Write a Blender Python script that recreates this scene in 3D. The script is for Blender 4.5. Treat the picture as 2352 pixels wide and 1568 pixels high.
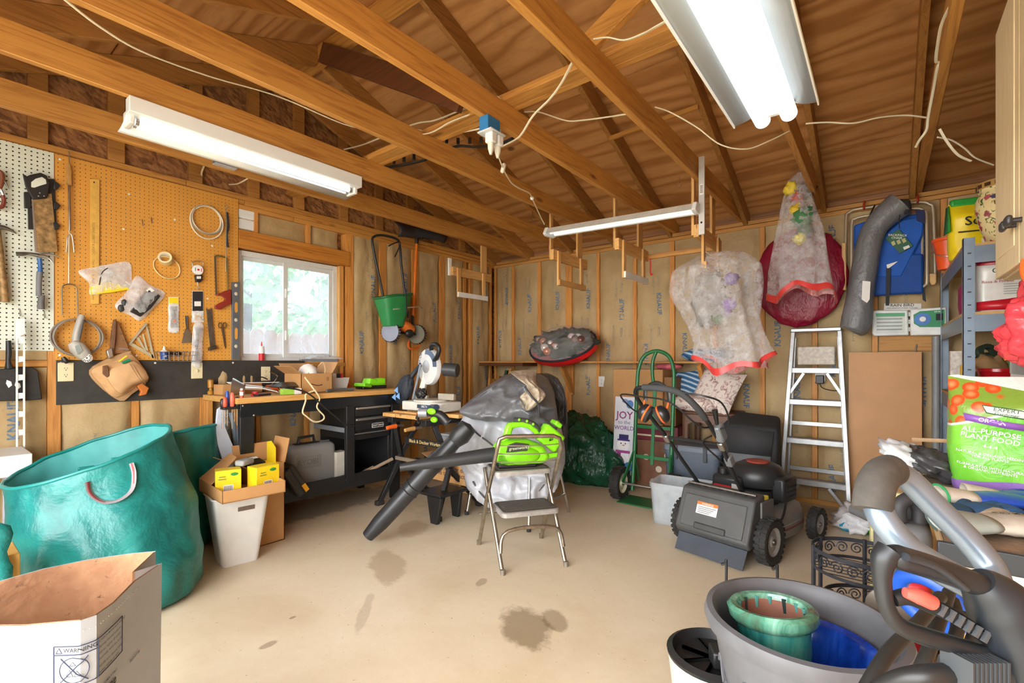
import bpy, bmesh, math, random
from mathutils import Vector, Matrix, Euler, noise
for o in list(bpy.data.objects): bpy.data.objects.remove(o)
SC = bpy.context.scene; COL = SC.collection
R = math.radians; PI = math.pi
random.seed(7)
# ---------------- camera, world, exposure ----------------
FPX, CXP, V0P, CAMH, YAW = 1092., 1176., 829., 1.2, R(38.03)
cam = bpy.data.objects.new('camera', bpy.data.cameras.new('camera')); COL.objects.link(cam)
cam.location = (0, 0, CAMH); cam.rotation_euler = (PI/2, 0, YAW)
cam.data.sensor_width = 36; cam.data.lens = 36*FPX/2352; cam.data.shift_y = (V0P-784)/2352
cam.data.clip_start = .02
SC.camera = cam
SC.view_settings.view_transform = 'Standard'; SC.view_settings.look = 'None'
SC.view_settings.exposure = 0.7; SC.view_settings.gamma = 1
wd = bpy.data.worlds.new('world'); SC.world = wd; wd.use_nodes = True
wb = wd.node_tree.nodes['Background']; wb.inputs[0].default_value = (.97, .98, 1, 1); wb.inputs[1].default_value = 8.0
_S, _C = math.sin(YAW), math.cos(YAW)
def ray(u, v):
    a = (u-CXP)/FPX
    return Vector((-_S+_C*a, _C+_S*a, (V0P-v)/FPX))
def PX(u, v, x): d = ray(u, v); t = x/d.x; return Vector((x, d.y*t, CAMH+d.z*t))
def PY(u, v, y): d = ray(u, v); t = y/d.y; return Vector((d.x*t, y, CAMH+d.z*t))
def PZ(u, v, z=0): d = ray(u, v); t = (z-CAMH)/d.z; return Vector((d.x*t, d.y*t, z))

# ---------------- mesh builder ----------------
def rotm(r): return Euler([R(a) for a in r]).to_matrix().to_4x4()
def frame(p, d):
    d = Vector(d).normalized(); q = d.to_track_quat('Z', 'Y'); return Matrix.Translation(p) @ q.to_matrix().to_4x4()
def smooth(pts, k=6, closed=False):
    P = [Vector(p) for p in pts]; n = len(P); out = []
    if n < 3: return P
    for i in range(n if closed else n-1):
        if closed: a, b, c, d = P[i-1], P[i], P[(i+1) % n], P[(i+2) % n]
        else: a, b, c, d = P[max(i-1, 0)], P[i], P[i+1], P[min(i+2, n-1)]
        for j in range(k):
            t = j/k; out.append(.5*((2*b)+(c-a)*t+(2*a-5*b+4*c-d)*t*t+(3*b-a-3*c+d)*t**3))
    if not closed: out.append(P[-1])
    return out
class MB:
    def __init__(s): s.v = []; s.f = []; s.m = Matrix.Identity(4)
    def at(s, loc=(0, 0, 0), rot=(0, 0, 0)): s.m = Matrix.Translation(loc) @ rotm(rot); return s
    def mat(s, m): s.m = m; return s
    def add(s, vs, fs):
        b = len(s.v); s.v += [s.m @ Vector(p) for p in vs]; s.f += [[i+b for i in f] for f in fs]; return s
    def bx(s, x0, x1, y0, y1, z0, z1):
        return s.add([(x, y, z) for x in (x0, x1) for y in (y0, y1) for z in (z0, z1)],
            [(0, 1, 3, 2), (4, 6, 7, 5), (0, 4, 5, 1), (2, 3, 7, 6), (0, 2, 6, 4), (1, 5, 7, 3)])
    def box(s, sx, sy, sz, c=(0, 0, 0), rot=None):
        k = s.m
        if rot: s.m = k @ Matrix.Translation(c) @ rotm(rot); c = (0, 0, 0)
        s.bx(c[0]-sx/2, c[0]+sx/2, c[1]-sy/2, c[1]+sy/2, c[2]-sz/2, c[2]+sz/2); s.m = k; return s
    def bar(s, p, q, w, h, up=(0, 0, 1)):                      # rectangular bar between two points
        p, q = Vector(p), Vector(q); d = (q-p); L = d.length; d.normalize(); up = Vector(up)
        x = d.cross(up)
        if x.length < 1e-4: x = d.cross(Vector((1, 0, 0)))
        x.normalize(); z = x.cross(d); c = []
        for t in (p, q):
            for a, b in ((-1, -1), (1, -1), (1, 1), (-1, 1)): c.append(t+x*a*w/2+z*b*h/2)
        return s.add(c, [(3, 2, 1, 0), (4, 5, 6, 7), (0, 1, 5, 4), (1, 2, 6, 5), (2, 3, 7, 6), (3, 0, 4, 7)])
    def tube(s, pts, r, n=8, closed=False, sm=0, flat=None):
        P = smooth(pts, sm, closed) if sm else [Vector(p) for p in pts]; N = len(P)
        rr = r if isinstance(r, (list, tuple)) else None
        vs = []; nrm = None
        for i, p in enumerate(P):
            if closed: t = P[(i+1) % N]-P[i-1]
            else: t = P[min(i+1, N-1)]-P[max(i-1, 0)]
            if t.length < 1e-9: t = Vector((0, 0, 1))
            t.normalize()
            if nrm is None:
                nrm = t.cross(Vector((0, 0, 1)))
                if nrm.length < .05: nrm = t.cross(Vector((0, 1, 0)))
            nrm = nrm-t*nrm.dot(t); nrm.normalize(); bn = t.cross(nrm)
            if rr: x = i/(N-1)*(len(rr)-1); k = min(int(x), len(rr)-2); ra = rr[k]+(rr[k+1]-rr[k])*(x-k)
            else: ra = r
            for j in range(n):
                a = 2*PI*j/n; vs.append(p+(nrm*math.cos(a)+bn*math.sin(a)*(flat or 1))*ra)
        fs = []
        for i in range(N if closed else N-1):
            for j in range(n):
                a = i*n+j; b = i*n+(j+1) % n; c = ((i+1) % N)*n+(j+1) % n; d = ((i+1) % N)*n+j; fs.append((a, b, c, d))
        if not closed: fs.append(tuple(range(n-1, -1, -1))); fs.append(tuple((N-1)*n+j for j in range(n)))
        return s.add(vs, fs)
    def lathe(s, prof, n=24, cap0=True, cap1=True, arc=None, sx=1, sy=1):
        vs = []; fs = []; K = len(prof); st = n if arc is None else n+1
        for r, z in prof:
            for j in range(st):
                a = (2*PI if arc is None else arc)*j/n; vs.append((r*math.cos(a)*sx, r*math.sin(a)*sy, z))
        for i in range(K-1):
            for j in range(n):
                k = (j+1) % st; fs.append((i*st+j, i*st+k, (i+1)*st+k, (i+1)*st+j))
        if arc is None:
            if cap0 and prof[0][0] > 1e-5: fs.append(tuple(range(n-1, -1, -1)))
            if cap1 and prof[-1][0] > 1e-5: fs.append(tuple((K-1)*n+j for j in range(n)))
        return s.add(vs, fs)
    def cyl(s, p, q, r, n=16, r2=None):
        k = s.m; p, q = Vector(p), Vector(q); s.m = k @ frame(p, q-p); s.lathe([(r, 0), (r if r2 is None else r2, (q-p).length)], n); s.m = k; return s
    def prism(s, poly, h, z0=0):
        n = len(poly); a = sum(poly[i][0]*poly[(i+1) % n][1]-poly[(i+1) % n][0]*poly[i][1] for i in range(n))
        if a < 0: poly = poly[::-1]
        vs = [(x, y, z0) for x, y in poly]+[(x, y, z0+h) for x, y in poly]
        return s.add(vs, [tuple(range(n-1, -1, -1)), tuple(range(n, 2*n))]+[(i, (i+1) % n, n+(i+1) % n, n+i) for i in range(n)])
    def grid(s, nu, nv, fn, cu=False):
        vs = [fn(i/(nu if cu else nu-1), j/(nv-1)) for j in range(nv) for i in range(nu)]; fs = []
        for j in range(nv-1):
            for i in range(nu if cu else nu-1):
                k = (i+1) % nu; fs.append((j*nu+i, j*nu+k, (j+1)*nu+k, (j+1)*nu+i))
        return s.add(vs, fs)
    def ell(s, c, r, nu=16, nv=10, fn=None):
        if isinstance(r, (int, float)): r = (r, r, r)
        def g(u, v):
            a = 2*PI*u; b = PI*(v-.5); p = Vector((math.cos(a)*math.cos(b), math.sin(a)*math.cos(b), math.sin(b)))
            k = fn(p) if fn else 1
            return (c[0]+p.x*r[0]*k, c[1]+p.y*r[1]*k, c[2]+p.z*r[2]*k)
        return s.grid(nu, nv, g, True)
    def torus(s, R_, r, n=32, k=8, c=(0, 0, 0), sy=1):
        return s.tube([(c[0]+R_*math.cos(2*PI*i/n), c[1]+R_*sy*math.sin(2*PI*i/n), c[2]) for i in range(n)], r, k, True)
    def go(s, name, material, parent=None, bev=0, seg=2, sm=True, ang=40, sol=0, sub=0, label=None, kind=None, offs=-1):
        me = bpy.data.meshes.new(name); me.from_pydata([tuple(p) for p in s.v], [], s.f); me.validate()
        b = bmesh.new(); b.from_mesh(me)
        if not sol: bmesh.ops.recalc_face_normals(b, faces=b.faces)
        b.to_mesh(me); b.free()
        me.materials.append(MT(material))
        if sm:
            me.polygons.foreach_set('use_smooth', [True]*len(me.polygons))
            if ang: me.set_sharp_from_angle(angle=R(ang))
        o = bpy.data.objects.new(name, me); COL.objects.link(o)
        if parent: o.parent = parent
        if sol: m = o.modifiers.new('s', 'SOLIDIFY'); m.thickness = sol; m.offset = offs
        if bev: m = o.modifiers.new('b', 'BEVEL'); m.width = bev; m.segments = seg; m.limit_method = 'ANGLE'; m.angle_limit = R(35)
        if sub: m = o.modifiers.new('u', 'SUBSURF'); m.levels = sub; m.render_levels = sub
        if label: o['label'] = label
        if kind: o['kind'] = kind
        return o
def thing(name, label, cat, loc=(0, 0, 0), rz=0, group=None, kind=None):
    o = bpy.data.objects.new(name, None); COL.objects.link(o); o.location = loc; o.rotation_euler = (0, 0, R(rz)); o.empty_display_size = .05
    o['label'] = label; o['category'] = cat
    if group: o['group'] = group
    return o
def struct(name, label=None):
    o = bpy.data.objects.new(name, None); COL.objects.link(o); o['kind'] = 'structure'; o.empty_display_size = .05
    if label: o['label'] = label
    return o
def tag(o, label, cat, group=None):
    o['label'] = label; o['category'] = cat
    if group: o['group'] = group
    return o
def like(src, parent, loc=(0, 0, 0), rot=(0, 0, 0), scale=None, name=None):
    c = src.copy(); COL.objects.link(c); c.parent = parent; c.location = loc; c.rotation_euler = [R(a) for a in rot]
    if scale: c.scale = scale
    return c
def copytree(src, parent=None, **kw):
    c = src.copy(); COL.objects.link(c); c.parent = parent
    for k in [k for k in src.children]: copytree(k, c)
    return c
_txt = {}
def text_mesh(s, size=1., w=0., align='CENTER', fit=None, sp=1.):
    key = (s, w, align, sp)
    if key not in _txt:
        cu = bpy.data.curves.new('t', 'FONT'); cu.body = s; cu.size = 1; cu.offset = w; cu.align_x = align; cu.align_y = 'CENTER'; cu.resolution_u = 2; cu.space_line = .9; cu.space_character = sp
        ob = bpy.data.objects.new('t', cu); COL.objects.link(ob)
        dg = bpy.context.evaluated_depsgraph_get(); dg.update(); me = ob.evaluated_get(dg).to_mesh()
        _txt[key] = ([v.co.copy() for v in me.vertices], [tuple(p.vertices) for p in me.polygons])
        ob.evaluated_get(dg).to_mesh_clear(); bpy.data.objects.remove(ob); bpy.data.curves.remove(cu)
    return _txt[key]
def text(s, parent, fn, material, size=.05, w=.01, align='CENTER', sp=1., name='lettering', sub=0):
    """flat print: fn maps 2D text coords (a right, b up; metres) onto the printed surface"""
    vs, fs = text_mesh(s, 1, w, align, sp=sp)
    me = bpy.data.meshes.new(name); me.from_pydata([tuple(fn(v.x*size, v.y*size)) for v in vs], [], fs); me.materials.append(MT(material))
    o = bpy.data.objects.new(name, me); COL.objects.link(o); o.parent = parent
    return o
def pln(o, ax, up, off=(0, 0, 0)):
    o, ax, up = Vector(o), Vector(ax).normalized(), Vector(up).normalized()
    return lambda a, b: o+ax*a+up*b
def nz(x, y=0, z=0, s=1): return noise.noise(Vector((x*s, y*s, z*s)))

# ---------------- materials ----------------
_m = {}; DEF = {}
def lin(h):
    if isinstance(h, str):
        h = h.lstrip('#'); c = [int(h[i:i+2], 16)/255 for i in (0, 2, 4)]
        return tuple((x/12.92 if x <= .04045 else ((x+.055)/1.055)**2.4) for x in c)+(1,)
    return tuple(h)+(1,) if len(h) == 3 else h
def MT(n):
    if n in _m: return _m[n]
    if n in DEF: m = DEF[n](n)
    elif n.startswith('#'):
        q = n.split(':'); m = P(n, q[0], *[float(x) for x in q[1:]])
    else: raise KeyError(n)
    _m[n] = m; return m
def base(n):
    m = bpy.data.materials.new(n); m.use_nodes = True; nt = m.node_tree; return m, nt, nt.nodes['Principled BSDF']
class NT:
    def __init__(s, nt): s.nt = nt; s.co = None
    def n(s, t, **k):
        x = s.nt.nodes.new(t)
        for a, b in k.items(): setattr(x, a, b)
        return x
    def l(s, a, b): s.nt.links.new(a, b)
    def coord(s, scale=(1, 1, 1), rot=(0, 0, 0), loc=(0, 0, 0), kind='Object'):
        tc = s.n('ShaderNodeTexCoord'); mp = s.n('ShaderNodeMapping'); mp.inputs['Scale'].default_value = scale; mp.inputs['Rotation'].default_value = rot; mp.inputs['Location'].default_value = loc
        s.l(tc.outputs[kind], mp.inputs[0]); return mp.outputs[0]
    def noise(s, co, scale=5, det=4, rough=.55, dist=0):
        x = s.n('ShaderNodeTexNoise'); x.inputs['Scale'].default_value = scale; x.inputs['Detail'].default_value = det; x.inputs['Roughness'].default_value = rough; x.inputs['Distortion'].default_value = dist
        s.l(co, x.inputs['Vector']); return x.outputs['Fac']
    def ramp(s, f, stops):
        x = s.n('ShaderNodeValToRGB'); e = x.color_ramp.elements
        while len(e) < len(stops): e.new(.5)
        for k, (p, c) in zip(e, stops): k.position = p; k.color = lin(c) if not isinstance(c, float) else (c, c, c, 1)
        s.l(f, x.inputs[0]); return x.outputs[0]
    def mix(s, f, a, b, mode='MIX'):
        x = s.n('ShaderNodeMix', data_type='RGBA', blend_type=mode)
        for sock, val in ((x.inputs[0], f), (x.inputs[6], a), (x.inputs[7], b)):
            if isinstance(val, (int, float)): sock.default_value = val
            elif isinstance(val, (tuple, str)): sock.default_value = lin(val)
            else: s.l(val, sock)
        return x.outputs[2]
    def math(s, op, a, b=0, c=0):
        x = s.n('ShaderNodeMath', operation=op)
        for sock, val in zip(x.inputs, (a, b, c)):
            if isinstance(val, (int, float)): sock.default_value = val
            else: s.l(val, sock)
        return x.outputs[0]
    def bump(s, bs, h, st=.3, dist=.01):
        x = s.n('ShaderNodeBump'); x.inputs['Strength'].default_value = st; x.inputs['Distance'].default_value = dist; s.l(h, x.inputs['Height']); s.l(x.outputs[0], bs.inputs['Normal'])
    def rand(s): return s.n('ShaderNodeObjectInfo').outputs['Random']
def P(n, c, rough=.5, metal=0, var=.12, sc=9, bump=.0, bsc=60, coat=0, trans=0, alpha=1, em=0, spec=.5, sheen=0):
    m, nt, bs = base(n); t = NT(nt); c = lin(c)
    bs.inputs['Roughness'].default_value = rough; bs.inputs['Metallic'].default_value = metal; bs.inputs['Coat Weight'].default_value = coat
    bs.inputs['Transmission Weight'].default_value = trans; bs.inputs['Alpha'].default_value = alpha; bs.inputs['Specular IOR Level'].default_value = spec
    if em: bs.inputs['Emission Color'].default_value = c; bs.inputs['Emission Strength'].default_value = em
    if var or bump: co = t.coord()
    if var:
        f = t.noise(co, sc, 5, .6); lo = tuple(x*(1-var) for x in c[:3]); hi = tuple(min(1, x*(1+var)) for x in c[:3])
        t.l(t.ramp(f, [(.3, lo), (.7, hi)]), bs.inputs['Base Color'])
    else: bs.inputs['Base Color'].default_value = c
    if bump: t.bump(bs, t.noise(co, bsc, 3, .6), bump, .004)
    return m
def wood(n, dark, light, axis='Y', sc=1., knots=True, rough=.6, dirt=0, rv=.25):
    m, nt, bs = base(n); t = NT(nt); k = {'X': (.06, 1, 1), 'Y': (1, .06, 1), 'Z': (1, 1, .06)}[axis]
    rnd = t.rand(); co0 = t.coord(); off = t.n('ShaderNodeVectorMath', operation='ADD'); cmb = t.n('ShaderNodeCombineXYZ')
    s7 = t.math('MULTIPLY', rnd, 37.)
    for i in range(3): t.l(s7, cmb.inputs[i])
    t.l(co0, off.inputs[0]); t.l(cmb.outputs[0], off.inputs[1])
    mp = t.n('ShaderNodeMapping'); mp.inputs['Scale'].default_value = k; t.l(off.outputs[0], mp.inputs[0]); co = mp.outputs[0]
    g = t.noise(co, 42*sc, 4, .6, 1.2); b = t.noise(off.outputs[0], 3.*sc, 3, .5)
    col = t.ramp(g, [(.32, dark), (.55, light), (.78, light)])
    col = t.mix(t.math('MULTIPLY', b, .5), col, dark)
    if knots:
        v = t.n('ShaderNodeTexVoronoi'); v.inputs['Scale'].default_value = 2.2*sc; mp2 = t.n('ShaderNodeMapping'); mp2.inputs['Scale'].default_value = tuple(.5 if q < .5 else 1.6 for q in k)
        t.l(off.outputs[0], mp2.inputs[0]); t.l(mp2.outputs[0], v.inputs['Vector'])
        kn = t.ramp(v.outputs['Distance'], [(.03, (1., 1, 1)), (.075, (0., 0, 0))]); col = t.mix(t.math('MULTIPLY', kn, .7), col, '#4a2a10')
    hv = t.n('ShaderNodeHueSaturation'); t.l(col, hv.inputs['Color']); t.l(t.math('ADD', t.math('MULTIPLY', rnd, rv), 1-rv/2), hv.inputs['Value'])
    t.l(hv.outputs[0], bs.inputs['Base Color']); bs.inputs['Roughness'].default_value = rough; t.bump(bs, g, .12, .003)
    return m
# ---------------- procedural surface materials ----------------
DEF['joist_wood'] = lambda n: wood(n, '#a56c30', '#cf9648', 'Y', 1., rv=.22)
DEF['rafter_wood'] = lambda n: wood(n, '#90602e', '#b58243', 'Y', 1., rv=.3)
DEF['cross_wood'] = lambda n: wood(n, '#a26c32', '#cf984a', 'X', 1., rv=.25)
DEF['stud_wood'] = lambda n: wood(n, '#b87734', '#db9b4e', 'Z', 1., rv=.22)
DEF['pine'] = lambda n: wood(n, '#c08a48', '#deb06c', 'Z', 1.2, rv=.2)
DEF['pine_y'] = lambda n: wood(n, '#c08a48', '#deb06c', 'Y', 1.2, rv=.2)
DEF['bench_wood'] = lambda n: wood(n, '#c68f45', '#dcab63', 'Y', 1.3, knots=False, rv=.1)
DEF['dark_wood'] = lambda n: wood(n, '#4d2a14', '#6b3d1e', 'X', 1., rv=.2)
DEF['header_wood'] = lambda n: wood(n, '#9a5716', '#cd8a35', 'Y', .8, rv=.1)
def _ply(n):
    m, nt, bs = base(n); t = NT(nt); rnd = t.rand(); co0 = t.coord()
    off = t.n('ShaderNodeVectorMath', operation='ADD'); cmb = t.n('ShaderNodeCombineXYZ'); s7 = t.math('MULTIPLY', rnd, 91.)
    for i in range(3): t.l(s7, cmb.inputs[i])
    t.l(co0, off.inputs[0]); t.l(cmb.outputs[0], off.inputs[1])
    mp = t.n('ShaderNodeMapping'); mp.inputs['Scale'].default_value = (.16, 1, 1); t.l(off.outputs[0], mp.inputs[0])
    w = t.n('ShaderNodeTexWave', wave_type='BANDS', bands_direction='Y'); w.inputs['Scale'].default_value = 2.6; w.inputs['Distortion'].default_value = 16; w.inputs['Detail'].default_value = 3; w.inputs['Detail Scale'].default_value = 1.1
    t.l(mp.outputs[0], w.inputs['Vector'])
    g = t.noise(mp.outputs[0], 60, 4, .6)
    col = t.ramp(w.outputs['Color'], [(.0, '#ad763f'), (.3, '#c48c50'), (1., '#d6a064')])
    col = t.mix(t.math('MULTIPLY', g, .5), col, '#8a562c')
    b = t.noise(off.outputs[0], 1.3, 4, .6)
    st = t.ramp(b, [(.60, (0., 0, 0)), (.72, (1., 1, 1))]); col = t.mix(t.math('MULTIPLY', st, .55), col, '#54301a')
    v = t.n('ShaderNodeTexVoronoi'); v.inputs['Scale'].default_value = 2.4; mp3 = t.n('ShaderNodeMapping'); mp3.inputs['Scale'].default_value = (.6, 1, .01)
    t.l(off.outputs[0], mp3.inputs[0]); t.l(mp3.outputs[0], v.inputs['Vector'])
    kn = t.ramp(v.outputs['Distance'], [(.035, (1., 1, 1)), (.07, (0., 0, 0))]); col = t.mix(t.math('MULTIPLY', kn, .75), col, '#3d2010')
    t.l(col, bs.inputs['Base Color']); bs.inputs['Roughness'].default_value = .7; t.bump(bs, g, .1, .003)
    return m
DEF['plywood'] = _ply
def _osb(n):
    m, nt, bs = base(n); t = NT(nt); co = t.coord((1, 1, 1)); cols = []
    for k, (rt, sc) in enumerate((((.4, 0, 0), (1, 16, 55)), ((-.6, 0, 0), (1, 50, 18)), ((1.2, 0, 0), (1, 24, 70)))):
        v = t.n('ShaderNodeTexVoronoi'); v.inputs['Scale'].default_value = 1.; mp = t.n('ShaderNodeMapping'); mp.inputs['Rotation'].default_value = rt; mp2 = t.n('ShaderNodeMapping'); mp2.inputs['Scale'].default_value = sc
        t.l(co, mp.inputs[0]); t.l(mp.outputs[0], mp2.inputs[0]); t.l(mp2.outputs[0], v.inputs['Vector'])
        sp = t.n('ShaderNodeSeparateColor'); t.l(v.outputs['Color'], sp.inputs[0]); cols.append(sp.outputs[0])
    a = t.math('ADD', t.math('MULTIPLY', cols[0], .45), t.math('ADD', t.math('MULTIPLY', cols[1], .3), t.math('MULTIPLY', cols[2], .25)))
    t.l(t.ramp(a, [(.2, '#6e4828'), (.5, '#936540'), (.8, '#b0804f')]), bs.inputs['Base Color']); bs.inputs['Roughness'].default_value = .7; t.bump(bs, a, .3, .004)
    return m
DEF['osb'] = _osb
def _kraft(n):
    m, nt, bs = base(n); t = NT(nt); co = t.coord(); a = t.noise(co, 2.2, 5, .6); b = t.noise(co, 38, 4, .7, 1.5)
    col = t.ramp(a, [(.3, '#ac8f60'), (.6, '#c4aa7a'), (.8, '#cfb78a')]); col = t.mix(t.math('MULTIPLY', b, .35), col, '#86693f')
    t.l(col, bs.inputs['Base Color']); bs.inputs['Roughness'].default_value = .62; t.bump(bs, t.noise(co, 9, 6, .66, .35), .6, .014)
    return m
DEF['kraft'] = _kraft
def _floor(n):
    m, nt, bs = base(n); t = NT(nt); co = t.coord(); a = t.noise(co, 1.1, 6, .6, .4); b = t.noise(co, 26, 5, .7); c = t.noise(co, 150, 2, .5)
    col = t.ramp(a, [(.28, '#d2c0a0'), (.5, '#e6d8bc'), (.75, '#f0e6cf')]); col = t.mix(t.math('MULTIPLY', b, .3), col, '#bfa57a'); col = t.mix(t.math('MULTIPLY', c, .15), col, '#94794e')
    sp = t.ramp(t.noise(co, 55, 2, .5), [(.70, (0., 0, 0)), (.74, (1., 1, 1))]); col = t.mix(t.math('MULTIPLY', sp, .5), col, '#80623a')
    pos = t.n('ShaderNodeTexCoord').outputs['Object']
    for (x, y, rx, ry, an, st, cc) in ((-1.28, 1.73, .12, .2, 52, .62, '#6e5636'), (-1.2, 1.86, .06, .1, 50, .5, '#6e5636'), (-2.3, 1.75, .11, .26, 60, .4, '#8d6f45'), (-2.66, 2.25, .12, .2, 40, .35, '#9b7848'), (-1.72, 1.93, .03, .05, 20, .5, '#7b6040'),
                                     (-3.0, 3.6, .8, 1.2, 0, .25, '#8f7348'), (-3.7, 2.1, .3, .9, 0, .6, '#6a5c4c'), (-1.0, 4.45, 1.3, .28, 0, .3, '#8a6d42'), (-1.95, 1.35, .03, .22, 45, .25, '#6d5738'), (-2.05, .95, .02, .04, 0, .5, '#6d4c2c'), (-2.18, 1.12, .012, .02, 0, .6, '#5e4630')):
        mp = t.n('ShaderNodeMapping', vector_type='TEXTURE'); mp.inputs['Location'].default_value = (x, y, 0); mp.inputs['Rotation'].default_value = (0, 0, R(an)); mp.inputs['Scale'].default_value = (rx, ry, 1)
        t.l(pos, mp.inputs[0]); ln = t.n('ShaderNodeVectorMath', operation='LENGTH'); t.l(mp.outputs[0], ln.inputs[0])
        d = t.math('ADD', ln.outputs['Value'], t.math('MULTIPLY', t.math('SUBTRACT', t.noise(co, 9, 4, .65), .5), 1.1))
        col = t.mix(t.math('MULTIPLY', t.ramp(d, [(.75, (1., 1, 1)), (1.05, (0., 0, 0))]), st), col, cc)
    t.l(col, bs.inputs['Base Color']); bs.inputs['Roughness'].default_value = .48; t.bump(bs, b, .08, .004)
    return m
DEF['concrete'] = _floor
def _peg(n, c, r=.0032, pit=.0254, ax=1, dark='#1c140c', rough=.4):
    m, nt, bs = base(n); t = NT(nt); tc = t.n('ShaderNodeTexCoord').outputs['Object']; sp = t.n('ShaderNodeSeparateXYZ'); t.l(tc, sp.inputs[0]); q = []
    for i in (1, 2):
        f = t.math('SUBTRACT', t.math('FRACT', t.math('DIVIDE', sp.outputs[i], pit)), .5); q.append(t.math('MULTIPLY', f, f))
    d = t.math('SQRT', t.math('ADD', q[0], q[1])); k = t.math('LESS_THAN', d, r/pit)
    b = t.noise(t.coord(), 3, 4, .6); c1 = lin(c); col = t.ramp(b, [(.3, tuple(x*.86 for x in c1[:3])), (.7, c1[:3])])
    t.l(t.mix(k, col, dark), bs.inputs['Base Color']); bs.inputs['Roughness'].default_value = rough
    return m
DEF['peg_white'] = lambda n: _peg(n, '#dfe6d6', .0042)
DEF['peg_orange'] = lambda n: _peg(n, '#de9f45', .0027)
def _glass(n):
    m, nt, bs = base(n); t = NT(nt); nt.nodes.remove(bs); out = nt.nodes['Material Output']; co = t.coord()
    f = t.ramp(t.noise(co, 3.5, 6, .65, .6), [(.3, .10), (.72, .42)])
    tr = t.n('ShaderNodeBsdfTransparent'); tr.inputs[0].default_value = (.56, .59, .62, 1); df = t.n('ShaderNodeBsdfTranslucent'); df.inputs[0].default_value = (.36, .41, .46, 1); gl = t.n('ShaderNodeBsdfGlossy'); gl.inputs['Roughness'].default_value = .03
    a = t.n('ShaderNodeMixShader'); t.l(f, a.inputs[0]); t.l(tr.outputs[0], a.inputs[1]); t.l(df.outputs[0], a.inputs[2])
    b = t.n('ShaderNodeMixShader'); b.inputs[0].default_value = .04; t.l(a.outputs[0], b.inputs[1]); t.l(gl.outputs[0], b.inputs[2]); t.l(b.outputs[0], out.inputs[0])
    return m
DEF['window_glass'] = _glass
DEF['vinyl'] = lambda n: P(n, '#cfd0cb', .4, var=.05)
DEF['black_paint'] = lambda n: P(n, '#35342f', .55, var=.25, sc=14, bump=.15)
DEF['print_blue'] = lambda n: P(n, '#6b7f92', .8, var=.3, sc=60)
DEF['print_grey'] = lambda n: P(n, '#948f80', .8, var=.35, sc=60)
DEF['leaf'] = lambda n: P(n, '#a6cc92', .6, var=.4, sc=3)
DEF['fence_wood'] = lambda n: wood(n, '#c9a98e', '#ddc2aa', 'Z', 1.)

# ---------------- the room shell ----------------
XL, YB, XR, YN, HP = -3.99, 4.72, .80, -.80, 2.47
RY, RZ, SL = 1.97, 3.47, .375
def zlow(y): return RZ-SL*abs(y-RY)
fl = MB().bx(-4.3, XR+.1, YN-.2, YB+.1, -.1, 0).go('floor', 'concrete', sm=False); fl['kind'] = 'structure'
gr = MB().bx(-25, 12, -14, 16, -.5, -.12).go('ground', '#a9a28f:0.9', sm=False); gr['kind'] = 'structure'
ceil = struct('ceiling', 'exposed plywood roof deck on rafters and ceiling joists')
JX = [-3.49+.61*k for k in range(7)]
JX[6] = .19
for x in JX:
    MB().bx(x, x+.038, YN-.08, YB+.085, HP, HP+.14).go('ceiling_joist', 'joist_wood', ceil, bev=.003, seg=1)
def slope_piece(x0, x1, yA, yB, lo, hi):
    m = MB(); vs = []
    for x in (x0, x1):
        for y, k in ((yA, lo), (yB, lo), (yB, hi), (yA, hi)): vs.append((x, y, zlow(y)+k))
    return m.add(vs, [(3, 2, 1, 0), (4, 5, 6, 7), (0, 1, 5, 4), (1, 2, 6, 5), (2, 3, 7, 6), (3, 0, 4, 7)])
RX = [-3.985, -3.45, -2.84, -2.31, -1.70, -1.01, -.412, .15]
for x in RX:
    slope_piece(x, x+.038, RY+.02, YB+.2, 0, .148).go('rafter', 'rafter_wood', ceil, bev=.002, seg=1)
    slope_piece(x, x+.038, RY-.02, YN-.2, 0, .148).go('rafter', 'rafter_wood', ceil, bev=.002, seg=1)
MB().bx(-4.1, XR, RY-.019, RY+.019, RZ-.02, RZ+.15).go('ridge_board', 'cross_wood', ceil, bev=.002, seg=1)
for sgn in (1, -1):
    rows = [0, 1.22, 2.44, 3.05]
    for r in range(3):
        a, b = RY+sgn*rows[r]*.936+sgn*.004, RY+sgn*rows[r+1]*.936-sgn*.004
        br = ([-4.2, -2.82, -.4, .95] if r % 2 else [-4.2, -1.68, .17, .95])
        for i in range(3): slope_piece(br[i]+.003, br[i+1]-.003, a, b, .15, .165).go('roof_sheet', 'plywood', ceil, sm=False)
for sgn in (1, -1): slope_piece(-4.5, 1.1, RY, RY+sgn*3.2, .168, .2).go('roofing', '#4a4038:0.9', ceil, sm=False)
MB().bx(-4.0, XR, 2.0, 2.089, HP+.14, HP+.178).go('strongback', 'cross_wood', ceil, bev=.002)
MB().bx(-4.0, XR, 2.092, 2.13, HP+.14, HP+.229).go('strongback', 'cross_wood', ceil, bev=.002)
MB().bar((-3.3, RY-.045, 3.50), (-1.85, RY-.045, 2.66), .038, .14).go('brace', 'dark_wood', ceil, bev=.002)
MB().bar((-1.12, RY+.0, 2.66), (.65, RY-.045, 3.48), .038, .10).go('brace', 'cross_wood', ceil, bev=.002)
q0, q1 = PY(1383, 381, 3.35), PY(1524, 339, 3.30)
MB().bar((-1.68, 3.38, zlow(3.38)-.012), (-1.0, 3.35, zlow(3.35)-.012), .02, .03).go('lath', 'cross_wood', ceil)

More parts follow.
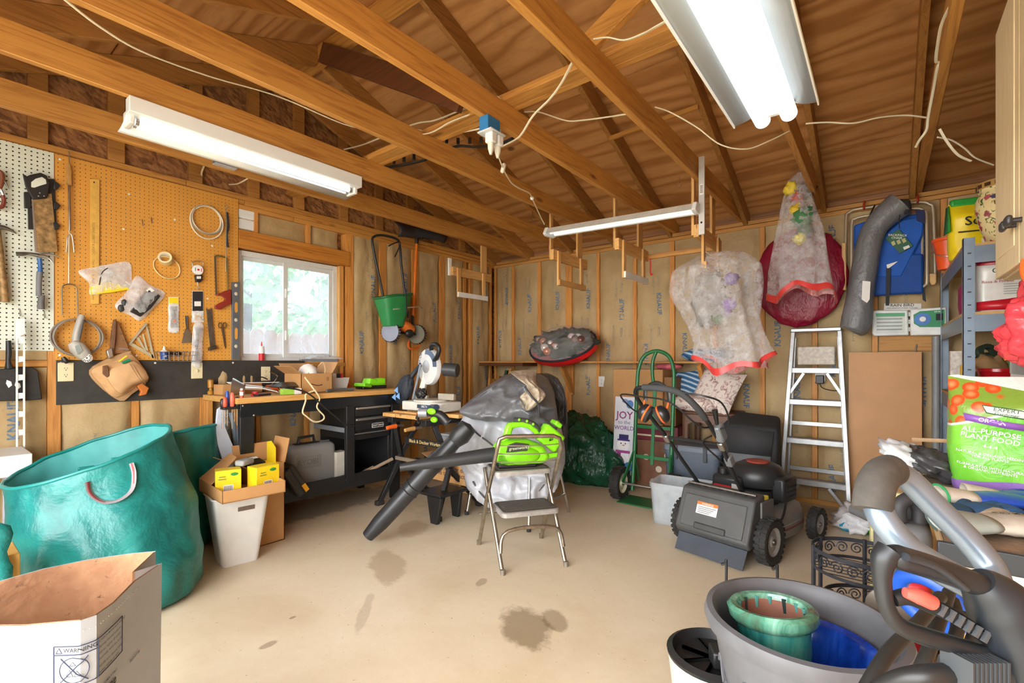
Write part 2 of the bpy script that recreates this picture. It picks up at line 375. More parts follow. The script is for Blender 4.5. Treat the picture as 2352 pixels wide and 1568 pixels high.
# --- left wall ---
wl = struct('wall_left', 'stud wall with kraft insulation, window and pegboards')
WY0, WY1, WZ0, WZ1 = 1.615, 2.50, 1.19, 2.085
for a, b, c, d in ((YN-.1, WY0, -.1, 2.52), (WY1, YB+.1, -.1, 2.52), (WY0, WY1, -.1, WZ0), (WY0, WY1, WZ1, 2.52)):
    MB().bx(XL-.11, XL-.092, a, b, c, d).go('sheathing', 'osb', wl, sm=False)
m = MB(); ys = [YN-.15, RY, YB+.15]
m.mat(Matrix(((0, 0, 1, XL-.055), (1, 0, 0, 0), (0, 1, 0, 0), (0, 0, 0, 1)))).prism([(ys[0], 2.51), (ys[2], 2.51), (ys[2], zlow(ys[2])+.15), (RY, RZ+.15), (ys[0], zlow(ys[0])+.15)], .015)
m.go('gable_sheathing', 'osb', wl, sm=False)
for i, (z0, z1) in enumerate(((2.398, 2.434), (2.436, 2.472), (2.474, 2.515))):
    for a, b in ((YN, 2.06-.4*i), (2.063-.4*i, YB)): MB().bx(XL-.09, XL+.001*i, a, b, z0, z1).go('top_plate', 'header_wood' if 0 else 'joist_wood', wl, bev=.002, seg=1)
MB().bx(XL-.09, XL, YN, YB, 0, .038).go('bottom_plate', 'joist_wood', wl, bev=.002, seg=1)
for y in (-.37, .035, .45, .82, 1.28, 1.69, 2.07, 2.5, 2.9, 3.3, 3.7, 4.1):
    MB().bx(XL-.039, XL-.001, y, y+.089, 2.517, zlow(y)+.14 if y > RY else zlow(y+.089)+.14).go('gable_stud', 'rafter_wood', wl, bev=.002, seg=1)
for y0, y1, z0, z1 in ((-.4, -.36, .04, 2.4), (.005, .045, .04, 2.4), (.535, .595, .04, 2.4), (.945, .986, .04, 2.4), (1.352, 1.392, .04, 2.4), (1.575, 1.612, .04, 2.4), (2.505, 2.54, .04, WZ1+.005), (2.565, 2.645, .04, 2.4),
                       (2.945, 3.028, .04, 2.4), (3.36, 3.45, .04, 2.4), (3.765, 3.845, .04, 2.4), (4.16, 4.205, .04, 2.4), (4.265, 4.31, .04, 2.4), (4.64, 4.68, .04, 2.4), (1.75, 1.785, .04, WZ0-.04), (2.16, 2.2, .04, WZ0-.04), (1.735, 1.765, 2.235, 2.4), (2.18, 2.215, 2.235, 2.4)):
    MB().bx(XL-.09, XL, y0, y1, z0, z1).go('stud', 'stud_wood', wl, bev=.002, seg=1)
MB().bx(XL-.09, XL, .045, .535, 1.165, 1.205).go('fire_block', 'joist_wood', wl, bev=.002, seg=1)
MB().bx(XL-.09, XL+.012, WY0, 2.60, WZ1+.008, 2.232).go('header', 'header_wood', wl, bev=.003, seg=1)
MB().bx(XL-.09, XL+.002, 1.60, 2.56, WZ0-.04, WZ0-.002).go('sill_plate', 'joist_wood', wl, bev=.003, seg=1)

def bulge(s, t, seed, amp):
    e = 1-abs(s)**5
    b = -.022+.03*e+amp*.014*nz(s*1.7+seed, t*2.2)*e+amp*.006*nz(s*6, t*7+seed)+amp*.006*(1-abs(nz(s*2.5+t*2, t*4-s*2, seed)))**6+.004*amp*math.sin(t*26+s*9+seed)*max(0, abs(s)-.45)
    return b
def batt(parent, side, a0, a1, z0, z1, seed, amp=1., texts=True, flip=None, off=0):
    w = a1-a0
    def pos(s, z, lift=0):
        b = bulge(s, z, seed, amp)*min(1, .25+min(z-z0, z1-z)*9)+lift+off; a = (a0+a1)/2+s*w/2
        return Vector((XL+b, a, z)) if side == 'L' else Vector((a, YB-b, z))
    o = MB().grid(13, max(8, int((z1-z0)*26)), lambda u, v: pos(u*2-1, z0+(z1-z0)*v)).go('insulation_batt', 'kraft', parent, ang=0)
    if texts and w > .16:
        rnd = random.Random(seed); up = rnd.choice((1, -1)) if flip is None else flip
        z = z0+.16+rnd.random()*.25; k = 0
        while z < z1-.14:
            for s0, st, size, mt, ww in ((-.42, 'KNAUF', .068, 'print_blue', .028), (-.08, '|||  INSULATION', .03, 'print_grey', .004), (.38, 'ECOSE', .034, 'print_grey', .01)):
                s1 = s0*(1 if (k % 2 == 0) else -1) if st != 'ECOSE' else s0*(1 if k % 2 else 1)
                zc = z+(.23 if st == 'ECOSE' else 0)+(.2 if '|' in st else 0)
                if zc > z1-.1: continue
                sg = up*(1 if side == 'L' else -1)
                def fn(a, b, zc=zc, s1=s1): return pos(s1-b*up*2/w, zc+a*up, .0035)
                text(st, o, fn, mt, size, ww, name='printed_text')
            z += .47+rnd.random()*.1; k += 1
    return o
sd = 1
for a0, a1, z0, z1 in ((-.36, .005, .04, 1.16), (.047, .533, .04, 1.162), (.047, .533, 1.207, 1.262), (.597, .943, .04, .95), (.988, 1.35, .04, .95), (1.394, 1.573, .04, 1.15), (1.614, 1.748, .04, 1.15), (1.787, 2.158, .04, 1.15), (2.202, 2.503, .04, 1.15),
                       (2.647, 2.943, .04, 2.397), (3.03, 3.358, .04, 2.397), (3.452, 3.763, .04, 2.397), (3.847, 4.158, .04, 2.397), (4.31, 4.638, .04, 2.397), (1.768, 2.178, 2.235, 2.397), (2.217, 2.5, 2.235, 2.397), (1.614, 1.733, 2.235, 2.397)):
    batt(wl, 'L', a0, a1, z0, z1, sd*3.7, off=-.03 if z0 > 2 else 0, amp=1.3, flip=1); sd += 1
# --- back wall ---
wbk = struct('wall_back', 'stud wall with kraft faced insulation')
MB().bx(XL-.1, XR+.1, YB+.092, YB+.11, -.1, 2.6).go('sheathing', 'osb', wbk, sm=False)
MB().bx(XL, XR, YB, YB+.09, 0, .038).go('bottom_plate', 'cross_wood', wbk, bev=.002, seg=1)
for z in (2.398, 2.436): MB().bx(XL, XR, YB-.001, YB+.09, z, z+.034).go('top_plate', 'cross_wood', wbk, bev=.002, seg=1)
SX = [(-3.988, -3.95), (-3.70, -3.657), (-3.303, -3.253), (-2.904, -2.823), (-2.51, -2.468), (-2.081, -2.038), (-1.689, -1.641), (-1.28, -1.24), (-.877, -.834), (-.478, -.438), (-.075, -.037), (.33, .368), (.735, .773)]
for a, b in SX: MB().bx(a, b, YB, YB+.09, .039, 2.397).go('stud', 'stud_wood', wbk, bev=.002, seg=1)
for i in range(len(SX)-1): batt(wbk, 'B', SX[i][1]+.002, SX[i+1][0]-.002, .04, 2.396, 50+i*5.3, 1.5, texts=i < 11)
# --- right and near walls (mostly out of view) ---
wr = struct('wall_right'); MB().bx(XR, XR+.02, YN, YB+.1, 0, 2.6).go('sheathing', 'plywood', wr, sm=False)
for y in (4.2, 3.8, 3.4, 3., 2.6): MB().bx(XR-.038, XR, y, y+.038, .04, 2.45).go('stud', 'stud_wood', wr)
MB().bx(XR-.09, XR, YN, YB, 2.4, 2.47).go('top_plate', 'joist_wood', wr)
m = MB(); m.mat(Matrix(((0, 0, 1, XR+.02), (1, 0, 0, 0), (0, 1, 0, 0), (0, 0, 0, 1)))).prism([(ys[0], 2.5), (ys[2], 2.5), (ys[2], zlow(ys[2])+.15), (RY, RZ+.15), (ys[0], zlow(ys[0])+.15)], .015); m.go('gable_sheathing', 'osb', wr, sm=False)
wn = struct('wall_front', 'unseen near wall with an assumed door opening, placed to let in daylight')
MB().bx(-4.1, -2.95, YN-.02, YN, 0, 2.6).go('sheathing', 'osb', wn, sm=False)
MB().bx(.62, XR, YN-.02, YN, 0, 2.6).go('sheathing', 'osb', wn, sm=False)
MB().bx(-2.95, .62, YN-.02, YN, 2.25, 2.6).go('sheathing', 'osb', wn, sm=False)  # unseen door opening is assumed; its edges are set for the daylight it admits

# --- window ---
win = struct('window_1', 'two-pane sliding window with white vinyl frame and dusty glass'); XW = XL-.075
def ring(y0, y1, z0, z1, w, x0, x1): return MB().bx(x0, x1, y0, y0+w, z0, z1).bx(x0, x1, y1-w, y1, z0, z1).bx(x0, x1, y0+w, y1-w, z0, z0+w).bx(x0, x1, y0+w, y1-w, z1-w, z1)
ring(WY0, WY1, WZ0, WZ1, .042, XW-.03, XW+.03).go('window_frame', 'vinyl', win, bev=.003)
ring(WY0+.04, 2.04, WZ0+.04, WZ1-.04, .03, XW-.018, XW-.002).go('sash', 'vinyl', win, bev=.002)
ring(2.0, WY1-.04, WZ0+.04, WZ1-.04, .038, XW+.0, XW+.018).go('sash', 'vinyl', win, bev=.002)
MB().bx(XW-.012, XW-.008, WY0+.06, 2.02, WZ0+.06, WZ1-.06).go('pane', 'window_glass', win, sm=False)
MB().bx(XW+.007, XW+.011, 2.03, WY1-.07, WZ0+.07, WZ1-.07).go('pane', 'window_glass', win, sm=False)
for z in (1.42, 1.78): MB().bx(XW+.018, XW+.03, 2.012, 2.03, z-.04, z+.04).go('latch', '#e4e6e4:0.35', win, bev=.003)
MB().bx(XL-.09, XL-.001, WY1-.004, WY1+.004, WZ0, WZ1).go('jamb', 'pine', win)
MB().bx(XL-.09, XL-.001, WY0, WY1, WZ0-.004, WZ0+.004).go('sill', 'pine', win)
# --- outside: fence, trees, neighbour's roof ---
fence = thing('picket_fence', 'weathered dog-ear picket fence outside the window', 'fence', (-5.55, 0, -.12))
pk = None
for i in range(26):
    y = .9+i*.147; h = 1.66+.015*random.random()
    if pk is None:
        pk = MB().mat(Matrix(((0, 0, 1, 0), (1, 0, 0, 0), (0, 1, 0, 0), (0, 0, 0, 1)))).prism([(0, 0), (.14, 0), (.14, 1.62), (.115, 1.66), (.025, 1.66), (0, 1.62)], .016).go('picket', 'fence_wood', fence, sm=False); pk.location = (0, y, 0)
    else: like(pk, fence, (0, y, random.uniform(-.02, .02)))
for z in (.4, 1.2): MB().bx(-.06, -.002, .8, 5, z, z+.085).go('rail', 'fence_wood', fence, sm=False)
def tree(name, label, x, y, h, r, seed, n=2600):
    rnd = random.Random(seed); t = thing(name, label, 'tree', (x, y, -.12), group='trees beyond the fence')
    MB().tube([(0, 0, 0), (.05, .03, h*.4), (0, .1, h*.75)], [.13, .09, .04], 8).go('trunk', '#5b4a3a:0.9', t)
    m = MB()
    blobs = [(Vector((rnd.uniform(-r, r)*.7, rnd.uniform(-r, r)*.8, h*.28+rnd.random()*h*.62)), r*rnd.uniform(.35, .6)) for _ in range(16)]
    for i in range(n):
        c, br = rnd.choice(blobs); d = Vector((rnd.gauss(0, 1), rnd.gauss(0, 1), rnd.gauss(0, 1))).normalized(); p = c+d*br*rnd.uniform(.75, 1.05)
        s = rnd.uniform(.05, .11); u = Vector((rnd.gauss(0, 1), rnd.gauss(0, 1), rnd.gauss(0, 1))).normalized(); w = u.cross(d).normalized()*s; u = u*s
        m.add([p-u-w, p+u-w*.5, p+u+w, p-u*.3+w], [(0, 1, 2, 3)])
    m.go('foliage', 'leaf', t, sm=False, sol=0, kind='stuff')
tree('leafy_tree', 'leafy tree seen through the right window pane', -8.3, 5.6, 5.2, 1.3, 3)
tree('leafy_tree', 'pale leafy tree seen through the left window pane', -11.0, 4.6, 6.4, 1.5, 5)
tree('leafy_tree', 'distant tree glimpsed at the left edge of the window', -14.5, 5.0, 8., 1.6, 8)
nb = thing('neighbor_roof', 'grey shed roof showing above the fence through the window', 'roof', (-7.6, 5.3, 0))
m = MB().mat(Matrix(((1, 0, 0, 0), (0, 0, 1, 0), (0, 1, 0, 0), (0, 0, 0, 1)))).prism([(-.7, 1.45), (.7, 1.45), (0, 2.05)], 1.6); m.go('roof', '#8f979e:0.8', nb, sm=False)
MB().bx(-.6, .6, .1, 1.5, -.12, 1.45).go('wall', '#c5c2b8:0.8', nb, sm=False)
# ---------------- materials for things ----------------
for n, a in dict(steel=('#b8b6b0', .32, .9), dark_steel=('#6f6a62', .45, .8), chrome=('#c9c7c2', .2, 1), rust=('#9a7b4e', .6, .4, .6, 30), black_plastic=('#232323', .42), dark_plastic=('#3a3b3c', .45), grey_plastic=('#7d8083', .45),
                 white_plastic=('#e2e3df', .38, 0, .05), rubber=('#2b2a28', .75), red_paint=('#8e2f24', .4), orange_plastic=('#e8641e', .4), green_paint=('#1f6a3a', .35), lime=('#86df1c', .35, 0, .08), cardboard=('#b98a56', .75, 0, .1, 6),
                 white_paint=('#e6e5de', .4, 0, .06), cream=('#ddd2a8', .45, 0, .05), paper=('#ebe8e0', .7, 0, .06), ink=('#22242c', .7), wood_handle=('#b98b4d', .55, 0, .25, 20), leather=('#c69a68', .7, 0, .2, 14), dark_leather=('#6d4a30', .7, 0, .3, 20),
                 black_metal=('#2c2d2e', .42, .35), blue_paint=('#2f5f9a', .4), yellow=('#f2d21e', .45, 0, .06), cord_white=('#e3d9bd', .5, 0, .06), cord_grey=('#84786a', .55), cord_black=('#1d1c1b', .5), red=('#c8242b', .45), blue_box=('#2a78b0', .45)).items():
    DEF[n] = (lambda n, a=a: P(n, *a))
def _clear(n, c='#f4f6f6', a=.22, rough=.18, bump=.5, bsc=30, ramp=.35):
    m = P(n, c, rough, var=0); nt = m.node_tree; t = NT(nt); bs = nt.nodes['Principled BSDF']; co = t.coord()
    f = t.ramp(t.noise(co, 14, 6, .65, .15), [(.35, a), (.75, min(1., a+ramp))]); t.l(f, bs.inputs['Alpha']); t.bump(bs, t.noise(co, bsc, 3, .5, .6), bump, .01)
    return m
DEF['clear_plastic'] = _clear
DEF['clear_bin'] = lambda n: _clear(n, '#ccd3d6', .38, .3, .05, 10, .12)
WOOD = dict(light='pine')
MXZ = Matrix(((1, 0, 0, 0), (0, 0, -1, 0), (0, 1, 0, 0), (0, 0, 0, 1)))      # polygon (x, z), extruded towards the room (-y)
class Hang:
    """a thing hung on a wall; local x = right along the wall, -y = into the room, z = up"""
    def __init__(s, wall, name, label, cat, u, v, off=.03, group=None):
        s.w = wall; s.off = off; s.p = s.W(u, v); s.t = thing(name, label, cat, s.p, 90 if wall == 'L' else 0, group)
    def W(s, u, v): return PX(u, v, XL+s.off) if s.w == 'L' else PY(u, v, YB-s.off)
    def q(s, u, v, d=0):
        r = s.W(u, v)-s.p; return Vector((r.y if s.w == 'L' else r.x, -d, r.z))
    def poly(s, pts): return [(s.q(u, v).x, s.q(u, v).z) for u, v in pts]
    def plate(s, name, pts, h, mat, d0=0, par=None, bev=0, **k):
        m = MB(); m.mat(Matrix.Translation((0, -d0, 0)) @ MXZ).prism(s.poly(pts), h); return m.go(name, mat, par or s.t, bev=bev, **k)
    def tube(s, name, pts, r, mat, d=.0, sm=6, par=None, n=8, closed=False, flat=None, **k):
        return MB().tube([s.q(a[0], a[1], a[2] if len(a) > 2 else d) for a in pts], r, n, closed, sm, flat).go(name, mat, par or s.t, **k)
    def txt(s, st, u, v, size, mat, d, rot=0, w=.01, par=None, **k):
        c = s.q(u, v, d); ca, sa = math.cos(R(rot)), math.sin(R(rot)); return text(st, par or s.t, pln(c, (ca, 0, sa), (-sa, 0, ca)), mat, size, w, **k)

# ---------------- pegboards and black board on the left wall ----------------
t = thing('pegboard', 'white pegboard with rows of black holes on the left wall', 'pegboard', (XL, .30, 1.262), 0)
MB().bx(0, .007, -.9, .262, 0, 1.205).go('board', 'peg_white', t, sm=False)
t = thing('pegboard', 'large orange-tan pegboard beside the window', 'pegboard', (XL, .568, 1.207), 0)
MB().bx(.001, .008, 0, 1.042, 0, 1.257).go('board', 'peg_orange', t, sm=False)
sc = MB().lathe([(0, .003), (.006, .002), (.007, 0)], 10).go('screw_head', 'white_paint', t); sc.rotation_euler = (0, R(90), 0); sc.location = (.008, .02, 1.23)
for y, z in ((.42, .16), (.36, 1.11), (.62, 1.0), (.33, .87), (.33, .55), (.36, .48), (.86, .86), (1.03, .45), (.37, .035), (.4, .03), (.02, .03), (.83, .46)): like(sc, t, (.008, y, z), (0, 90, 0))
t = thing('backboard', 'black painted plywood strip below the pegboard', 'board', (XL, .572, .932), 0)
MB().bx(0, .012, 0, 1.58, 0, .273).go('board', 'black_paint', t, bev=.002)
for y in (.02, .5, 1.0): like(sc, t, (.012, y, .255), (0, 90, 0))
def hook(u, v, lab, off=.008):
    h = Hang('L', 'pegboard_hook', lab, 'hook', u, v, off, 'pegboard hooks')
    MB().tube([(0, 0, .03), (0, -.004, .03), (0, -.008, .0), (0, -.02, -.01), (0, -.035, -.004), (0, -.038, .012)], .0022, 6, sm=4).go('wire', 'steel', h.t)
hook(45, 722, 'steel hook holding the white shelf rail'); hook(101, 727, 'empty steel hook on the white pegboard'); hook(326, 515, 'left one of two bare hooks on the orange pegboard'); hook(347, 510, 'right one of two bare hooks on the orange pegboard')

# hand saw
h = Hang('L', 'hand_saw', 'rusty hand saw with black plastic handle on white pegboard', 'saw', 92, 420, .035)
h.plate('blade', [(74, 455), (118, 444), (121, 470), (132, 579), (82, 579)], .0025, 'rust')
h.plate('spine', [(72, 455), (76, 455), (86, 579), (80, 579)], .005, 'steel')
h.plate('handle', [(51, 399), (60, 407), (68, 403), (92, 398), (106, 405), (113, 424), (109, 450), (106, 456), (74, 459), (63, 440), (58, 430)], .022, 'black_plastic', .0, bev=.004)
h.plate('handle_hole', [(70, 420), (80, 412), (95, 408), (104, 414), (106, 424), (92, 428), (78, 433), (70, 432)], .024, 'peg_white', .0, bev=.003)
for u, v in ((90, 445), (87, 452), (100, 452)): MB().at(h.q(u, v, .022)).ell((0, 0, 0), (.004, .002, .004), 8, 6).go('rivet', 'steel', h.t)
# black bracket behind the saw
h = Hang('L', 'strap_bracket', 'black plastic tool strap with clips behind the hand saw', 'bracket', 96, 440, .012)
h.plate('strap', [(63, 470), (76, 480), (78, 527), (64, 527)], .014, 'black_plastic', bev=.002)
h.plate('strap', [(108, 412), (124, 412), (130, 528), (118, 520)], .014, 'black_plastic', bev=.002)
h.plate('clip', [(54, 442), (70, 442), (70, 479), (55, 479)], .022, 'black_plastic', bev=.003)
for v in (420, 466, 512): h.plate('clip', [(120, v), (128, v), (137, v+8), (131, v+16), (122, v+17)], .03, 'black_plastic', bev=.003)
# claw hammer
h = Hang('L', 'claw_hammer', 'claw hammer with blue and grey rubber grip', 'hammer', 90, 590, .035)
h.tube('head', [(36, 584), (50, 584), (62, 583), (75, 585), (88, 588)], [.012, .012, .008, .01, .013], 'dark_steel', .02, sm=3)
h.tube('claw', [(88, 588), (102, 590), (113, 596), (121, 606)], [.011, .009, .006, .002], 'steel', .02, sm=4)
h.tube('claw', [(88, 587), (105, 584), (125, 587), (139, 591)], [.01, .007, .005, .002], 'steel', .012, sm=4)
h.tube('handle', [(89, 594), (91, 612), (91, 628)], [.012, .01, .013], 'blue_paint', .02, n=10)
h.tube('grip', [(90, 626), (88, 650), (88, 680)], [.015, .013, .014], '#77777a:0.6', .02, n=10)
h.tube('grip', [(95, 678), (93, 696), (93, 710)], [.014, .016, .018], '#6a6865:0.6', .016, n=10)
# pick hammer at the left edge
h = Hang('L', 'pick_hammer', 'old pick hammer with worn wooden handle at the left edge', 'hammer', 4, 530, .03)
h.tube('head', [(-30, 524), (-8, 523), (8, 524), (24, 530), (37, 538)], [.015, .016, .013, .008, .002], 'dark_steel', .02, sm=4)
h.tube('handle', [(-6, 526), (0, 590), (6, 650), (9, 694)], [.012, .016, .018, .022], 'rust', .02, n=10, sm=4)
h = Hang('L', 'pruning_shears', 'pruning shears with red-brown handles at the left edge', 'shears', 0, 440, .03)
h.tube('handle', [(-8, 478), (4, 476), (8, 462), (5, 450)], .01, '#7c3722:0.5', .02)
h.tube('handle', [(-10, 392), (2, 400), (3, 420), (-4, 440)], [.01, .013, .012, .008], '#7a4426:0.5', .02)
h.tube('blade', [(2, 404), (10, 418), (20, 436)], [.005, .006, .002], 'dark_steel', .02); h.tube('blade', [(0, 436), (6, 448), (9, 460)], .008, 'steel', .02)
# white rail and dustpan
h = Hang('L', 'dustpan', 'black dustpan with metal handle hanging below the white pegboard', 'dustpan', 20, 845, .02)
h.plate('pan', [(-60, 850), (20, 846), (72, 842), (86, 852), (95, 916), (60, 919), (-60, 922)], .03, '#1f1e1d:0.5:0:0.5:40', bev=.004)
h.tube('handle', [(18, 782), (19, 810), (18, 830), (20, 846)], [.011, .013, .011, .02], 'black_metal', .02, n=10)
for k in ((14, 872), (34, 876)): h.plate('torn_label', [(k[0], k[1]), (k[0]+10, k[1]+4), (k[0]+12, k[1]+12), (k[0]+4, k[1]+18), (k[0]-2, k[1]+8)], .001, 'paper', .0305)
h = Hang('L', 'shelf_rail', 'slotted white metal shelf rail hanging in front of the dustpan', 'rail', 47, 735, .075)
h.plate('rail', [(36, 733), (57, 731), (57, 780), (36, 780)], .006, 'white_paint', bev=.001)
h.plate('rail_edge', [(36, 778), (40.5, 778), (40.5, 1040), (36, 1040)], .012, 'white_paint'); h.plate('rail_edge', [(52.5, 778), (57, 778), (57, 1040), (52.5, 1040)], .012, 'white_paint')
for i in range(7): h.plate('rung', [(40, 776+i*42), (53, 776+i*42), (53, 788+i*42), (40, 790+i*42)], .005, 'white_paint', .002)
h.plate('tab', [(38, 762), (57, 758), (57, 766), (44, 772)], .03, 'white_paint')
# forks
h = Hang('L', 'barbecue_fork', 'long barbecue fork with carved wooden handle', 'fork', 158, 380, .02)
h.tube('hanger', [(158, 348), (158, 380)], .003, 'steel', .01, sm=0)
h.tube('handle', [(157, 378), (157, 390), (159, 398), (157, 408), (159, 416), (158, 426)], [.008, .014, .012, .014, .012, .013], 'wood_handle', .012, sm=3, flat=.7)
h.tube('shaft', [(158, 425), (159, 530)], .0065, 'chrome', .012, sm=0); h.tube('shaft', [(158, 528), (157, 652)], .0025, 'steel', .012, sm=0)
h.tube('tine', [(157, 540), (154, 545), (153, 560), (151, 580)], .003, 'steel', .014); h.tube('tine', [(158, 536), (164, 542), (167, 560), (169, 580)], .003, 'steel', .014)
h.tube('tine', [(158, 652), (144, 657), (141, 672), (142, 724)], .0032, 'dark_steel', .014); h.tube('tine', [(158, 652), (172, 657), (176, 672), (178, 728)], .0032, 'dark_steel', .014)
# yardstick
h = Hang('L', 'yardstick', 'yellow wooden yardstick printed with small lettering', 'yardstick', 217, 410, .016)
h.plate('stick', [(206, 411), (228, 413), (227, 698), (207, 698)], .006, '#dcae52:0.4:0:0.12:20', bev=.001)
h.txt('FLORING EBBETT & ASSOC.      Your Auto Life · Business Bond Insur', 214, 600, .017, '#8a6428:0.6', .0068, -90, .0)
m = MB()
for i in range(60): a = h.q(224 if i % 5 else 221, 420+i*4.6, .0066); m.box(.006 if i % 5 else .011, .0004, .0008, a)
m.go('scale_marks', '#7b5a26:0.6', h.t, sm=False, kind='stuff'); h.plate('hang_hole', [(214, 417), (217, 417), (217, 421), (214, 421)], .0068, 'ink')
# plastic bags
def bag(h, pts, puff, mat='clear_plastic', nm='bag', d0=.004):
    P_ = h.poly(pts); n = len(P_); cx = sum(p[0] for p in P_)/n; cz = sum(p[1] for p in P_)/n; k = 6
    ring = smooth([(p[0], 0, p[1]) for p in P_], 4, True); N = len(ring); m = MB()
    def g(u, v):
        r = ring[int(round(u*N)) % N]; f = v; x = cx+(r.x-cx)*f; z = cz+(r.z-cz)*f
        return (x, -d0-puff*(1-f**3)*(1+.5*nz(x*30, z*30, 3)), z)
    m.grid(N, k, g, True); m.grid(N, k, lambda u, v: (g(u, v)[0], -d0+.0, g(u, v)[2]), True)
    return m.go(nm, mat, h.t, ang=0)
h = Hang('L', 'parts_bag', 'clear plastic bag of white ties and a yellow package', 'bag', 250, 605, .016)
bag(h, [(179, 624), (210, 614), (245, 608), (296, 602), (302, 640), (300, 662), (250, 670), (208, 679), (204, 650)], .02)
h.plate('yellow_card', [(206, 660), (235, 646), (262, 650), (300, 664), (252, 672), (208, 676)], .004, 'yellow', .006)
for i in range(7): h.tube('zip_tie', [(243, 615), (232+i*11, 668-i*2.2)], .0022, 'white_plastic', .014, sm=0)
h.tube('zip_tie', [(245, 616), (232, 628), (226, 655)], .003, 'cord_black', .022)
h = Hang('L', 'parts_bag', 'clear plastic bag of black plastic fittings', 'bag', 322, 640, .016)
bag(h, [(314, 633), (345, 655), (379, 674), (350, 710), (322, 736), (298, 724), (263, 704), (290, 670)], .035)
h.plate('fitting', [(322, 680), (340, 662), (366, 680), (345, 708), (320, 728), (296, 716)], .02, 'black_plastic', .008, bev=.005)
for k, (u, v) in enumerate(((284, 696), (276, 708), (340, 672), (352, 684), (330, 700))): MB().at(h.q(u, v, .02)).ell((0, 0, 0), (.018, .012, .025), 10, 7).go('fitting', 'dark_plastic', h.t)
h.plate('label', [(332, 668), (342, 660), (352, 668), (341, 675)], .001, 'paper', .0285)
# tape roll and wire loop
h = Hang('L', 'masking_tape', 'roll of cream masking tape hanging on the pegboard', 'tape', 382, 597, .012)
MB().mat(Matrix.Translation((0, -.004, 0)) @ rotm((78, 0, -28))).lathe([(.03, 0), (.042, 0), (.042, .048), (.03, .048), (.03, 0)], 28, False, False).go('roll', '#e0cf9c:0.6', h.t, ang=50)
MB().mat(Matrix.Translation((0, -.004, 0)) @ rotm((78, 0, -28))).lathe([(.029, .001), (.0295, .047), (.031, .047)], 28, False, False).go('core', 'paper', h.t)
h = Hang('L', 'wire_loop', 'loop of cream cable looped behind the masking tape', 'cable', 383, 615, .012)
m = MB(); pts = []
for i in range(34): a = 2*PI*i/16; pts.append((.078*math.cos(a)*(1+.05*math.sin(i*.4)), -.006-.004*math.sin(i*.7), .075*math.sin(a)-.01*math.cos(a)))
m.tube(pts, .0035, 6, sm=3).go('cable', '#e0cf94:0.5', h.t)
# luggage scale
h = Hang('L', 'hanging_scale', 'small hanging scale with round white dial', 'scale', 453, 620, .02)
MB().mat(MXZ).lathe([(.0, .022), (.03, .022), (.036, .018), (.036, 0)], 24).go('case', 'white_plastic', h.t)
MB().mat(Matrix.Translation((0, -.0222, 0)) @ MXZ).lathe([(0, .0012), (.03, .0012), (.03, 0)], 24).go('dial', '#f0eee8:0.5', h.t)
MB().mat(Matrix.Translation((0, -.0234, 0)) @ MXZ).lathe([(0, .001), (.008, .001), (.008, 0)], 12).go('hub', 'red', h.t)
for s, c in ((-1, '#5aa8a0:0.6'), (1, '#d0626a:0.6')): MB().at((s*.019, -.0236, 0)).box(.006, .0006, .026).go('dial_band', c, h.t)
h.tube('top_handle', [(442, 612), (440, 604), (446, 600), (460, 600), (466, 606), (464, 613)], .003, 'steel', .01); h.plate('body', [(445, 632), (463, 632), (463, 643), (459, 648), (448, 648)], .022, 'black_plastic', bev=.003)
h.plate('body_label', [(449, 635), (459, 635), (459, 641), (449, 641)], .0006, 'paper', .0225); h.tube('hook', [(453, 646), (453, 655), (457, 660), (453, 664), (450, 660)], .0028, 'steel', .01)
def blister(name, label, u0, u1, v0, vm, v1, hc, u=None, lean=0):
    h = Hang('L', name, label, 'package', (u0+u1)/2, v0, .014)
    h.plate('card', [(u0, v0), (u1, v0), (u1+lean, v1), (u0+lean, v1)], .0015, 'paper'); h.plate('header', [(u0+.8, v0+1), (u1-.8, v0+1), (u1-.8, vm), (u0+.8, vm)], .002, hc, .0005)
    bag(h, [(u0+lean*.5, vm+1), (u1+lean*.5, vm+1), (u1+lean, (vm+v1)/2), (u1+lean, v1-1), (u0+lean, v1-1), (u0+lean, (vm+v1)/2)], .012, d0=.0022); return h
h = blister('drill_bit_pack', 'yellow-topped blister pack of drill bits on the pegboard', 387, 410, 682, 698, 762, 'yellow')
for i in range(4): h.tube('drill_bit', [(392+i*4, 704), (392+i*4, 752)], .0035, 'dark_steel', .006, sm=0)
h.plate('red_cap', [(397, 733), (402, 733), (402, 740), (397, 740)], .008, 'orange_plastic', .004)
h = blister('hook_pack', 'black-header blister pack below the hanging scale', 441, 467, 668, 714, 740, '#26262a:0.5')
h.plate('barcode', [(446, 692), (461, 692), (461, 703), (446, 703)], .0004, 'paper', .0032)
h.plate('bits', [(446, 722), (460, 725), (463, 736), (447, 736)], .006, '#c9a97a:0.6', .004)
h = Hang('L', 'cable_tie_bag', 'clear bag packed with grey cable ties over the light switch', 'bag', 455, 742, .03)
bag(h, [(446, 742), (466, 745), (466, 780), (462, 838), (440, 838), (440, 790)], .02)
for i in range(9): h.tube('tie', [(445+i*2.2, 748+(i % 3)*3), (449-i*.4+2*(i % 4), 790), (443+i*2.0, 832)], .0032, '#4a4c50:0.5' if i % 3 else 'white_plastic', .006+.003*(i % 3), sm=3)
# putty knife
h = Hang('L', 'putty_knife', 'putty knife with black handle hanging on the pegboard', 'putty knife', 427, 728, .016)
h.tube('handle', [(427, 725), (428, 740), (429, 756)], [.012, .013, .009], 'black_plastic', .01, n=10, flat=.6, sm=3); h.plate('blade', [(424, 755), (433, 755), (443, 786), (416, 788)], .002, '#8c7f6c:0.45:0.7', .008)
